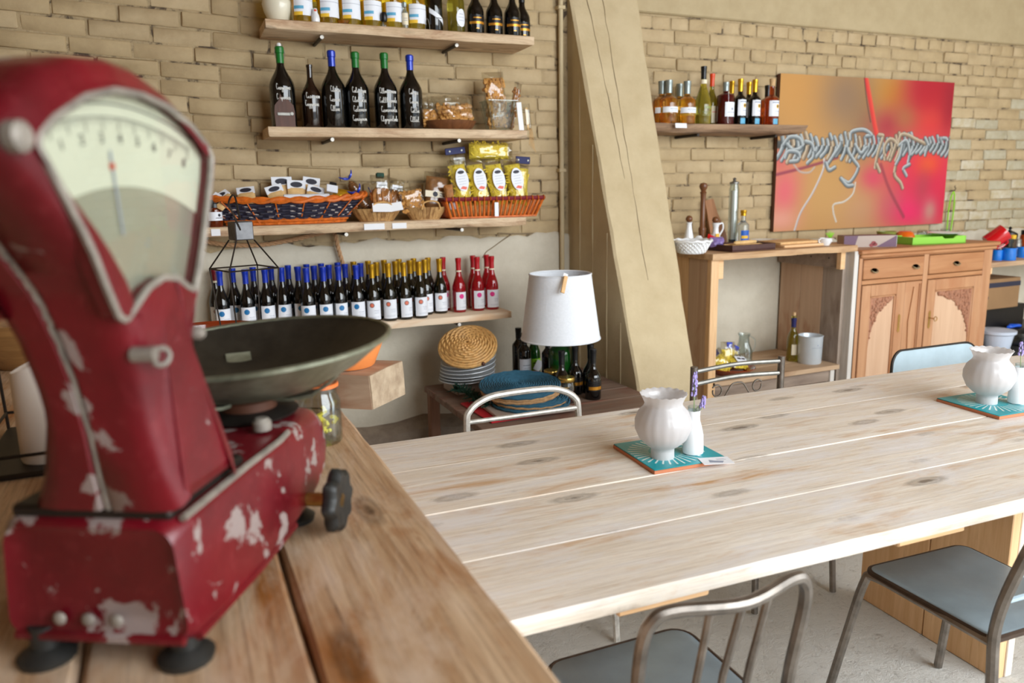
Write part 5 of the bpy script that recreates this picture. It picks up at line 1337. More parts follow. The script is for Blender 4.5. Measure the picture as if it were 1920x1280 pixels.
# things on the lower shelf
c = at(1372, 690, 3.66); DX = c.x
t = thing('terracotta_dish', 'wide terracotta dish of wrapped pasta on the workbench lower shelf', 'dish', (DX, 3.67, ZS))
MB().shell([(0, .003), (.10, 0), (.135, .035), (.15, .042), (.147, .046), (.128, .038), (.095, .01), (0, .01)], 30).build('dish_body', M['glazed_brown'], t)
for i, (dx, dy, dz, w, h, rot, tabc, lab) in enumerate([(-.05, -.02, .02, .10, .15, (-.5, -.4, 0), 'cap_navy', 'small yellow pasta bag with navy tab at the left of the terracotta dish'), (.005, .03, .03, .10, .16, (-.2, .1, 0), 'cap_blue', 'small yellow pasta bag with blue tab standing tallest in the dish'), (.06, -.03, .03, .13, .12, (-.9, .2, .2), 'ink_dark', 'labelled pasta bag lying at the front right of the dish'), (.03, .06, .05, .09, .12, (-.1, .5, 0), 'cap_blue', 'small pasta bag with blue tab at the back right of the dish')]):
    t = thing('pasta_packet', lab, 'bag', (DX + dx, 3.67 + dy, ZS + dz), 0, 'pasta packets in the terracotta dish', rot)
    b = MB(); b.pillow(w, h * .7, .05, 8, 8, lump=.12, seed=i); pasta_strands(b, w, h * .7, .05, 30, i); b.build('pasta', M['pasta'], t)['kind'] = 'stuff'
    b = MB(); b.pillow(w * 1.1, h, .06, 8, 10, lump=.2, seed=i); b.build('wrapper', M['cellophane'], t)
    b = MB(); b.box(-.022, .022, -.02, -.014, h * .75, h * .98, .002); b.build('tab', M[tabc], t)
    if i == 2: b = MB(); b.box(-.05, .05, -.034, -.031, .02, .07, .001); l2 = b.build('label', M['label_white'], t); b = MB(); b.box(-.035, .0, -.0345, -.0342, .045, .058); b.box(.008, .04, -.0345, -.0342, .045, .058); b.build('lettering', M['ink_dark'], l2)
c = at(1403, 668, 3.72)
t = thing('glass_jug', 'clear glass jug with a thin handle behind the pasta dish', 'jug', (c.x + .03, 3.80, ZS))
MB().shell([(0, .004), (.045, 0), (.055, .02), (.055, .10), (.035, .15), (.032, .19), (.040, .21), (.038, .21), (.029, .19), (.032, .15), (.051, .10), (.051, .02), (0, .01)], 22).build('jug_body', M['glass_grey'], t)
b = MB(); b.tube(bez([(.05, 0, .07), (.085, 0, .10), (.088, 0, .16), (.036, 0, .195)], 6), .005, 6); b.build('handle', M['glass_grey'], t)
b = MB(); b.lathe([(0, .006), (.047, .006), (.048, .04), (0, .042)], 16); b.build('contents', M['wax'], t)
proto('whitewine', .30, .037, .15, .225, .0145, 'yellow_green_wine', (.225, .285, .001, 'cap_navy'), 'capsule', [('label', lambda b, r: wrap(b, r + .0007, .045, .115, -1.2, 1.2, 12), ['label_cream'], []), ('cork', lambda b, r: b.lathe([(.010, .30), (.0105, .322), (0, .323)], 10), ['cork'], [])])
c = at(1493, 678, 3.72); place('whitewine', 'wine_bottle', 'opened green white-wine bottle with cork beside the wine bucket', 'bottle', (c.x, 3.76, ZS), .3)
c = at(1518, 686, 3.66)
t = thing('wine_bucket', 'pale brushed metal wine cooler bucket on the workbench lower shelf', 'bucket', (c.x, 3.665, ZS)); HB2 = at(1522, 628, 3.665).z - ZS
MB().shell([(0, .003), (.068, 0), (.072, .006), (.0765, HB2 - .006), (.080, HB2), (.076, HB2 + .002), (.072, HB2 - .006), (.067, .012), (0, .012)], 32).build('bucket_body', M['bucket_metal'], t)
b = MB(); [wrap(b, .0765, HB2 * .60, HB2 * .615, -.62 + .11 * k, -.62 + .11 * k + .07, 2) for k in range(9)]; dot_on(b, .0765, HB2 * .70, -.14, .0045); b.build('logo', M['ink_grey'], t)

# ------------------------------------------------------------------ carved cabinet
CX0, CX1, ZC1 = 3.90, 5.145, 1.095
CW = CX1 - CX0
t = thing('carved_cabinet', 'stripped wooden sideboard with carved doors and drawers beside the workbench', 'cabinet', (CX0, YF, 0))
b = MB(); b.box(-.015, CW + .035, -.03, .60, ZC1 - .028, ZC1, .006); b.build('top_board', M['cabinet_wood_x'], t)
b = MB(); b.box(0, CW + .02, -.018, .58, ZC1 - .052, ZC1 - .028, .006); b.build('moulding', M['cabinet_wood_x'], t)
b = MB(); b.box(0, .035, .0, .57, .05, ZC1 - .052, .003); b.box(CW - .03, CW, 0.01, .57, .05, ZC1 - .052, .003); b.box(.03, CW - .03, .545, .57, .05, ZC1 - .052); b.box(.03, CW - .03, .05, .55, .05, .08); b.box(.03, CW - .03, .03, .05, .08, ZC1 - .06); b.build('carcass', M['cabinet_dark'], t)
def zz(y, x=1700): return at(x, y, YF).z
zd1, zd0, zr0 = 1.030, .905, .872
DIV = at(1736, 500, YF).x - CX0
for (x0, x1) in ((0.0, .03), (DIV - .022, DIV + .022), (CW - .085, CW)): b = MB(); b.box(x0, x1, -.002, .03, .06, ZC1 - .052, .003); b.build('stile', M['cabinet_wood_z'], t)
for (z0, z1) in ((zd1 + .004, ZC1 - .05), (zr0, zd0 - .004), (.06, .14)):
    for (xa, xb) in ((.03, DIV - .022), (DIV + .022, CW - .085)): b = MB(); b.box(xa, xb, -.001, .03, z0, z1, .003); b.build('rail', M['cabinet_wood_x'], t)
def pull(par, x, z):
    b = MB(); b.add([(x + .036 * cos(2 * pi * k / 20), -.0035, z + .014 * sin(2 * pi * k / 20)) for k in range(20)], [tuple(range(20))]); b.add([(x + .036 * cos(2 * pi * k / 20), .003, z + .014 * sin(2 * pi * k / 20)) for k in range(20)], [tuple(range(20))])
    b.loft([[(x + .036 * s * cos(2 * pi * k / 20), y, z + .015 * s * sin(2 * pi * k / 20)) for k in range(20)] for y, s in ((.003, 1), (-.004, 1), (-.006, .85))])
    b.tube(bez([(x - .027, -.004, z + .004), (x - .024, -.018, z - .006), (x, -.024, z - .014), (x + .024, -.018, z - .006), (x + .027, -.004, z + .004)], 5), .0038, 6)
    b.build('handle', M['metal_bronze'], par)
x_h = [at(px, 498, YF).x - CX0 for px in (1638, 1715, 1791)]
d1 = MB().box(.034, DIV - .026, -.006, .02, zd0, zd1, .005).build('drawer', M['cabinet_wood_x'], t); pull(d1, x_h[0], (zd0 + zd1) / 2 - .005); pull(d1, x_h[1], (zd0 + zd1) / 2)
d2 = MB().box(DIV + .026, CW - .089, -.006, .02, zd0, zd1, .005).build('drawer', M['cabinet_wood_x'], t); pull(d2, x_h[2], (zd0 + zd1) / 2)
def door(x0, x1, mirror, key, ajar=0.0):
    z0, z1 = .145, zr0 - .004; w = x1 - x0; fw = .075
    d = MB(); d.box(x0, x0 + fw, -.008, .018, z0, z1, .004); d.box(x1 - fw, x1, -.008, .018, z0, z1, .004); d.box(x0 + fw, x1 - fw, -.008, .018, z1 - fw, z1, .004); d.box(x0 + fw, x1 - fw, -.008, .018, z0, z0 + fw * 1.3, .004)
    d = d.build('door', M['cabinet_wood_z'], t)
    px0, px1, pz0, pz1 = x0 + fw, x1 - fw, z0 + fw * 1.3, z1 - fw
    MB().box(px0, px1, .006, .016, pz0, pz1).build('panel', M['cabinet_panel'], d)
    b = MB(); g = .012
    for q in ((px0, px0 + g, pz0, pz1), (px1 - g, px1, pz0, pz1), (px0, px1, pz1 - g, pz1), (px0, px1, pz0, pz0 + g)): b.box(q[0], q[1], -.004, .008, q[2], q[3], .004)
    b.build('panel_moulding', M['cabinet_wood_z'], d)
    # carved corner: a spandrel of fruit and leaves cut by an arc
    b = MB(); q = random.Random(3 + mirror); cw, ch = (px1 - px0 - 2 * g), (pz1 - pz0) * .62
    xs = (px1 - g) if mirror else (px0 + g); sg = -1 if mirror else 1
    poly = [(xs, pz1 - g), (xs + sg * cw * .92, pz1 - g)]
    for k in range(9):
        a = pi / 2 * k / 8; poly.append((xs + sg * cw * .92 * (1 - sin(a)) ** .9 * .98, pz1 - g - .028 - (ch - .03) * (1 - cos(a))))
    b.prism(poly, .0005, .007, 'y')
    for _ in range(150):
        u = q.random(); vmax = (1 - u) ** 1.6
        v = q.random() * vmax; x = xs + sg * (.008 + u * (cw * .88)); z = pz1 - g - .008 - v * ch
        sa_ = 1 - min(1, max(0, u * .88 / (.92 * .98))) ** (1 / .9); lim = .028 + (ch - .03) * (1 - sqrt(max(0, 1 - sa_ * sa_)))
        if v * ch + .008 < lim: b.ball((x, .0005, z), q.uniform(.007, .013), 6, 4, sc=(1, .8, q.uniform(.7, 1.4)))
    b.build('carving', M['cabinet_carving'], d)
    ex = x1 - fw * .5 if not mirror else x0 + fw * .5; ez = .60
    b = MB(); b.prism([(ex - .011, ez - .05), (ex, ez - .062), (ex + .011, ez - .05), (ex + .009, ez), (ex + .011, ez + .05), (ex, ez + .062), (ex - .011, ez + .05), (ex - .009, ez)], -.010, -.007, 'y'); es = b.build('escutcheon', M['brass'], d)
    if key:
        b = MB(); b.tube([(ex, -.008, ez + .012), (ex, -.045, ez + .012)], .0035, 6); b.tube([(ex + .015 * cos(k * pi / 6), -.055, ez + .012 + .015 * sin(k * pi / 6)) for k in range(12)], .003, 5, closed=True); b.build('key', M['brass'], es)
DL1 = at(1694, 560, YF).x - CX0
door(-.10 + .135, DL1, 0, False); door(DIV + .026, CW - .089, 1, True)
b = MB(); b.box(DL1 + .004, DIV - .026, -.004, .02, .145, zr0 - .004, .004); pl = b.build('pilaster', M['cabinet_wood_z'], t)
xm = (DL1 + DIV - .02) / 2; b = MB(); zc_ = (zr0 + .30) / 2
b.prism([(xm - .005, zr0 - .04), (xm + .012, zr0 - .04), (xm + .022, zc_ + .02), (xm + .008, .22), (xm - .012, .22), (xm - .036, zc_ + .02)], -.012, -.003, 'y'); b.build('lozenge', M['cabinet_wood_z'], pl)
for xx in (DIV - .05, DIV - .035): b = MB(); b.box(xx - .004, xx + .004, -.012, -.002, .16, zr0 - .02, .003); b.build('reed', M['cabinet_wood_z'], pl)
for xx in (.02, CW - .05):
    for yy in (.04, .5): b = MB(); b.box(xx, xx + .05, yy, yy + .05, 0, .06, .004); b.build('foot', M['cabinet_wood_z'], t)
b = MB(); b.box(CW + .001, CW + .02, .03, .05, .0, 1.04, .002); b.build('edge_batten', M['grey_post'], t)

# ---- things along the bench top
def bt(px, Y): return at(px, 455, Y).x
t = thing('woven_bowl', 'white ceramic basket-weave bowl at the left end of the workbench', 'bowl', (bt(1297, 3.63), 3.63, ZBT))
b = MB(); n = 24
for s in (-1, 1):
    for k in range(n):
        a = 2 * pi * k / n; b.tube([((.075 + .034 * f) * cos(a + s * f * .7), (.075 + .034 * f) * sin(a + s * f * .7), .008 + .062 * f) for f in (0, .33, .66, 1)], .0062, 5)
b.build('lattice', M['white_ceramic'], t)
b = MB(); b.shell([(0, .0), (.072, 0), (.08, .012), (.105, .06), (.101, .06), (.074, .014), (0, .008)], 30); b.build('bowl_body', M['white_ceramic'], t)
b = MB(); b.tube([(.112 * cos(2 * pi * k / 60), .112 * sin(2 * pi * k / 60), .072 + .003 * sin(12 * 2 * pi * k / 60)) for k in range(60)], .0085, 6, closed=True); b.build('rim', M['white_ceramic'], t)
t = thing('oil_cruet', 'tall white cruet with a round wooden stopper left of the pepper mill', 'cruet', (bt(1291, 3.86), 3.86, ZBT))
MB().lathe([(0, 0), (.036, 0), (.038, .008), (.030, .07), (.018, .13), (.016, .155), (.021, .165), (.0, .165)], 20).build('cruet_body', M['white_ceramic'], t)
MB().ball((0, 0, .185), .021, 14, 10).build('stopper', M['walnut'], t)
t = thing('pepper_mill', 'tall dark turned wooden pepper mill with a ball top', 'mill', (bt(1316, 3.93), 3.93, ZBT)); hm = at(1316, 342, 3.93).z - ZBT
MB().lathe([(0, 0), (.030, 0), (.031, .012), (.023, .03), (.018, .07), (.024, .11), (.024, .12), (.017, .13), (.015, hm - .12), (.017, hm - .07), (.021, hm - .06), (.014, hm - .052), (.016, hm - .048), (.0245, hm - .03), (.0255, hm - .02), (.02, hm - .006), (0, hm)], 22).build('mill_body', M['walnut'], t)
t = thing('bread_board', 'brown wooden paddle board leaning on the wall behind the white jug', 'board', (bt(1354, 4.0), 4.045, ZBT), 0, rot=(radians(-7), radians(-9), 0))
MB().prism([(-.05, 0), (.07, 0), (.075, .05), (.06, .12), (.035, .2), (.02, .30), (-.045, .30), (-.045, .2)], -.012, .004, 'y').build('board', M['board_brown'], t)
t = thing('ceramic_jug', 'small white jug with a wooden stopper and looped handle', 'jug', (bt(1341, 3.86), 3.86, ZBT))
MB().lathe([(0, 0), (.030, 0), (.034, .03), (.030, .07), (.019, .10), (.017, .125), (.025, .155), (0, .15)], 20).build('jug_body', M['white_ceramic'], t)
b = MB(); b.tube(bez([(.022, 0, .145), (.05, 0, .15), (.055, 0, .115), (.032, 0, .08), (.03, 0, .06)], 6), .0055, 7); b.build('handle', M['white_ceramic'], t)
MB().ball((-.003, 0, .172), .021, 14, 10).build('stopper', M['walnut'], t)
b = MB(); wrap(b, .0335, .03, .09, -.6, .1, 6); b.build('painted_motif', M['label_yellow'], t)
t = thing('spice_jar', 'small white ceramic jar between the white cruet and the red packet', 'jar', (bt(1310, 3.82), 3.82, ZBT)); MB().lathe([(0, 0), (.026, 0), (.030, .01), (.030, .05), (.022, .062), (.024, .07), (.012, .084), (0, .086)], 18).build('jar_body', M['white_ceramic'], t)
t = thing('snack_packet', 'red and yellow crumpled packet behind the dark tray', 'packet', (bt(1332, 3.80), 3.80, ZBT), 0, rot=(-.1, .35, 0))
b = MB(); b.pillow(.085, .085, .04, 8, 8, lump=.2, seed=3); b.build('foil', M['mug_red'], t); b = MB(); b.box(-.03, .015, -.025, -.021, .03, .065, .001); b.build('print', M['label_yellow'], t)
t = thing('tall_glass_bottle', 'very tall slim clear glass jar with a knob lid at the wall', 'bottle', (bt(1373, 3.95), 3.95, ZBT)); hm = at(1377, 336, 3.95).z - ZBT
MB().shell([(0, .004), (.030, 0), (.032, .01), (.032, hm - .06), (.026, hm - .04), (.026, hm - .03), (.022, hm - .03), (.028, hm - .06), (.028, .012), (0, .01)], 20).build('glass_body', M['glass_grey'], t)
b = MB(); b.lathe([(.026, hm - .03), (.030, hm - .028), (.030, hm - .018), (.012, hm - .012), (.008, hm - .004), (.013, hm + .004), (0, hm + .012)], 16); b.build('lid', M['metal_steel'], t)
MB().lathe([(0, .01), (.024, .01), (.025, .04), (0, .04)], 14).build('contents', M['ink_dark'], t)
MB().lathe([(0, .04), (.02, .04), (.021, hm - .07), (0, hm - .07)], 12).build('filling', M['wax'], t)
proto('bluelab', .225, .037, .13, .165, .0145, 'clear_water', (.19, .225, .003, 'cap_gold'), 'cap', [('label', lambda b, r: wrap(b, r + .0007, .015, .10, -1.2, .5, 12), ['label_blue'], [('print', lambda b, r: wrap(b, r + .0012, .05, .068, -1.1, .1, 8), ['label_yellow'])])])
place('bluelab', 'spirit_bottle', 'clear spirit bottle with blue and yellow label beside the tall glass', 'bottle', (bt(1392, 3.88), 3.88, ZBT), .2)
t = thing('wooden_tray', 'dark brown tray carrying breadsticks on the workbench', 'tray', (bt(1398, 3.62), 3.66, ZBT), .06)
b = MB(); b.box(-.17, .17, -.11, .11, 0, .008, .002)
for q in ((-.17, .17, -.11, -.100), (-.17, .17, .100, .11), (-.17, -.160, -.1, .1), (.160, .17, -.1, .1)): b.box(q[0], q[1], q[2], q[3], .008, .038, .002)
b.build('tray_body', M['tray_dark'], t)
for i, (dx, dy, dz, L, lab) in enumerate([(-.01, -.06, .045, .26, 'pale breadstick at the front of the dark tray'), (.02, -.02, .045, .24, 'pale breadstick in the middle of the dark tray'), (-.03, .02, .046, .22, 'pale breadstick at the back of the dark tray'), (-.01, -.04, .066, .2, 'breadstick lying on top of the others in the dark tray')]):
    b = MB(); b.M = xf((0, 0, 0), (0, pi / 2, 0)); b.lathe([(0, -L / 2), (.010, -L / 2 + .01), (.0125, 0), (.009, L / 2 - .012), (0, L / 2)], 10)
    single('breadstick', b, M['breadstick'], lab, 'bread', (bt(1398, 3.62) + dx, 3.65 + dy, ZBT + dz - .018), .06 + .03 * i, 'breadsticks on the dark tray')
c = bt(1347, 3.68); t = thing('foil_wrapper', 'crumpled pink and silver wrapper at the left of the breadsticks', 'wrapper', (c, 3.70, ZBT + .02), 0); b = MB(); b.pillow(.09, .06, .07, 8, 8, lump=.35, seed=8); b.build('foil', M['box_lilac'], t)
for k in range(3):
    b = MB(); b.shell([(0, .001), (.06, 0), (.095, .012), (.093, .014), (.058, .004), (0, .004)], 26); single('white_plate', b, M['white_ceramic'], ('lowest', 'middle', 'topmost')[k] + ' white plate of the small stack against the wall', 'plate', (bt(1434, 3.93), 3.93, ZBT + .008 * k), group='small plates against the wall')
for k in range(2):
    t = thing('cutting_board', ('lower', 'upper')[k] + ' pale cutting board of the pair right of the breadstick tray', 'board', (bt(1486 - 3 * k, 3.70), 3.70 + .02 * k, ZBT + .018 * k), .03, 'cutting boards on the workbench'); MB().box(-.165, .165, -.10, .10, 0, .017, .004).build('board', M['wood_peg' if k else 'fresh_pine_x'], t)
t = thing('white_cup', 'small white two-handled cup at the right of the cutting boards', 'cup', (bt(1547, 3.62), 3.62, ZBT))
MB().shell([(0, .003), (.025, 0), (.036, .018), (.039, .045), (.036, .045), (.032, .018), (0, .007)], 22).build('cup_body', M['white_ceramic'], t)
b = MB(); b.tube(bez([(-.034, 0, .04), (-.052, 0, .036), (-.05, 0, .02), (-.033, 0, .016)], 5), .004, 6); b.tube(bez([(.034, 0, .04), (.052, 0, .036), (.05, 0, .02), (.033, 0, .016)], 5), .004, 6); b.build('handle', M['white_ceramic'], t)
t = thing('green_sprig', 'small pale green sprig behind the white cup', 'plant', (bt(1556, 3.85), 3.85, ZBT)); b = MB()
for k in range(7): b.tube(bez([(0, 0, 0), (.01 * (k - 3) * .4, 0, .03), (.013 * (k - 3), .004, .07 - .004 * abs(k - 3))], 4), [.003] * 8 + [.001], 4)
b.build('leaves', M['lime'], t)
# on the cabinet
def ct(px, Y): return at(px, 450, Y).x
ZK = ZC1
t = thing('tea_box', 'long purple and beige carton with berries on the cabinet', 'box', (ct(1640, 3.62), 3.66, ZK), -.42)
b = MB(); b.box(-.19, .15, -.055, .055, 0, .075, .002); b.build('carton', M['box_beige'], t)
b = MB(); b.box(.1505, .152, -.054, .054, .001, .074); e = b.build('end_panel', M['box_white'], t)
b = MB(); b.box(.1522, .1526, -.03, .03, .012, .018); b.box(.1522, .1526, -.045, .045, .045, .06); b.build('lettering', M['box_lilac'], e)
b = MB(); b.add([(.02, -.0558, .002), (.149, -.0558, .002), (.149, -.0558, .074)], [(0, 1, 2)]); b.add([(-.189, -.0558, .002), (-.12, -.0558, .002), (-.10, -.0558, .074), (-.189, -.0558, .074)], [(0, 1, 2, 3)]); b.box(-.189, .149, -.0545, .0545, .0752, .0756); b.build('purple_print', M['box_purple'], t)
b = MB(); [b.add([(x + .016 * cos(k * pi / 5), -.0562, z + .012 * sin(k * pi / 5)) for k in range(10)], [tuple(range(10))]) for x, z in ((-.01, .014), (.012, .018), (.002, .028))]; b.build('berry_print', M['berry'], t)
single('olive_bowl', MB().shell([(0, .003), (.04, 0), (.055, .03), (.065, .075), (.062, .075), (.05, .03), (0, .008)], 24), M['olive_glaze'], 'olive green bowl behind the purple carton', 'bowl', (ct(1661, 3.88), 3.88, ZK))
t = thing('orange_bowl', 'glossy orange bowl turned upside down behind the green tray', 'bowl', (ct(1696, 3.80), 3.80, ZK)); MB().shell([(.001, .076), (.035, .076), (.052, .066), (.066, .035), (.067, .0), (.063, .0), (.06, .033), (.03, .068), (.001, .07)], 26).build('bowl_body', M['orange_glaze'], t)
for i, (px, Y) in enumerate([(1728, 3.86), (1750, 3.80), (1771, 3.86)]):
    b = MB(); b.shell([(.001, .072), (.030, .072), (.034, .066), (.042, .0), (.040, .0), (.032, .062), (.001, .066)], 22); single('tumbler', b, M['glass_grey'], 'upturned clear glass tumbler, ' + ('left', 'middle', 'right')[i] + ' of three behind the green tray', 'glass', (ct(px, Y), Y, ZK), group='upturned tumblers on the cabinet')
t = thing('green_tray', 'lime green serving tray with cut-out handle on the cabinet', 'tray', (ct(1742, 3.64), 3.655, ZK), -.18)
b = MB(); b.box(-.21, .21, -.11, .11, 0, .006)
for q in ((-.21, .21, .102, .11), (-.21, -.202, -.11, .11), (.202, .21, -.11, .11)): b.box(q[0], q[1], q[2], q[3], 0, .05, .002)
b.prism([(-.21, 0), (.21, 0), (.21, .05), (.13, .05), (.11, .034), (.04, .034), (.02, .05), (-.21, .05)], -.11, -.102, 'y'); b.build('tray_body', M['tray_green'], t)
single('oval_plate', MB().shell([(0, .001), (.07, 0), (.115, .014), (.112, .017), (.068, .004), (0, .004)], 30), M['white_ceramic'], 'white plate resting across the right end of the green tray', 'plate', (ct(1770, 3.66), 3.655, ZK + .050))
# lime cord loop hanging from a nail
t = thing('cord_loop', 'lime green cord loop hanging from a nail right of the painting', 'cord', tuple(at(1786, 358, 4.10)))
hl = at(1786, 358, 4.10).z - at(1786, 432, 4.10).z
b = MB(); b.tube(bez([(-.028, -.004, -hl), (-.03, -.004, -hl * .5), (-.02, -.006, -.05), (0, -.01, -.006), (.02, -.006, -.05), (.026, -.004, -hl * .5), (.012, -.004, -hl), (-.01, -.004, -hl - .01)], 6), .005, 6, closed=True); b.build('cord', M['lime'], t)
b = MB(); b.tube([(0, .02, 0), (0, -.02, .004)], .004, 6); b.tube(bez([(0, -.016, .006), (.01, -.018, .02), (-.006, -.018, .03), (.004, -.016, .04)], 4), .003, 5); b.build('nail', M['metal_dark'], t)

# ------------------------------------------------------------------ bench at the far right
ZW = at(1890, 490, 3.56).z
t = thing('side_bench', 'plain timber bench right of the cabinet holding mugs', 'bench', (5.22, 3.56, 0))
b = MB(); b.box(0, 1.5, 0, .52, ZW - .035, ZW, .003); b.build('worktop', M['bench_shelf_wood'], t)
b = MB(); b.box(.005, .06, .02, .06, ZW - .085, ZW - .036, .002); b.build('corner_block', M['fresh_pine_x'], t)
for x in (.01, 1.42): b = MB(); b.box(x, x + .05, .3, .35, 0, ZW - .035, .003); b.build('leg', M['grey_post'], t)
def mug(label, px, Y, r, h, m, rz=0.0, rot=None, z=None, dx=0.0):
    c = at(px, 480, Y); t = thing('mug', label, 'mug', (c.x + dx, Y, ZW if z is None else z), rz, 'enamel mugs on the side bench', rot)
    MB().shell([(0, .002), (r * .95, 0), (r, .006), (r, h), (r * .95, h + .001)], 26).build('mug_body', M[m], t)
    MB().shell([(r * .95, h + .001), (r * .93, .02), (0, .012)], 26).build('mug_lining', M['mug_inside'], t)
    b = MB(); b.tube(bez([(r * .97, 0, h * .85), (r * 1.55, 0, h * .8), (r * 1.5, 0, h * .3), (r * .97, 0, h * .2)], 6), r * .13, 7); b.build('handle', M[m], t)
mug('blue mug half hidden by the cabinet edge', 1869, 3.66, .036, .075, 'mug_blue', 2.5)
mug('big blue mug under the tilted red one', 1891, 3.62, .048, .088, 'mug_blue', .1)
mug('blue mug at the right photo edge', 1916, 3.70, .040, .08, 'mug_blue', 2.8)
c = at(1858, 447, 3.70); mug('red mug lying tilted on top of the blue mugs', 1860, 3.70, .062, .135, 'mug_red', rot=(radians(28), radians(44), radians(0)), z=c.z - .035, dx=-.06)
t = thing('moka_pot', 'small dark coffee pot with knob behind the red mug', 'pot', (at(1893, 440, 3.86).x, 3.86, ZW)); MB().lathe([(0, 0), (.045, 0), (.040, .07), (.034, .08), (.046, .17), (.044, .175), (.01, .19), (.008, .20), (.014, .21), (0, .222)], 10).build('pot_body', M['black_plastic'], t)
b = MB(); b.tube(bez([(.04, 0, .16), (.085, 0, .16), (.08, 0, .11)], 5), .007, 6); b.build('handle', M['black_plastic'], t)
for i, (px, Y, r, h, m, lab) in enumerate([(1905, 3.76, .030, .13, 'metal_steel', 'small steel pot between the mugs at the right edge'), (1896, 3.80, .024, .16, 'label_yellow', 'small yellow-topped jar behind the blue mugs'), (1918, 3.82, .034, .19, 'amber_dark', 'dark amber jar at the right photo edge behind the mugs')]):
    t = thing('kitchen_jar', lab, 'jar', (at(px, 480, Y).x, Y, ZW)); MB().lathe([(0, 0), (r, 0), (r, h * .75), (r * .8, h * .85), (0, h * .85)], 16).build('jar_body', M['glass_grey' if i == 1 else m], t); MB().lathe([(r * .85, h * .82), (r * .88, h), (0, h + .004)], 16).build('lid', M[m if i < 2 else 'cap_black'], t)
def pxbox(name, label, cat, x0, x1, y0, y1, Y, d, parts, mi, rz=0.0):
    a = at(x0, y1, Y); c = at(x1, y0, Y); t = thing(name, label, cat, (a.x, Y, a.z), rz); w, h = c.x - a.x, c.z - a.z
    MB().box(0, w, 0, d, 0, h, .004).build('carton', M[mi], t)
    for (u0, u1, v0, v1, m, nm) in parts: b = MB(); b.box(u0 * w, u1 * w, -.0012, -.0004, v0 * h, v1 * h); b.build(nm, M[m], t)
    return t
# stacked storage under the side bench
t = thing('storage_crate', 'dark low crate on the floor under the side bench', 'crate', (5.24, 3.66, 0)); MB().box(0, 1.0, 0, .4, 0, .40, .006).build('crate_body', M['black_plastic'], t)
zt_ = at(1870, 613, 3.70).z
t = thing('white_carton', 'white carton supporting the cardboard box under the side bench', 'box', (5.27, 3.72, .40)); MB().box(0, .19, 0, .25, 0, at(1868, 578, 3.72).z - .40, .004).build('carton', M['box_white'], t)
t = thing('dark_carton', 'black carton behind and right of the white one', 'box', (5.50, 3.78, .40)); MB().box(0, .5, 0, .25, 0, at(1868, 578, 3.72).z - .40, .004).build('carton', M['black_plastic'], t)
zc0 = at(1868, 578, 3.72).z; a = at(1872, 540, 3.68)
t = thing('cardboard_box', 'brown cardboard box with dark tape under the side bench', 'box', (5.27, 3.70, zc0), 0); hb = at(1880, 522, 3.70).z - zc0
MB().box(0, .52, 0, .3, 0, hb, .004).build('carton', M['cardboard'], t); b = MB(); b.box(-.0012, .5212, -.0012, .3, hb * .72, hb * .88); b.build('tape', M['box_tape'], t)
b = MB(); b.tube([(.15 + .02 * cos(k * pi / 6), -.002, hb * .4 + .02 * sin(k * pi / 6)) for k in range(12)], .0015, 4, closed=True); b.build('printed_mark', M['box_tape'], t)
zt2 = at(1865, 618, 3.50).z; zcr = zt2 - .135
t = thing('storage_crate', 'low dark crate at the front under the side bench, below the tub', 'crate', (5.16, 3.36, 0)); MB().box(0, .9, 0, .29, 0, zcr, .006).build('crate_body', M['black_plastic'], t)
t = thing('plastic_tub', 'translucent plastic tub with a lid below the white carton', 'tub', (5.285, 3.50, zcr))
MB().lathe([(0, 0), (.085, .001), (.105, .115), (0, .115)], 26).build('tub_body', M['tub_plastic'], t); MB().lathe([(.11, .105), (.118, .111), (.118, .131), (.10, .135), (.03, .147), (0, .147)], 28).build('lid', M['tub_plastic'], t)
b = MB(); b.tube(bez([(0, 0, 0), (.06, -.02, .01), (.13, 0, 0), (.06, .03, .004)], 6), .012, 6, closed=True); single('blue_handle', b, M['blue_plastic'], 'bright blue plastic handle right of the tub lid', 'handle', (at(1897, 626, 3.68).x, 3.71, .412))
t = thing('glass_bowl', 'dark glass bowl on the front crate at the right photo edge', 'bowl', (5.50, 3.50, zcr)); MB().shell([(0, 0), (.05, 0), (.088, .05), (.095, .10), (.091, .10), (.05, .01), (0, .01)], 24).build('bowl_body', M['glass_grey'], t)
# ------------------------------------------------------------------ long table
ZT = .76
TA = -.034
t = thing('long_table', 'long whitewashed plank dining table with thick board top', 'table', (.5, 1.65, 0), TA)
r_ = random.Random(31)
ys = [-.533, -.293, -.040, .263, .526]
for k in range(4):
    b = MB(); n = 34; loops = []
    for i in range(n + 1):
        x = -.135 + 3.85 * i / n; j = lambda a: r_.uniform(-a, a)
        y0, y1 = ys[k] + .0010, ys[k + 1] - .0010; e = .0009
        loops.append([(x, y0 + .003 + j(e), -.037), (x, y0 + j(e), -.030), (x, y0 + j(e), -.0035), (x, y0 + .0028 + j(e), -.0004), (x, (y0 * 2 + y1) / 3, .0006 + j(.0006)), (x, (y0 + 2 * y1) / 3, .0006 + j(.0006)), (x, y1 - .0025 + j(e), -.0004), (x, y1 + j(e), -.0035), (x, y1, -.030), (x, y1 - .003, -.037)])
    b.loft(loops); o = b.build('plank', M['table_wood'], t, (0, 0, ZT + (.0007, 0, .0009, -.0003)[k]), angle=35)
b = MB(); b.box(1.66, 1.72, -.262, .012, 0, ZT - .037, .002)
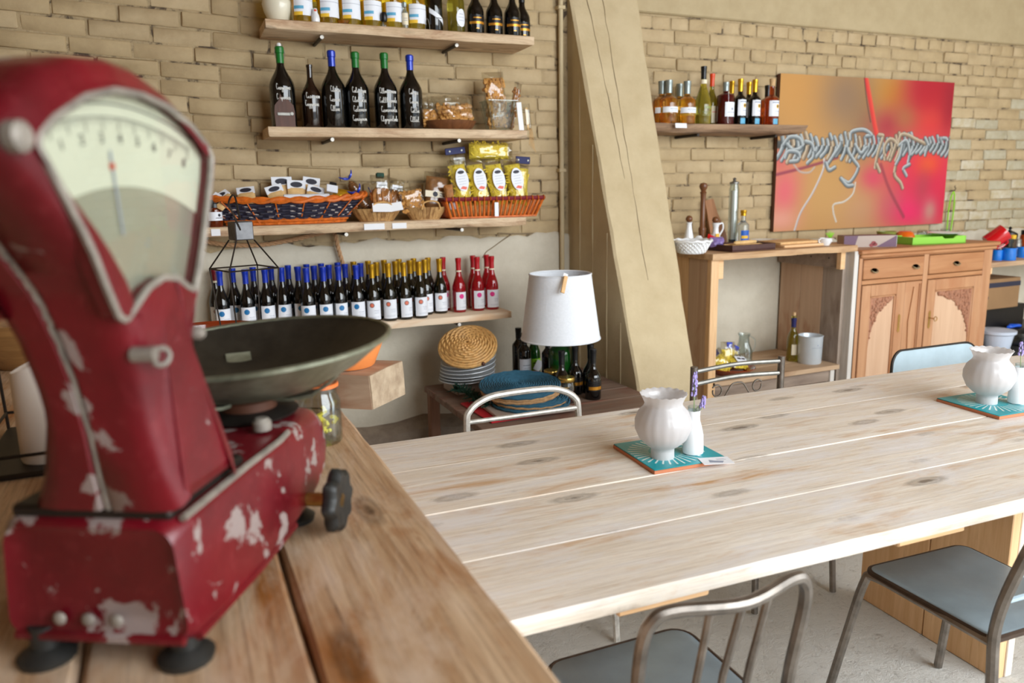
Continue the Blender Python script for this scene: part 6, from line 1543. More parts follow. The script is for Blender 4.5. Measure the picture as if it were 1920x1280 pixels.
def panel(X):
    for (y0, y1) in ((-.262, .0), (.003, .27)):
        b = MB(); b.box(X - .0175, X + .0175, y0, y1, 0, ZT - .06, .003); b.build('leg_board', M['fresh_pine_z'], t)
    b = MB(); b.box(X - .09, X + .09, -.40, .40, ZT - .062, ZT - .0375, .003); b.build('cleat', M['fresh_pine_x'], t)
    b = MB(); b.box(X + .018, X + .05, -.265, -.235, 0, ZT - .062, .003); b.build('leg_batten', M['pale_edge_z'], t)
panel(1.70); panel(3.30)
for X in (.33, 1.05): b = MB(); b.box(X - .105, X + .105, -.50, .48, ZT - .068, ZT - .0375, .004); b.build('cleat', M['fresh_pine_x'], t)
b = MB(); b.box(.0, .04, -.2, .2, 0, ZT - .0375, .003); b.build('leg_board', M['fresh_pine_z'], t)

# ------------------------------------------------------------------ chairs
def seat_slab(b, w0, w1, d, z, th=.018, r=.05):
    """front edge at y = d/2 (w1 wide), back edge at -d/2 (w0 wide)"""
    def ol(k):
        p = []
        for (x, y, a0, rr) in ((w1 / 2, d / 2, 0, r), (-w1 / 2, d / 2, pi / 2, r), (-w0 / 2, -d / 2, pi, r * .7), (w0 / 2, -d / 2, 3 * pi / 2, r * .7)):
            cx = x - rr if x > 0 else x + rr; cy = y - rr if y > 0 else y + rr
            p += [(cx + (rr - k) * cos(a), cy + (rr - k) * sin(a)) for a in [a0 + pi / 2 * i / 5 for i in range(6)]]
        return p
    b.loft([[(x, y, z - th) for x, y in ol(.004)], [(x, y, z - th + .003) for x, y in ol(0)], [(x, y, z - .003) for x, y in ol(0)], [(x, y, z) for x, y in ol(.004)]])
    return ol(0)
def spindle_chair(label, loc, rz):
    t = thing('metal_chair', label, 'chair', loc, rz, 'steel chairs around the table')
    zs = .46; w0, w1, d = .36, .37, .35
    b = MB(); seat_slab(b, w0, w1, d, zs, .014, .045); st = b.build('seat', M['seat_blue'], t)
    b = MB(); b.tube([(x * 1.004, y * 1.004, zs - .008) for x, y in [(q[0], q[1]) for q in seat_slab(MB(), w0, w1, d, zs, .014, .045)]], .0085, 7, closed=True); b.build('seat_rim', M['rust_edge'], st)
    R = .0125
    for s in (-1, 1):
        b = MB(); b.tube(bez([(s * .165, d / 2 - .02, zs - .016), (s * .185, d / 2 + .01, zs - .10), (s * .195, d / 2 + .03, .006)], 5), R, 8); b.build('leg', M['metal_raw'], t)
        b = MB(); b.tube(bez([(s * .165, -d / 2 + .015, zs - .016), (s * .18, -d / 2 - .02, zs - .12), (s * .19, -d / 2 - .05, .006)], 5), R, 8); b.build('leg', M['metal_raw'], t)
    yb = -d / 2 - .004; H2 = .335
    hoop = [(-.172, yb, zs - .01), (-.176, yb - .012, zs + .12), (-.180, yb - .035, zs + H2 - .07), (-.165, yb - .044, zs + H2 - .015), (-.125, yb - .052, zs + H2), (0, yb - .080, zs + H2 - .002), (.125, yb - .052, zs + H2), (.165, yb - .044, zs + H2 - .015), (.180, yb - .035, zs + H2 - .07), (.176, yb - .012, zs + .12), (.172, yb, zs - .01)]
    b = MB(); b.tube(bez(hoop, 6), R, 9); b.build('back_frame', M['metal_raw'], t)
    for x in (-.060, .0, .060):
        b = MB(); b.tube([(x, yb + .002, zs - .006), (x, yb - .03, zs + H2 * .5), (x * 1.05, yb - .075 + abs(x) * .12, zs + H2 - .004)], .0075, 7); b.build('spindle', M['metal_raw'], t)
    for s in (-1, 1): b = MB(); b.tube([(s * .18, d / 2 + .005, .22), (s * .18, -d / 2 - .03, .22)], .007, 6); b.build('stretcher', M['metal_raw'], t)
    return t
def rail_chair(label, loc, rz):
    t = thing('metal_chair', label, 'chair', loc, rz, 'steel chairs around the table')
    zs = .46; w0, w1, d = .35, .365, .37
    b = MB(); pr = seat_slab(b, w0, w1, d, zs, .016, .032); st = b.build('seat', M['seat_blue'], t)
    b = MB(); b.tube([(x * 1.004, y * 1.004, zs - .009) for x, y in pr], .0085, 7, closed=True); b.build('seat_rim', M['rust_edge'], st)
    R = .0125
    for s in (-1, 1):
        # the side tube runs from front foot up, bends back under the seat and ends at the back upright
        b = MB(); b.tube(bez([(s * .225, d / 2 + .07, .006), (s * .200, d / 2 + .03, .25), (s * .185, d / 2 - .002, zs - .045), (s * .178, d / 2 - .03, zs - .018), (s * .176, 0, zs - .014), (s * .174, -d / 2, zs - .014)], 7), R, 9); b.build('leg', M['metal_raw'], t)
        b = MB(); b.tube(bez([(s * .19, -d / 2 - .05, .006), (s * .178, -d / 2 - .012, zs - .1), (s * .176, -d / 2 - .008, zs + .05), (s * .174, -d / 2 - .05, zs + .22), (s * .168, -d / 2 - .10, zs + .37)], 7), R + .001, 9); b.build('leg', M['metal_raw'], t)
    b = MB(); b.tube(bez([(-.168, -d / 2 - .10, zs + .365), (-.12, -d / 2 - .115, zs + .395), (0, -d / 2 - .13, zs + .40), (.12, -d / 2 - .115, zs + .395), (.168, -d / 2 - .10, zs + .365)], 6), R, 9); b.build('back_frame', M['metal_raw'], t)
    for z, y in ((.10, -.018), (.17, -.033)): b = MB(); b.tube([(-.175, -d / 2 + y, zs + z), (.175, -d / 2 + y, zs + z)], .007, 7); b.build('back_rail', M['seat_plate'], t)
    return t
spindle_chair('steel chair with three back spindles and grey-blue seat, in front of the table', (.845, 1.205, 0), -.015)
rail_chair('steel chair with grey-blue seat at the right photo edge, before the table', (1.835, 1.205, 0), -.05)
# far side: their backs rise above the table edge
def far_legs(t, zs, d, m, w=.185):
    for s in (-1, 1):
        b = MB(); b.tube([(s * w, -d / 2 + .01, zs - .01), (s * (w + .012), -d / 2 - .02, .006)], .0115, 8); b.build('leg', m, t)
        b = MB(); b.tube([(s * w, d / 2 - .01, zs - .01), (s * (w + .01), d / 2 + .05, .006)], .0115, 8); b.build('leg', m, t)
t = thing('arched_chair', 'chair with an arched pale tubular back before the corner table', 'chair', (1.055, 2.22, 0), -.02, 'chairs on the far side of the table')
b = MB(); seat_slab(b, .37, .37, .37, .45, .016, .05); b.build('seat', M['seat_blue'], t); far_legs(t, .44, .40, M['white_rod'], .17)
ha = at(975, 735, 2.44).z; xl = at(873, 800, 2.44).x - 1.055; xr2 = at(1080, 778, 2.44).x - 1.055
b = MB(); b.tube(bez([(xl, .20, .44), (xl, .215, ha - .10), (xl + .015, .22, ha - .045), (xl + .07, .225, ha - .012), (xl + .14, .225, ha), (xr2 - .14, .225, ha), (xr2 - .07, .225, ha - .012), (xr2 - .015, .22, ha - .045), (xr2, .215, ha - .10), (xr2, .20, .44)], 6), .0125, 9); b.build('back_frame', M['white_rod'], t)
b = MB(); b.tube([(xl + .004, .215, ha - .085), (xr2 - .004, .215, ha - .085)], .0085, 8); b.build('back_rail', M['white_rod'], t)
t = thing('scroll_chair', 'steel chair with two straight rails and a wire scroll in its back', 'chair', (1.95, 2.16, 0), -.02, 'chairs on the far side of the table')
b = MB(); seat_slab(b, .37, .37, .37, .45, .016, .05); b.build('seat', M['seat_blue'], t); far_legs(t, .44, .42, M['metal_raw'], .17)
YS = 2.36; p1, p2 = at(1301, 690, YS), at(1462, 676, YS)
X1, X2, zt1, zt2b = p1.x - 1.95, p2.x - 1.95, p1.z, p2.z; ztp = (zt1 + zt2b) / 2
for X in (X1, X2): b = MB(); b.tube([(X, YS - 2.16, .006), (X, YS - 2.16, ztp + .012)], .0145, 10); b.build('back_post', M['metal_raw'], t)
for dz in (.008, .058): b = MB(); b.tube(bez([(X1, .20, ztp - dz), ((X1 + X2) / 2, .215, ztp - dz + .006), (X2, .20, ztp - dz)], 6), .0095, 8); b.build('back_rail', M['metal_steel'], t)
b = MB(); xm = (X1 + X2) / 2; zc = ztp - .105
for s in (-1, 1):
    pts = []
    for k in range(17):
        a = pi * .2 + k / 16 * 2 * pi * .95; rr = .026 - .0004 * k; pts.append((xm + s * (.10 + rr * cos(a)), .205, zc + .005 + rr * sin(a)))
    b.tube(pts, .0035, 6); b.tube(bez([(xm + s * .10, .205, zc - .022), (xm + s * .07, .205, zc - .03), (xm + s * .03, .205, zc + .022), (xm, .205, zc + .03)], 6), .0035, 6)
b.build('wire_scroll', M['metal_raw'], t)
t = thing('plate_back_chair', 'chair with a curved pale blue metal back plate before the cabinet', 'chair', (3.13, 2.16, 0), -.03, 'chairs on the far side of the table')
b = MB(); seat_slab(b, .37, .37, .37, .45, .016, .05); b.build('seat', M['seat_blue'], t); far_legs(t, .44, .42, M['metal_dark'], .17)
YP = 2.38; ztop = at(1760, 648, YP).z; xl, xr2 = at(1667, 680, YP).x - 3.13, at(1817, 668, YP).x - 3.13
def plate_pts(y0, grow):
    p = rrect(xr2 - xl + grow, .16 + grow, .062, 6); xm = (xl + xr2) / 2
    return [(x + xm, y0 + .030 * (1 - (2 * x / (xr2 - xl)) ** 2), z + ztop - .08) for x, z in p]
b = MB(); b.loft([plate_pts(.196, 0), plate_pts(.203, 0)]); pl = b.build('back_plate', M['seat_plate'], t, angle=60)
b = MB(); b.tube(plate_pts(.2015, .002), .0065, 8, closed=True); b.build('plate_rim', M['metal_dark'], pl)
for s in (-.12, .12): b = MB(); b.tube([(s, .18, .44), (s, .226, ztop - .09)], .011, 8); b.build('back_post', M['metal_dark'], t)

# ------------------------------------------------------------------ on the table
def tile(label, cx, cy, s, rz, cen):
    t = thing('ceramic_tile', label, 'tile', (cx, cy, ZT + .001), rz, 'teal tiles on the table')
    MB().box(-s / 2, s / 2, -s / 2, s / 2, 0, .010, .001).build('tile_body', M['tile_clay'], t)
    MB().box(-s / 2 + .001, s / 2 - .001, -s / 2 + .001, s / 2 - .001, .010, .0125, .001).build('glaze', M['tile_teal'], t)
    b = MB(); n = 64; ox, oy = cen
    for k in range(n):
        a = 2 * pi * k / n
        if k % 2: continue
        da = .028; q = [(ox + r * cos(a + d_), oy + r * sin(a + d_)) for r, d_ in ((.045, -da), (.10, -da), (.104, 0), (.10, da), (.045, da))]
        q = [(max(-s / 2 + .004, min(s / 2 - .004, x)), max(-s / 2 + .004, min(s / 2 - .004, y))) for x, y in q]
        b.add([(x, y, .01275) for x, y in q], [(0, 1, 2, 3, 4)])
    ring = [(.104, .1075)]
    b.build('ray_pattern', M['tile_line'], t, smooth=False)
    b = MB(); pts = []
    for k in range(24):
        a = -.4 + k / 23 * 2.6; pts.append((.5 * s - .02 - .075 + .07 * cos(a), -.02 + .07 * sin(a), .0128))
    for (x, y, z), (x2, y2, z2) in zip(pts[:-1], pts[1:]): b.add([(x, y, z), (x2, y2, z), (x2 * .82, y2 * .82, z), (x * .82, y * .82, z)], [(0, 1, 2, 3)])
    b.build('arc_pattern', M['tile_line'], t, smooth=False)
tile('teal patterned tile with white rays under the left globe vase', 1.215, 1.70, .232, -.06, (-.015, .0))
tile('teal patterned tile with white rays at the right photo edge', 2.45, 1.615, .232, -.06, (.0, .0))
def globe(label, x, y):
    z0 = ZT + .0135
    n = 96; wv = lambda amp: (lambda a, i: 1 + amp[i] * (abs(cos(a * 9)) - .5))
    o = [(.032, 0), (.0315, .020), (.0315, .030), (.044, .038), (.064, .058), (.0765, .088), (.0765, .112), (.068, .136), (.0535, .153), (.0505, .162), (.058, .180), (.0635, .190)]
    amp = [0, 0, 0, .03, .045, .05, .05, .045, .03, .02, .04, .06]
    inn = [(r - .0025, z) for r, z in o[::-1]]; prof = o + inn; am = amp + amp[::-1]
    b = MB(); b.shell(prof, n, wave=lambda a, i: 1 + .30 * am[i] * (abs(cos(a * 9)) - .6) + (.01 * sin(18 * a) if i in (11, 12) else 0))
    b.v = [(vx, vy, vz + (.0015 * cos(18 * atan2(vy, vx)) if vz > .184 else 0)) for vx, vy, vz in b.v]
    b.v = [(vx, vy, vz * .95) for vx, vy, vz in b.v]
    return single('globe_vase', b, M['frosted'], label, 'vase', (x, y, z0), angle=80)
c = on(1240, 862, ZT + .0135); G1 = (1.170, 1.668)
globe('ribbed frosted white glass globe on the left teal tile', *G1)
globe('ribbed frosted white glass globe on the right teal tile', 2.435, 1.625)
def bud_vase(label, x, y, sprigs, sl):
    t = thing('bud_vase', label, 'vase', (x, y, ZT + .0135))
    MB().shell([(0, .002), (.024, 0), (.0285, .004), (.029, .015), (.0275, .055), (.022, .080), (.0175, .095), (.0165, .108), (.0175, .122), (.0165, .124), (.0145, .108), (.015, .095), (.02, .078), (.025, .05), (.026, .012), (0, .006)], 24).build('vase_body', M['white_ceramic'], t)
    MB().shell([(.0165, .122), (.0175, .134), (.0165, .135), (.0155, .122)], 20).build('glass_lip', M['glass_grey'], t)
    for i, (dx, dy, h, ln) in enumerate(sprigs):
        s = thing('lavender_sprig', sl[i], 'flower', (x, y, ZT + .0135), 0, 'lavender in the bud vases')
        path = bez([(0, 0, .05), (dx * .3, dy * .3, .13), (dx * .7, dy * .7, h - .04), (dx, dy, h)], 5)
        b = MB(); b.tube(path, .0013, 5); b.build('stem', M['stem_green'], s)
        b = MB(); q = random.Random(i + 5); e0, e1 = Vector(path[-1]) - (Vector(path[-1]) - Vector(path[-4])).normalized() * ln, Vector(path[-1])
        for k in range(46):
            f = q.random(); p = e0.lerp(e1, f); a = q.uniform(0, 2 * pi); rr = .0065 * (1 - .6 * f); p = p + Vector((rr * cos(a), rr * sin(a), 0)); b.ball(p, q.uniform(.0022, .0036), 5, 4, sc=(1, 1, 1.5))
        b.build('flower_head', M['lavender'], s)
bud_vase('small white bottle vase with lavender on the left tile', 1.262, 1.655, [(-.002, 0, .222, .055), (.024, .03, .222, .04), (.026, -.01, .165, .035)], ['front upright lavender sprig in the left bud vase', 'lavender sprig leaning back right in the left bud vase', 'short drooping lavender sprig in the left bud vase'])
bud_vase('small white bottle vase on the right tile, cut by the photo edge', 2.515, 1.575, [(.02, .02, .2, .04)], ['lavender sprig in the right bud vase'])
t = thing('business_card', 'small white card with a grey-blue print on the left tile edge', 'card', (1.278, 1.575, ZT + .0145), -.30)
b = MB(); b.box(-.042, .042, -.026, .026, 0, .0008); b.build('card', M['paper_white'], t)
b = MB(); b.add([(-.022, -.012, .00095), (.012, -.018, .00095), (.02, -.006, .00095), (-.004, .0, .00095), (-.018, .008, .00095)], [(0, 1, 2, 3, 4)]); b.box(.004, .03, .004, .006, .0009, .00096); b.box(.004, .026, .010, .012, .0009, .00096); b.build('print', M['ink_grey'], t)

# ------------------------------------------------------------------ counter
ZC = .98
t = thing('wooden_counter', 'weathered brown plank counter in the left foreground', 'counter', (0, 1.6, 0))
xs = [.338, .098, -.145, -.385, -.63, -.88]; r_ = random.Random(17)
for k in range(5):
    x0, x1 = xs[k + 1] + .003, xs[k] - (.0 if k == 0 else .003); n = 26; loops = []
    for i in range(n + 1):
        y = -1.25 + 2.72 * i / n; j = lambda a: r_.uniform(-a, a); e = .0018
        loops.append([(x0, y, -.05), (x0 + j(e), y, -.008), (x0 + .006 + j(e), y, -.001), ((2 * x0 + x1) / 3, y, j(.0006)), ((x0 + 2 * x1) / 3, y, j(.0006)), (x1 - .007 + j(e), y, -.001), (x1 + j(e), y, -.009), (x1 - .003 + j(e), y, -.05)])
    b = MB(); b.loft(loops); b.build('plank', M['counter_wood'], t, (0, 0, ZC), angle=35)
b = MB(); b.box(.25, .285, -1.2, 1.44, 0, ZC - .051, .003); b.build('front_panel', M['bench_board_pink'], t)
b = MB(); b.box(-.85, -.82, -1.2, 1.44, 0, ZC - .051, .003); b.build('back_panel', M['bench_board_pink'], t)
for y in (-1.1, .1, 1.35): b = MB(); b.box(-.82, .25, y, y + .04, ZC - .14, ZC - .051, .003); b.build('crossbeam', M['bench_board_greyx'], t)

# chunky sawn beam end at the far end of the counter
t = thing('beam_block', 'thick rough-sawn wooden beam lying across the counter end', 'beam', (.448, 1.82, ZC + .001), radians(137))
r_ = random.Random(3); loops = []
for i in range(7):
    x = i * .095; j = lambda a: r_.uniform(-a, a); e = .009
    loops.append([(x, -.088 + j(e), .0), (x, -.09 + j(e), .06), (x, -.082 + j(e), .092), (x, 0, .094 + j(.002)), (x, .084 + j(e), .092), (x, .09 + j(e), .055), (x, .086 + j(e), .0 + abs(j(e)))])
b = MB(); b.loft(loops, caps=True); b.build('beam', M['beam_wood'], t, angle=30)
b = MB(); e = [(-.001 + r_.uniform(-.001, .0005), y, z) for _, y, z in loops[0]]; b.loft([[(p[0] - .002, p[1] * .985, .001 + p[2] * .985) for p in e], [(p[0] + .003, p[1] * .985, .001 + p[2] * .985) for p in e]]); b.build('sawn_end', M['beam_end'], t)
# terracotta pot on it
c = on(672, 704, ZC + .095)
t = thing('terracotta_pot', 'orange terracotta pot standing on the sawn beam behind the scale pan', 'pot', (.365, 1.885, ZC + .096))
MB().shell([(0, .003), (.066, 0), (.070, .004), (.096, .066), (.100, .068), (.100, .080), (.093, .080), (.088, .066), (.064, .01), (0, .01)], 34).build('pot_body', M['terracotta'], t)
# swing-top jar of pasta
c = on(622, 832, ZC); J = (.245, 1.60)
t = thing('preserving_jar', 'glass preserving jar with orange rubber seal and yellow pasta', 'jar', (J[0], J[1], ZC)); hj = .126
MB().shell([(0, .004), (.042, 0), (.046, .006), (.046, hj - .035), (.039, hj - .02), (.039, hj - .006), (.036, hj - .006), (.036, hj - .02), (.0435, hj - .037), (.0435, .008), (0, .008)], 28).build('jar_body', M['glass_grey'], t)
MB().lathe([(.040, hj - .006), (.0435, hj - .004), (.0435, hj + .002), (.040, hj + .004), (0, hj + .004)], 26).build('rubber_seal', M['orange_rubber'], t)
MB().lathe([(.042, hj + .004), (.043, hj + .012), (.03, hj + .020), (0, hj + .022)], 26).build('glass_lid', M['glass_grey'], t)
b = MB(); pasta_q = random.Random(9)
for _ in range(46):
    a, rr, z = pasta_q.uniform(0, 2 * pi), pasta_q.uniform(.0, .034), pasta_q.uniform(.012, .062); d = Vector((pasta_q.uniform(-1, 1), pasta_q.uniform(-1, 1), pasta_q.uniform(-.6, .9))).normalized() * .014
    p = Vector((rr * cos(a), rr * sin(a), z)); b.tube([p - d * .6, p + d * .6], .0042, 5)
b.build('pasta', M['pasta'], t)['kind'] = 'stuff'
b = MB()
for s in (-1, 1): b.tube(bez([(-.047, s * .012, hj - .06), (-.052, s * .014, hj - .02), (-.03, s * .03, hj + .014), (.01, s * .016, hj + .026)], 5), .0016, 5)
b.tube([(-.05, -.014, hj - .05), (-.056, 0, hj - .052), (-.05, .014, hj - .05)], .0018, 5); b.build('wire_clamp', M['metal_steel'], t)
# brown dish, gold lidded jars
c = at(410, 580, 2.62)
single('glazed_dish', MB().shell([(0, .003), (.12, 0), (.155, .05), (.16, .085), (.168, .092), (.160, .094), (.150, .085), (.145, .05), (.115, .012), (0, .010)], 40), M['glazed_brown'], 'low glossy reddish-brown clay dish behind the scale pan', 'dish', (at(392, 590, 2.66).x, 2.66, ZC))
for i, (px, Y, h, lab) in enumerate([(510, 2.40, .118, 'glass jar with a gold lid, left of the pair behind the scale pan'), (549, 2.36, .112, 'glass jar with a gold lid, right of the pair behind the scale pan')]):
    x = at(px, 590, Y).x; t = thing('gold_lid_jar', lab, 'jar', (x, Y, ZC), 0, 'gold-lidded jars on the counter'); r = .060
    MB().shell([(0, .004), (r * .9, 0), (r * .93, .008), (r * .93, h * .8), (r * .85, h * .88), (r * .8, h * .88), (r * .88, .012), (0, .008)], 24).build('jar_body', M['glass_grey'], t)
    MB().lathe([(r * .93, h * .84), (r, h * .86), (r, h), (r * .9, h + .004), (0, h + .003)], 30).build('lid', M['gold_lid'], t)
    MB().lathe([(0, .01), (r * .85, .01), (r * .85, h * .6), (0, h * .6)], 18).build('contents', M['cracker'], t)
# geometric wire lanterns
def lantern(label, loc, rz, sc, grp, tray=False):
    t = thing('wire_lantern', label, 'lantern', loc, rz, grp); t.scale = (sc, sc, sc)
    b = MB(); hw, hb, zr, zc, hc = .075, .055, .29, .375, .027; W_ = .0024
    R4 = [(-hw, -hw), (hw, -hw), (hw, hw), (-hw, hw)]; B4 = [(-hb, -hb), (hb, -hb), (hb, hb), (-hb, hb)]; C4 = [(-hc, -hc), (hc, -hc), (hc, hc), (-hc, hc)]
    for k in range(4):
        k2 = (k + 1) % 4
        b.tube([(*R4[k], zr), (*R4[k2], zr)], W_, 5); b.tube([(*B4[k], .006), (*B4[k2], .006)], W_, 5)
        b.tube([(*R4[k], zr), (*B4[k], .006)], W_, 5); b.tube([(*R4[k], zr), (*C4[k], zc)], W_, 5)
    b.build('wire_frame', M['wire_black'], t)
    b = MB(); b.box(-hc - .001, hc + .001, -hc - .001, hc + .001, zc, zc + .055, .003); b.build('cap', M['cap_plate'], t)
    b = MB(); b.tube(bez([(-.012, -hc, zc + .03), (-.03, -hc - .004, zc + .075), (-.04, -hc, zc + .11), (-.01, 0, zc + .13), (.012, hc, zc + .06)], 6), .003, 5); b.build('hook', M['wire_black'], t)
    b = MB(); b.box(-hb - .004, hb + .004, -hb - .004, hb + .004, 0, .006, .001); b.build('base_plate', M['wire_black'], t)
    return t
lantern('geometric black wire lantern with a square metal cap behind the scale pan', (at(452, 440, 2.5).x, 2.5, ZC), .32, 1.03, 'wire lanterns')
# big candle lantern left of the scale
CL = on(88, 862, ZC + .012)
t = thing('candle_lantern', 'larger open wire lantern with a dark base at the left photo edge', 'lantern', (-.265, 1.815, ZC), 0, 'wire lanterns'); b = MB()
hw, hr, W_ = .125, .14, .0034; zr = .42; HY = 1.45
for z, h in ((.006, hw), (.045, hw), (zr, hr)):
    P = [(-h, -h * HY), (h, -h * HY), (h, h * HY), (-h, h * HY)]
    for k in range(4): b.tube([(*P[k], z), (*P[(k + 1) % 4], z)], W_, 6)
for sx in (-1, 1):
    for sy in (-1, 1): b.tube([(sx * hw, sy * hw * HY, .006), (sx * hr, sy * hr * HY, zr)], W_, 6); b.tube([(sx * hr, sy * hr * HY, zr), (sx * .03, sy * .03, zr + .2)], W_, 6)
b.build('wire_frame', M['wire_black'], t)
b = MB(); b.box(-hw, hw, -hw * HY, hw * HY, 0, .011, .002); b.build('base_plate', M['metal_dark'], t)
b = MB(); n = 26; rr = .048; hcn = .205
b.loft([[(rr * k * cos(2 * pi * i / n), rr * k * sin(2 * pi * i / n), z + (.02 * cos(2 * pi * i / n) if z > .1 else 0)) for i in range(n)] for k, z in ((.96, 0), (1, .006), (1, hcn - .012), (.95, hcn - .006), (.80, hcn - .014), (.3, hcn - .02))])
cd = single('pillar_candle', b, M['wax'], 'thick white pillar candle with a sloping top left of the scale', 'candle', (CL.x + .002, CL.y + .02, ZC + .0115), angle=50)
b = MB(); b.tube([(0, 0, hcn - .02), (.002, 0, hcn)], .0018, 5); b.build('wick', M['ink_dark'], cd)
single('wooden_bowl', MB().shell([(0, .004), (.09, 0), (.13, .03), (.185, .11), (.198, .15), (.19, .152), (.176, .11), (.12, .036), (.08, .012), (0, .012)], 40), M['bowl_wood'], 'large old brown wooden bowl at the far left behind the candle', 'bowl', (on(62, 662, ZC).x + .02, 2.82, ZC))

# ------------------------------------------------------------------ the red shop scale
SA = radians(29.5)
SL = Vector((sin(SA), cos(SA), 0)); SW = Vector((cos(SA), -sin(SA), 0))
L0, W0 = .95, -.548
so = SL * L0 + SW * W0
T = thing('shop_scale', 'old red enamel counter scale with a fan-shaped dial and chipped paint', 'scale', (so.x, so.y, ZC), -SA)
RED = M['red_enamel']
def rsec(l, hw, z0, z1, r, flare=0.0):
    p = rrect(2 * hw, z1 - z0, min(r, hw * .9, (z1 - z0) * .45), 5); o = []
    for x, z in p:
        f = 1 + flare * max(0, min(1, (.5 - (z) / (z1 - z0)))) if flare else 1
        o.append((x * f, l, z + (z0 + z1) / 2))
    return o
secs = [(-.218, .086, .050, .155, .02), (-.226, .098, .036, .168, .022), (-.214, .103, .030, .176, .02), (-.16, .104, .028, .178, .016), (-.05, .103, .028, .177, .015), (.06, .102, .030, .174, .016), (.14, .101, .034, .172, .02), (.19, .099, .040, .172, .026), (.235, .095, .050, .170, .03), (.268, .088, .062, .162, .036), (.288, .074, .076, .150, .036), (.300, .052, .092, .136, .022), (.304, .03, .104, .124, .01)]
b = MB(); b.loft([rsec(*s, flare=.10) for s in secs]); base = b.build('base_casting', M['red_enamel_base'], T, angle=60)
b = MB(); pts = [(.104 * s_, l) for s_, l in [(1, -.2), (1, 0), (.97, .09)]]
b.tube([(.1045, -.21, .175), (.1045, -.05, .176), (.102, .06, .172), (.099, .10, .173)], .0045, 6); b.build('edge_trim', M['scale_grey'], base)
b = MB(); b.tube([(.108, -.21, .034), (.1085, -.05, .032), (.106, .08, .034)], .006, 6); b.tube([(-.1, -.225, .036), (.1, -.225, .036)], .006, 6); b.build('foot_trim', RED, base)
for k in range(3): b = MB(); b.ball((-.045 + .034 * k, -.226, .058), .008, 10, 6, sc=(1, .5, 1)); b.build('rivet', M['scale_grey'], base)
for (x, l) in ((-.075, -.215), (.088, -.205), (-.07, .17), (.07, .17)):
    b = MB(); b.lathe([(.030, 0), (.032, .008), (.024, .014), (.016, .018), (.016, .045), (0, .045)], 16); b.build('foot', M['black_knob'], T, (x, l, 0))
# dark strip standing in for shade in the gap between base and head
b = MB(); b.box(-.094, .094, -.216, -.035, .172, .188, .004); b.build('gap_shade_strip', M['metal_dark'], T)
# head
ctr = (.745 - L0, 1.475 - ZC)
outer = [(.728, 1.165), (.722, 1.21), (.716, 1.26), (.706, 1.31), (.690, 1.36), (.668, 1.41), (.634, 1.455), (.596, 1.497), (.562, 1.528), (.549, 1.545), (.556, 1.563), (.58, 1.587), (.62, 1.611), (.665, 1.625), (.71, 1.630), (.755, 1.626), (.80, 1.612), (.85, 1.586), (.883, 1.562), (.899, 1.545), (.896, 1.525), (.872, 1.478), (.850, 1.43), (.832, 1.385), (.822, 1.345), (.824, 1.31), (.838, 1.27), (.856, 1.238), (.885, 1.21), (.912, 1.195), (.912, 1.165)]
outer = [(l - L0, z - ZC) for l, z in outer]
win = [(.677, 1.384), (.684, 1.385), (.700, 1.396), (.722, 1.410), (.748, 1.417), (.775, 1.413), (.797, 1.400), (.812, 1.396), (.820, 1.412), (.838, 1.455), (.868, 1.52), (.876, 1.545), (.868, 1.557), (.835, 1.578), (.79, 1.594), (.745, 1.601), (.70, 1.600), (.655, 1.589), (.61, 1.567), (.588, 1.551), (.586, 1.541), (.602, 1.515), (.628, 1.47), (.652, 1.42), (.668, 1.39)]
win = [(l - L0, z - ZC) for l, z in win]
def polar(poly, n, c):
    out = []
    for k in range(n):
        a = 2 * pi * k / n; dx, dy = cos(a), sin(a); best = None
        for (x0, y0), (x1, y1) in zip(poly, poly[1:] + poly[:1]):
            ex, ey = x1 - x0, y1 - y0; det = ex * dy - ey * dx
            if abs(det) < 1e-12: continue
            s_ = ((c[0] - x0) * dy - (c[1] - y0) * dx) / det; r = (ex * (c[1] - y0) - ey * (c[0] - x0)) / -det if 0 else None
            if -1e-6 <= s_ <= 1 + 1e-6:
                px, py = x0 + ex * s_, y0 + ey * s_; r = (px - c[0]) * dx + (py - c[1]) * dy
                if r > 0: best = r if best is None else min(best, r)
        out.append((c[0] + dx * (best or .01), c[1] + dy * (best or .01)))
    return out
NH = 144
OP, WP_ = polar(outer, NH, ctr), polar(win, NH, ctr)
def thick(z):                                   # half thickness of the head by height above the counter
    zz = z + ZC
    ks = [(1.16, .090), (1.20, .082), (1.25, .074), (1.31, .074), (1.37, .080), (1.45, .085), (1.60, .083), (1.66, .080)]
    for (a, ta), (c_, tb) in zip(ks, ks[1:]):
        if zz <= c_: f = max(0, (zz - a) / (c_ - a)); return ta + (tb - ta) * f
    return ks[-1][1]
def thickb(z):                                  # the rear shell is shallower
    zz = z + ZC
    ks = [(1.16, .098), (1.185, .080), (1.22, .062), (1.28, .050), (1.36, .050), (1.45, .058), (1.60, .066), (1.66, .066)]
    for (a, ta), (c_, tb) in zip(ks, ks[1:]):
        if zz <= c_: f = max(0, (zz - a) / (c_ - a)); return ta + (tb - ta) * f
    return ks[-1][1]
def inset(P, d):
    n = len(P); o = []
    for i, p in enumerate(P):
        t_ = Vector((P[(i + 1) % n][0] - P[i - 1][0], P[(i + 1) % n][1] - P[i - 1][1])); t_.normalize() if t_.length else None
        o.append((p[0] - t_.y * d, p[1] + t_.x * d))
    return o
XO = .023
layers = []
for s_, d in ((-1.0, .022), (-.95, .009), (-.84, .002), (-.6, .0), (-.09, 0), (-.05, .004), (0, .006), (.05, .004), (.09, 0), (.6, .0), (.84, .002), (.95, .009), (1.0, .022)):
    layers.append([(XO + s_ * (thick(z) if s_ > 0 else thickb(z)), l, z) for l, z in inset(OP, d)])
b = MB(); b.loft(layers, caps=False)
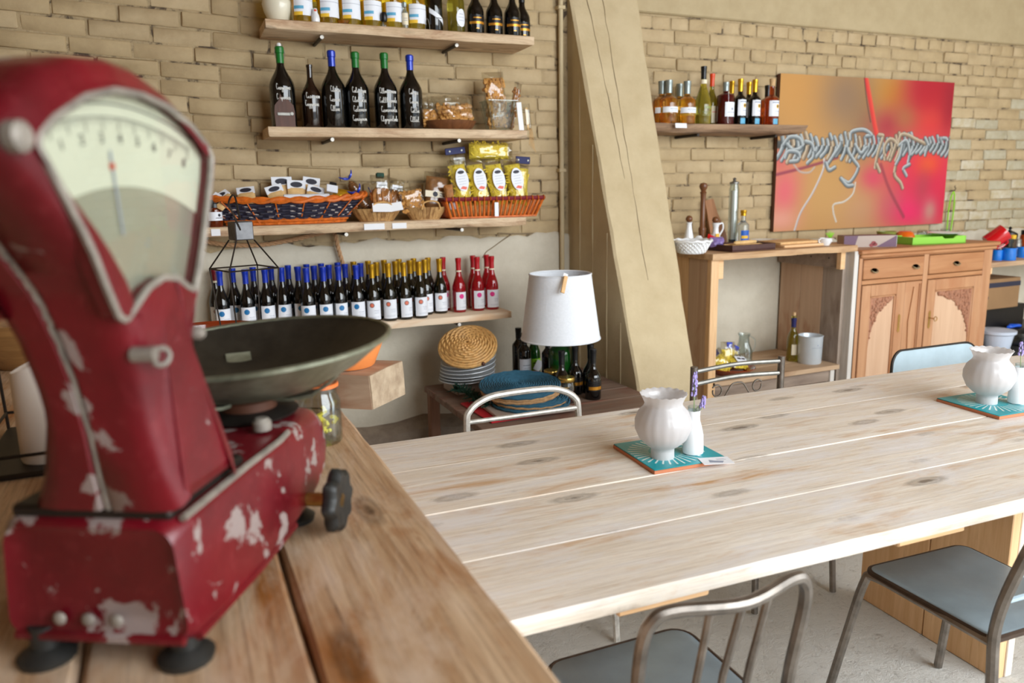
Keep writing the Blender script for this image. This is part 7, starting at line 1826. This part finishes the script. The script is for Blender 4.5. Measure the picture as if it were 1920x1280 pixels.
# front and back faces: ring from the shell edge to the window, then the window well
for sg in (-1, 1):
    edge = inset(OP, .022); mid = [(e[0] * .35 + w_[0] * .65, e[1] * .35 + w_[1] * .65) for e, w_ in zip(edge, WP_)]
    tk = thick if sg > 0 else thickb
    L_ = [[(XO + sg * tk(z), l, z) for l, z in edge], [(XO + sg * (tk(z) + .004), l, z) for l, z in mid], [(XO + sg * (tk(z) + .002), l, z) for l, z in WP_], [(XO + sg * (tk(z) - .016), l, z) for l, z in inset(WP_, .001)]]
    b.loft(L_, caps=False)
b.build('head_shell', RED, T, angle=50)
b = MB(); b.tube([(XO + rnd.uniform(-.002, .002), l, z) for l, z in inset(OP, .0045)][20:120], .004, 6); b.build('seam', M['scale_grey'], T)
# window rim, dial and glass on the operator's side
WIN = inset(WP_, .0015)
b = MB(); b.tube([(XO + thick(z) + .001, l, z) for l, z in WIN], .0038, 6, closed=True); b.build('window_rim', M['scale_grey'], T)
xd = lambda z: XO + thick(z) - .014
b = MB(); n_ = len(WIN); b.add([(xd(ctr[1]), ctr[0], ctr[1])] + [(xd(z), l, z) for l, z in WIN], [(0, 1 + k, 1 + (k + 1) % n_) for k in range(n_)]); dial = b.build('dial_back', M['dial_mirror'], T, smooth=False)
# the chart: everything above a shallow arc round the pivot
pv = (.720 - L0, 1.215 - ZC); rc = .296
b = MB(); v = []; f = []
top = [p for p in WIN if (p[0] - pv[0]) ** 2 + (p[1] - pv[1]) ** 2 > rc ** 2]
top.sort(key=lambda p: atan2(p[1] - pv[1], p[0] - pv[0]))
for l, z in top:
    a = atan2(z - pv[1], l - pv[0]); v += [(xd(z) + .002, l, z), (xd(z) + .002, pv[0] + rc * cos(a), pv[1] + rc * sin(a))]
for i in range(len(top) - 1): f.append((2 * i, 2 * i + 2, 2 * i + 3, 2 * i + 1))
b.add(v, f); chart = b.build('dial_chart', M['dial_cream'], T, smooth=False)
b = MB()
def apt(a, r, z_=0): z = pv[1] + r * sin(a); return (xd(z) + .0026, pv[0] + r * cos(a), z)
for r, w_ in ((.372, .0014), (.360, .0008)):
    for k in range(40):
        a0, a1 = radians(111) - radians(42) * k / 40, radians(111) - radians(42) * (k + 1) / 40; b.add([apt(a0, r), apt(a1, r), apt(a1, r + w_), apt(a0, r + w_)], [(0, 1, 2, 3)])
for k in range(51):
    a = radians(110.5) - radians(41) * k / 50; ln = .012 if k % 5 == 0 else .006; d = .0014 if k % 5 == 0 else .0008
    b.add([apt(a - d, .360), apt(a + d, .360), apt(a + d, .360 - ln), apt(a - d, .360 - ln)], [(0, 1, 2, 3)])
b.build('scale_marks', M['ink_dark'], chart, smooth=False)
def text_mesh(s, size):
    cu = bpy.data.curves.new('txt', 'FONT'); cu.body = s; cu.size = size; cu.align_x = 'CENTER'; cu.align_y = 'CENTER'
    o = bpy.data.objects.new('txt', cu); me = bpy.data.meshes.new_from_object(o); bpy.data.objects.remove(o); bpy.data.curves.remove(cu); return me
b = MB()
for k in range(9):
    a = radians(109.5) - radians(39) * k / 8; me = text_mesh(str(k), .014); c_ = apt(a, .341)
    rot = Matrix(((0, 0, 1), (1, 0, 0), (0, 1, 0))).to_4x4(); b.M = Matrix.Translation(c_) @ rot @ Matrix.Rotation(a - pi / 2, 4, 'Z')
    b.add([tuple(q.co) for q in me.vertices], [tuple(p.vertices) for p in me.polygons]); bpy.data.meshes.remove(me)
b.build('numerals', M['ink_dark'], chart, smooth=False)
b = MB(); b.add([apt(radians(93.5), .330), apt(radians(93), .330), apt(radians(93), .25), apt(radians(93.6), .25)], [(0, 1, 2, 3)]); b.add([apt(radians(94), .312), apt(radians(92.6), .312), apt(radians(92.6), .318), apt(radians(94), .318)], [(0, 1, 2, 3)], 1); b.build('needle', [M['ink_grey'], M['cap_orange']], T, smooth=False)
b = MB(); b.add([(XO + thick(ctr[1]) - .004, ctr[0], ctr[1])] + [(XO + thick(z) - .004, l, z) for l, z in WIN], [(0, 1 + k, 1 + (k + 1) % n_) for k in range(n_)]); b.build('window_glass', M['glass'], T, smooth=False)
# bolts and the locking pin on the head
for (l, z, r) in ((.566, 1.548, .0125), (.828, 1.345, .008)):
    b = MB(); b.M = Matrix.Translation((XO + thick(z - ZC) - (.004 if r > .01 else .012), l - L0, z - ZC)) @ Matrix.Rotation(pi / 2, 4, 'Y'); b.lathe([(r, 0), (r, .010), (r * .6, .014), (0, .014)], 12); b.build('bolt', M['scale_grey'], T)
b = MB(); z = 1.335; x0 = XO + thick(z - ZC); b.tube([(x0 - .005, .70 - L0, z - ZC + .012), (x0 + .018, .702 - L0, z - ZC + .012)], .008, 8); b.tube([(x0 + .014 + .004 * cos(k), .718 - L0 + .009 * cos(k), z - ZC + .006 + .009 * sin(k)) for k in [i * pi / 5 for i in range(10)]], .003, 6, closed=True); b.build('locking_pin', M['scale_grey'], T)
# pan, stem and bracket
PL, PZ = 1.165 - L0, 1.258 - ZC
b = MB(); b.lathe([(.045, .168), (.046, .176), (.044, .200), (.036, .206), (0, .206)], 22); b.build('stem', M['cabinet_dark'], T, (0, 1.135 - L0, .0))
b = MB(); b.lathe([(.075, .176), (.078, .181), (.06, .187), (0, .187)], 24); b.build('recess_shade_disc', M['metal_dark'], T, (0, 1.135 - L0, 0))  # dark disc standing in for the shaded recess round the stem
PT = (radians(2), radians(-3), 0)
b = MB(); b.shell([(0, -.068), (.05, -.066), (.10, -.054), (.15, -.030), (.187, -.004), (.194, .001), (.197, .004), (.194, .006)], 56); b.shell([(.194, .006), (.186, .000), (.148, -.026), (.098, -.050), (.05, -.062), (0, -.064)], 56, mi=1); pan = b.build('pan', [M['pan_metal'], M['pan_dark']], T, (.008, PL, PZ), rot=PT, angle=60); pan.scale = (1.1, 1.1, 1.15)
b = MB(); b.tube([(.195 * cos(2 * pi * k / 60), .195 * sin(2 * pi * k / 60), .004) for k in range(60)], .0042, 6, closed=True); b.build('rim', M['pan_metal'], pan)
for a in (radians(2), radians(122), radians(242)):
    b = MB(); dirx, diry = cos(a), sin(a); nx_, ny_ = -diry, dirx; P = []
    for r, z in ((.02, .204), (.07, .202), (.105, .208), (.130, .224), (.146, .240), (.149, .245)): P.append([(r * dirx + s_ * .021 * nx_, 1.15 - L0 + r * diry + s_ * .021 * ny_, z + dz) for s_, dz in ((-1, -.005), (1, -.005), (1, 0), (-1, 0))])
    b.loft(P); b.build('pan_bracket', M['pan_metal'], T, angle=60)
# star knob on the long side near the far end
kc = (.142, .130, .054)
b = MB(); b.M = Matrix.Translation(kc) @ Matrix.Rotation(pi / 2, 4, 'Y'); n = 40
lp = lambda k, z: [(k * (.0465 + .005 * cos(8 * 2 * pi * i / n)) * cos(2 * pi * i / n), k * (.0465 + .005 * cos(8 * 2 * pi * i / n)) * sin(2 * pi * i / n), z) for i in range(n)]
b.loft([lp(.85, .004), lp(1, .009), lp(1, .020), lp(.86, .026), lp(.4, .023)]); kn = b.build('knob', M['black_knob'], T, angle=50)
b = MB(); b.tube([(.075, kc[1], kc[2]), (.165, kc[1], kc[2])], .011, 10); b.build('knob_shaft', M['brass'], T)
b = MB(); b.M = Matrix.Translation((.092, .155, .17)) @ Matrix.Identity(4); b.lathe([(.014, 0), (.014, .012), (.009, .018), (0, .018)], 10); b.build('screw', M['scale_grey'], T, (-.03, -.06, .008))
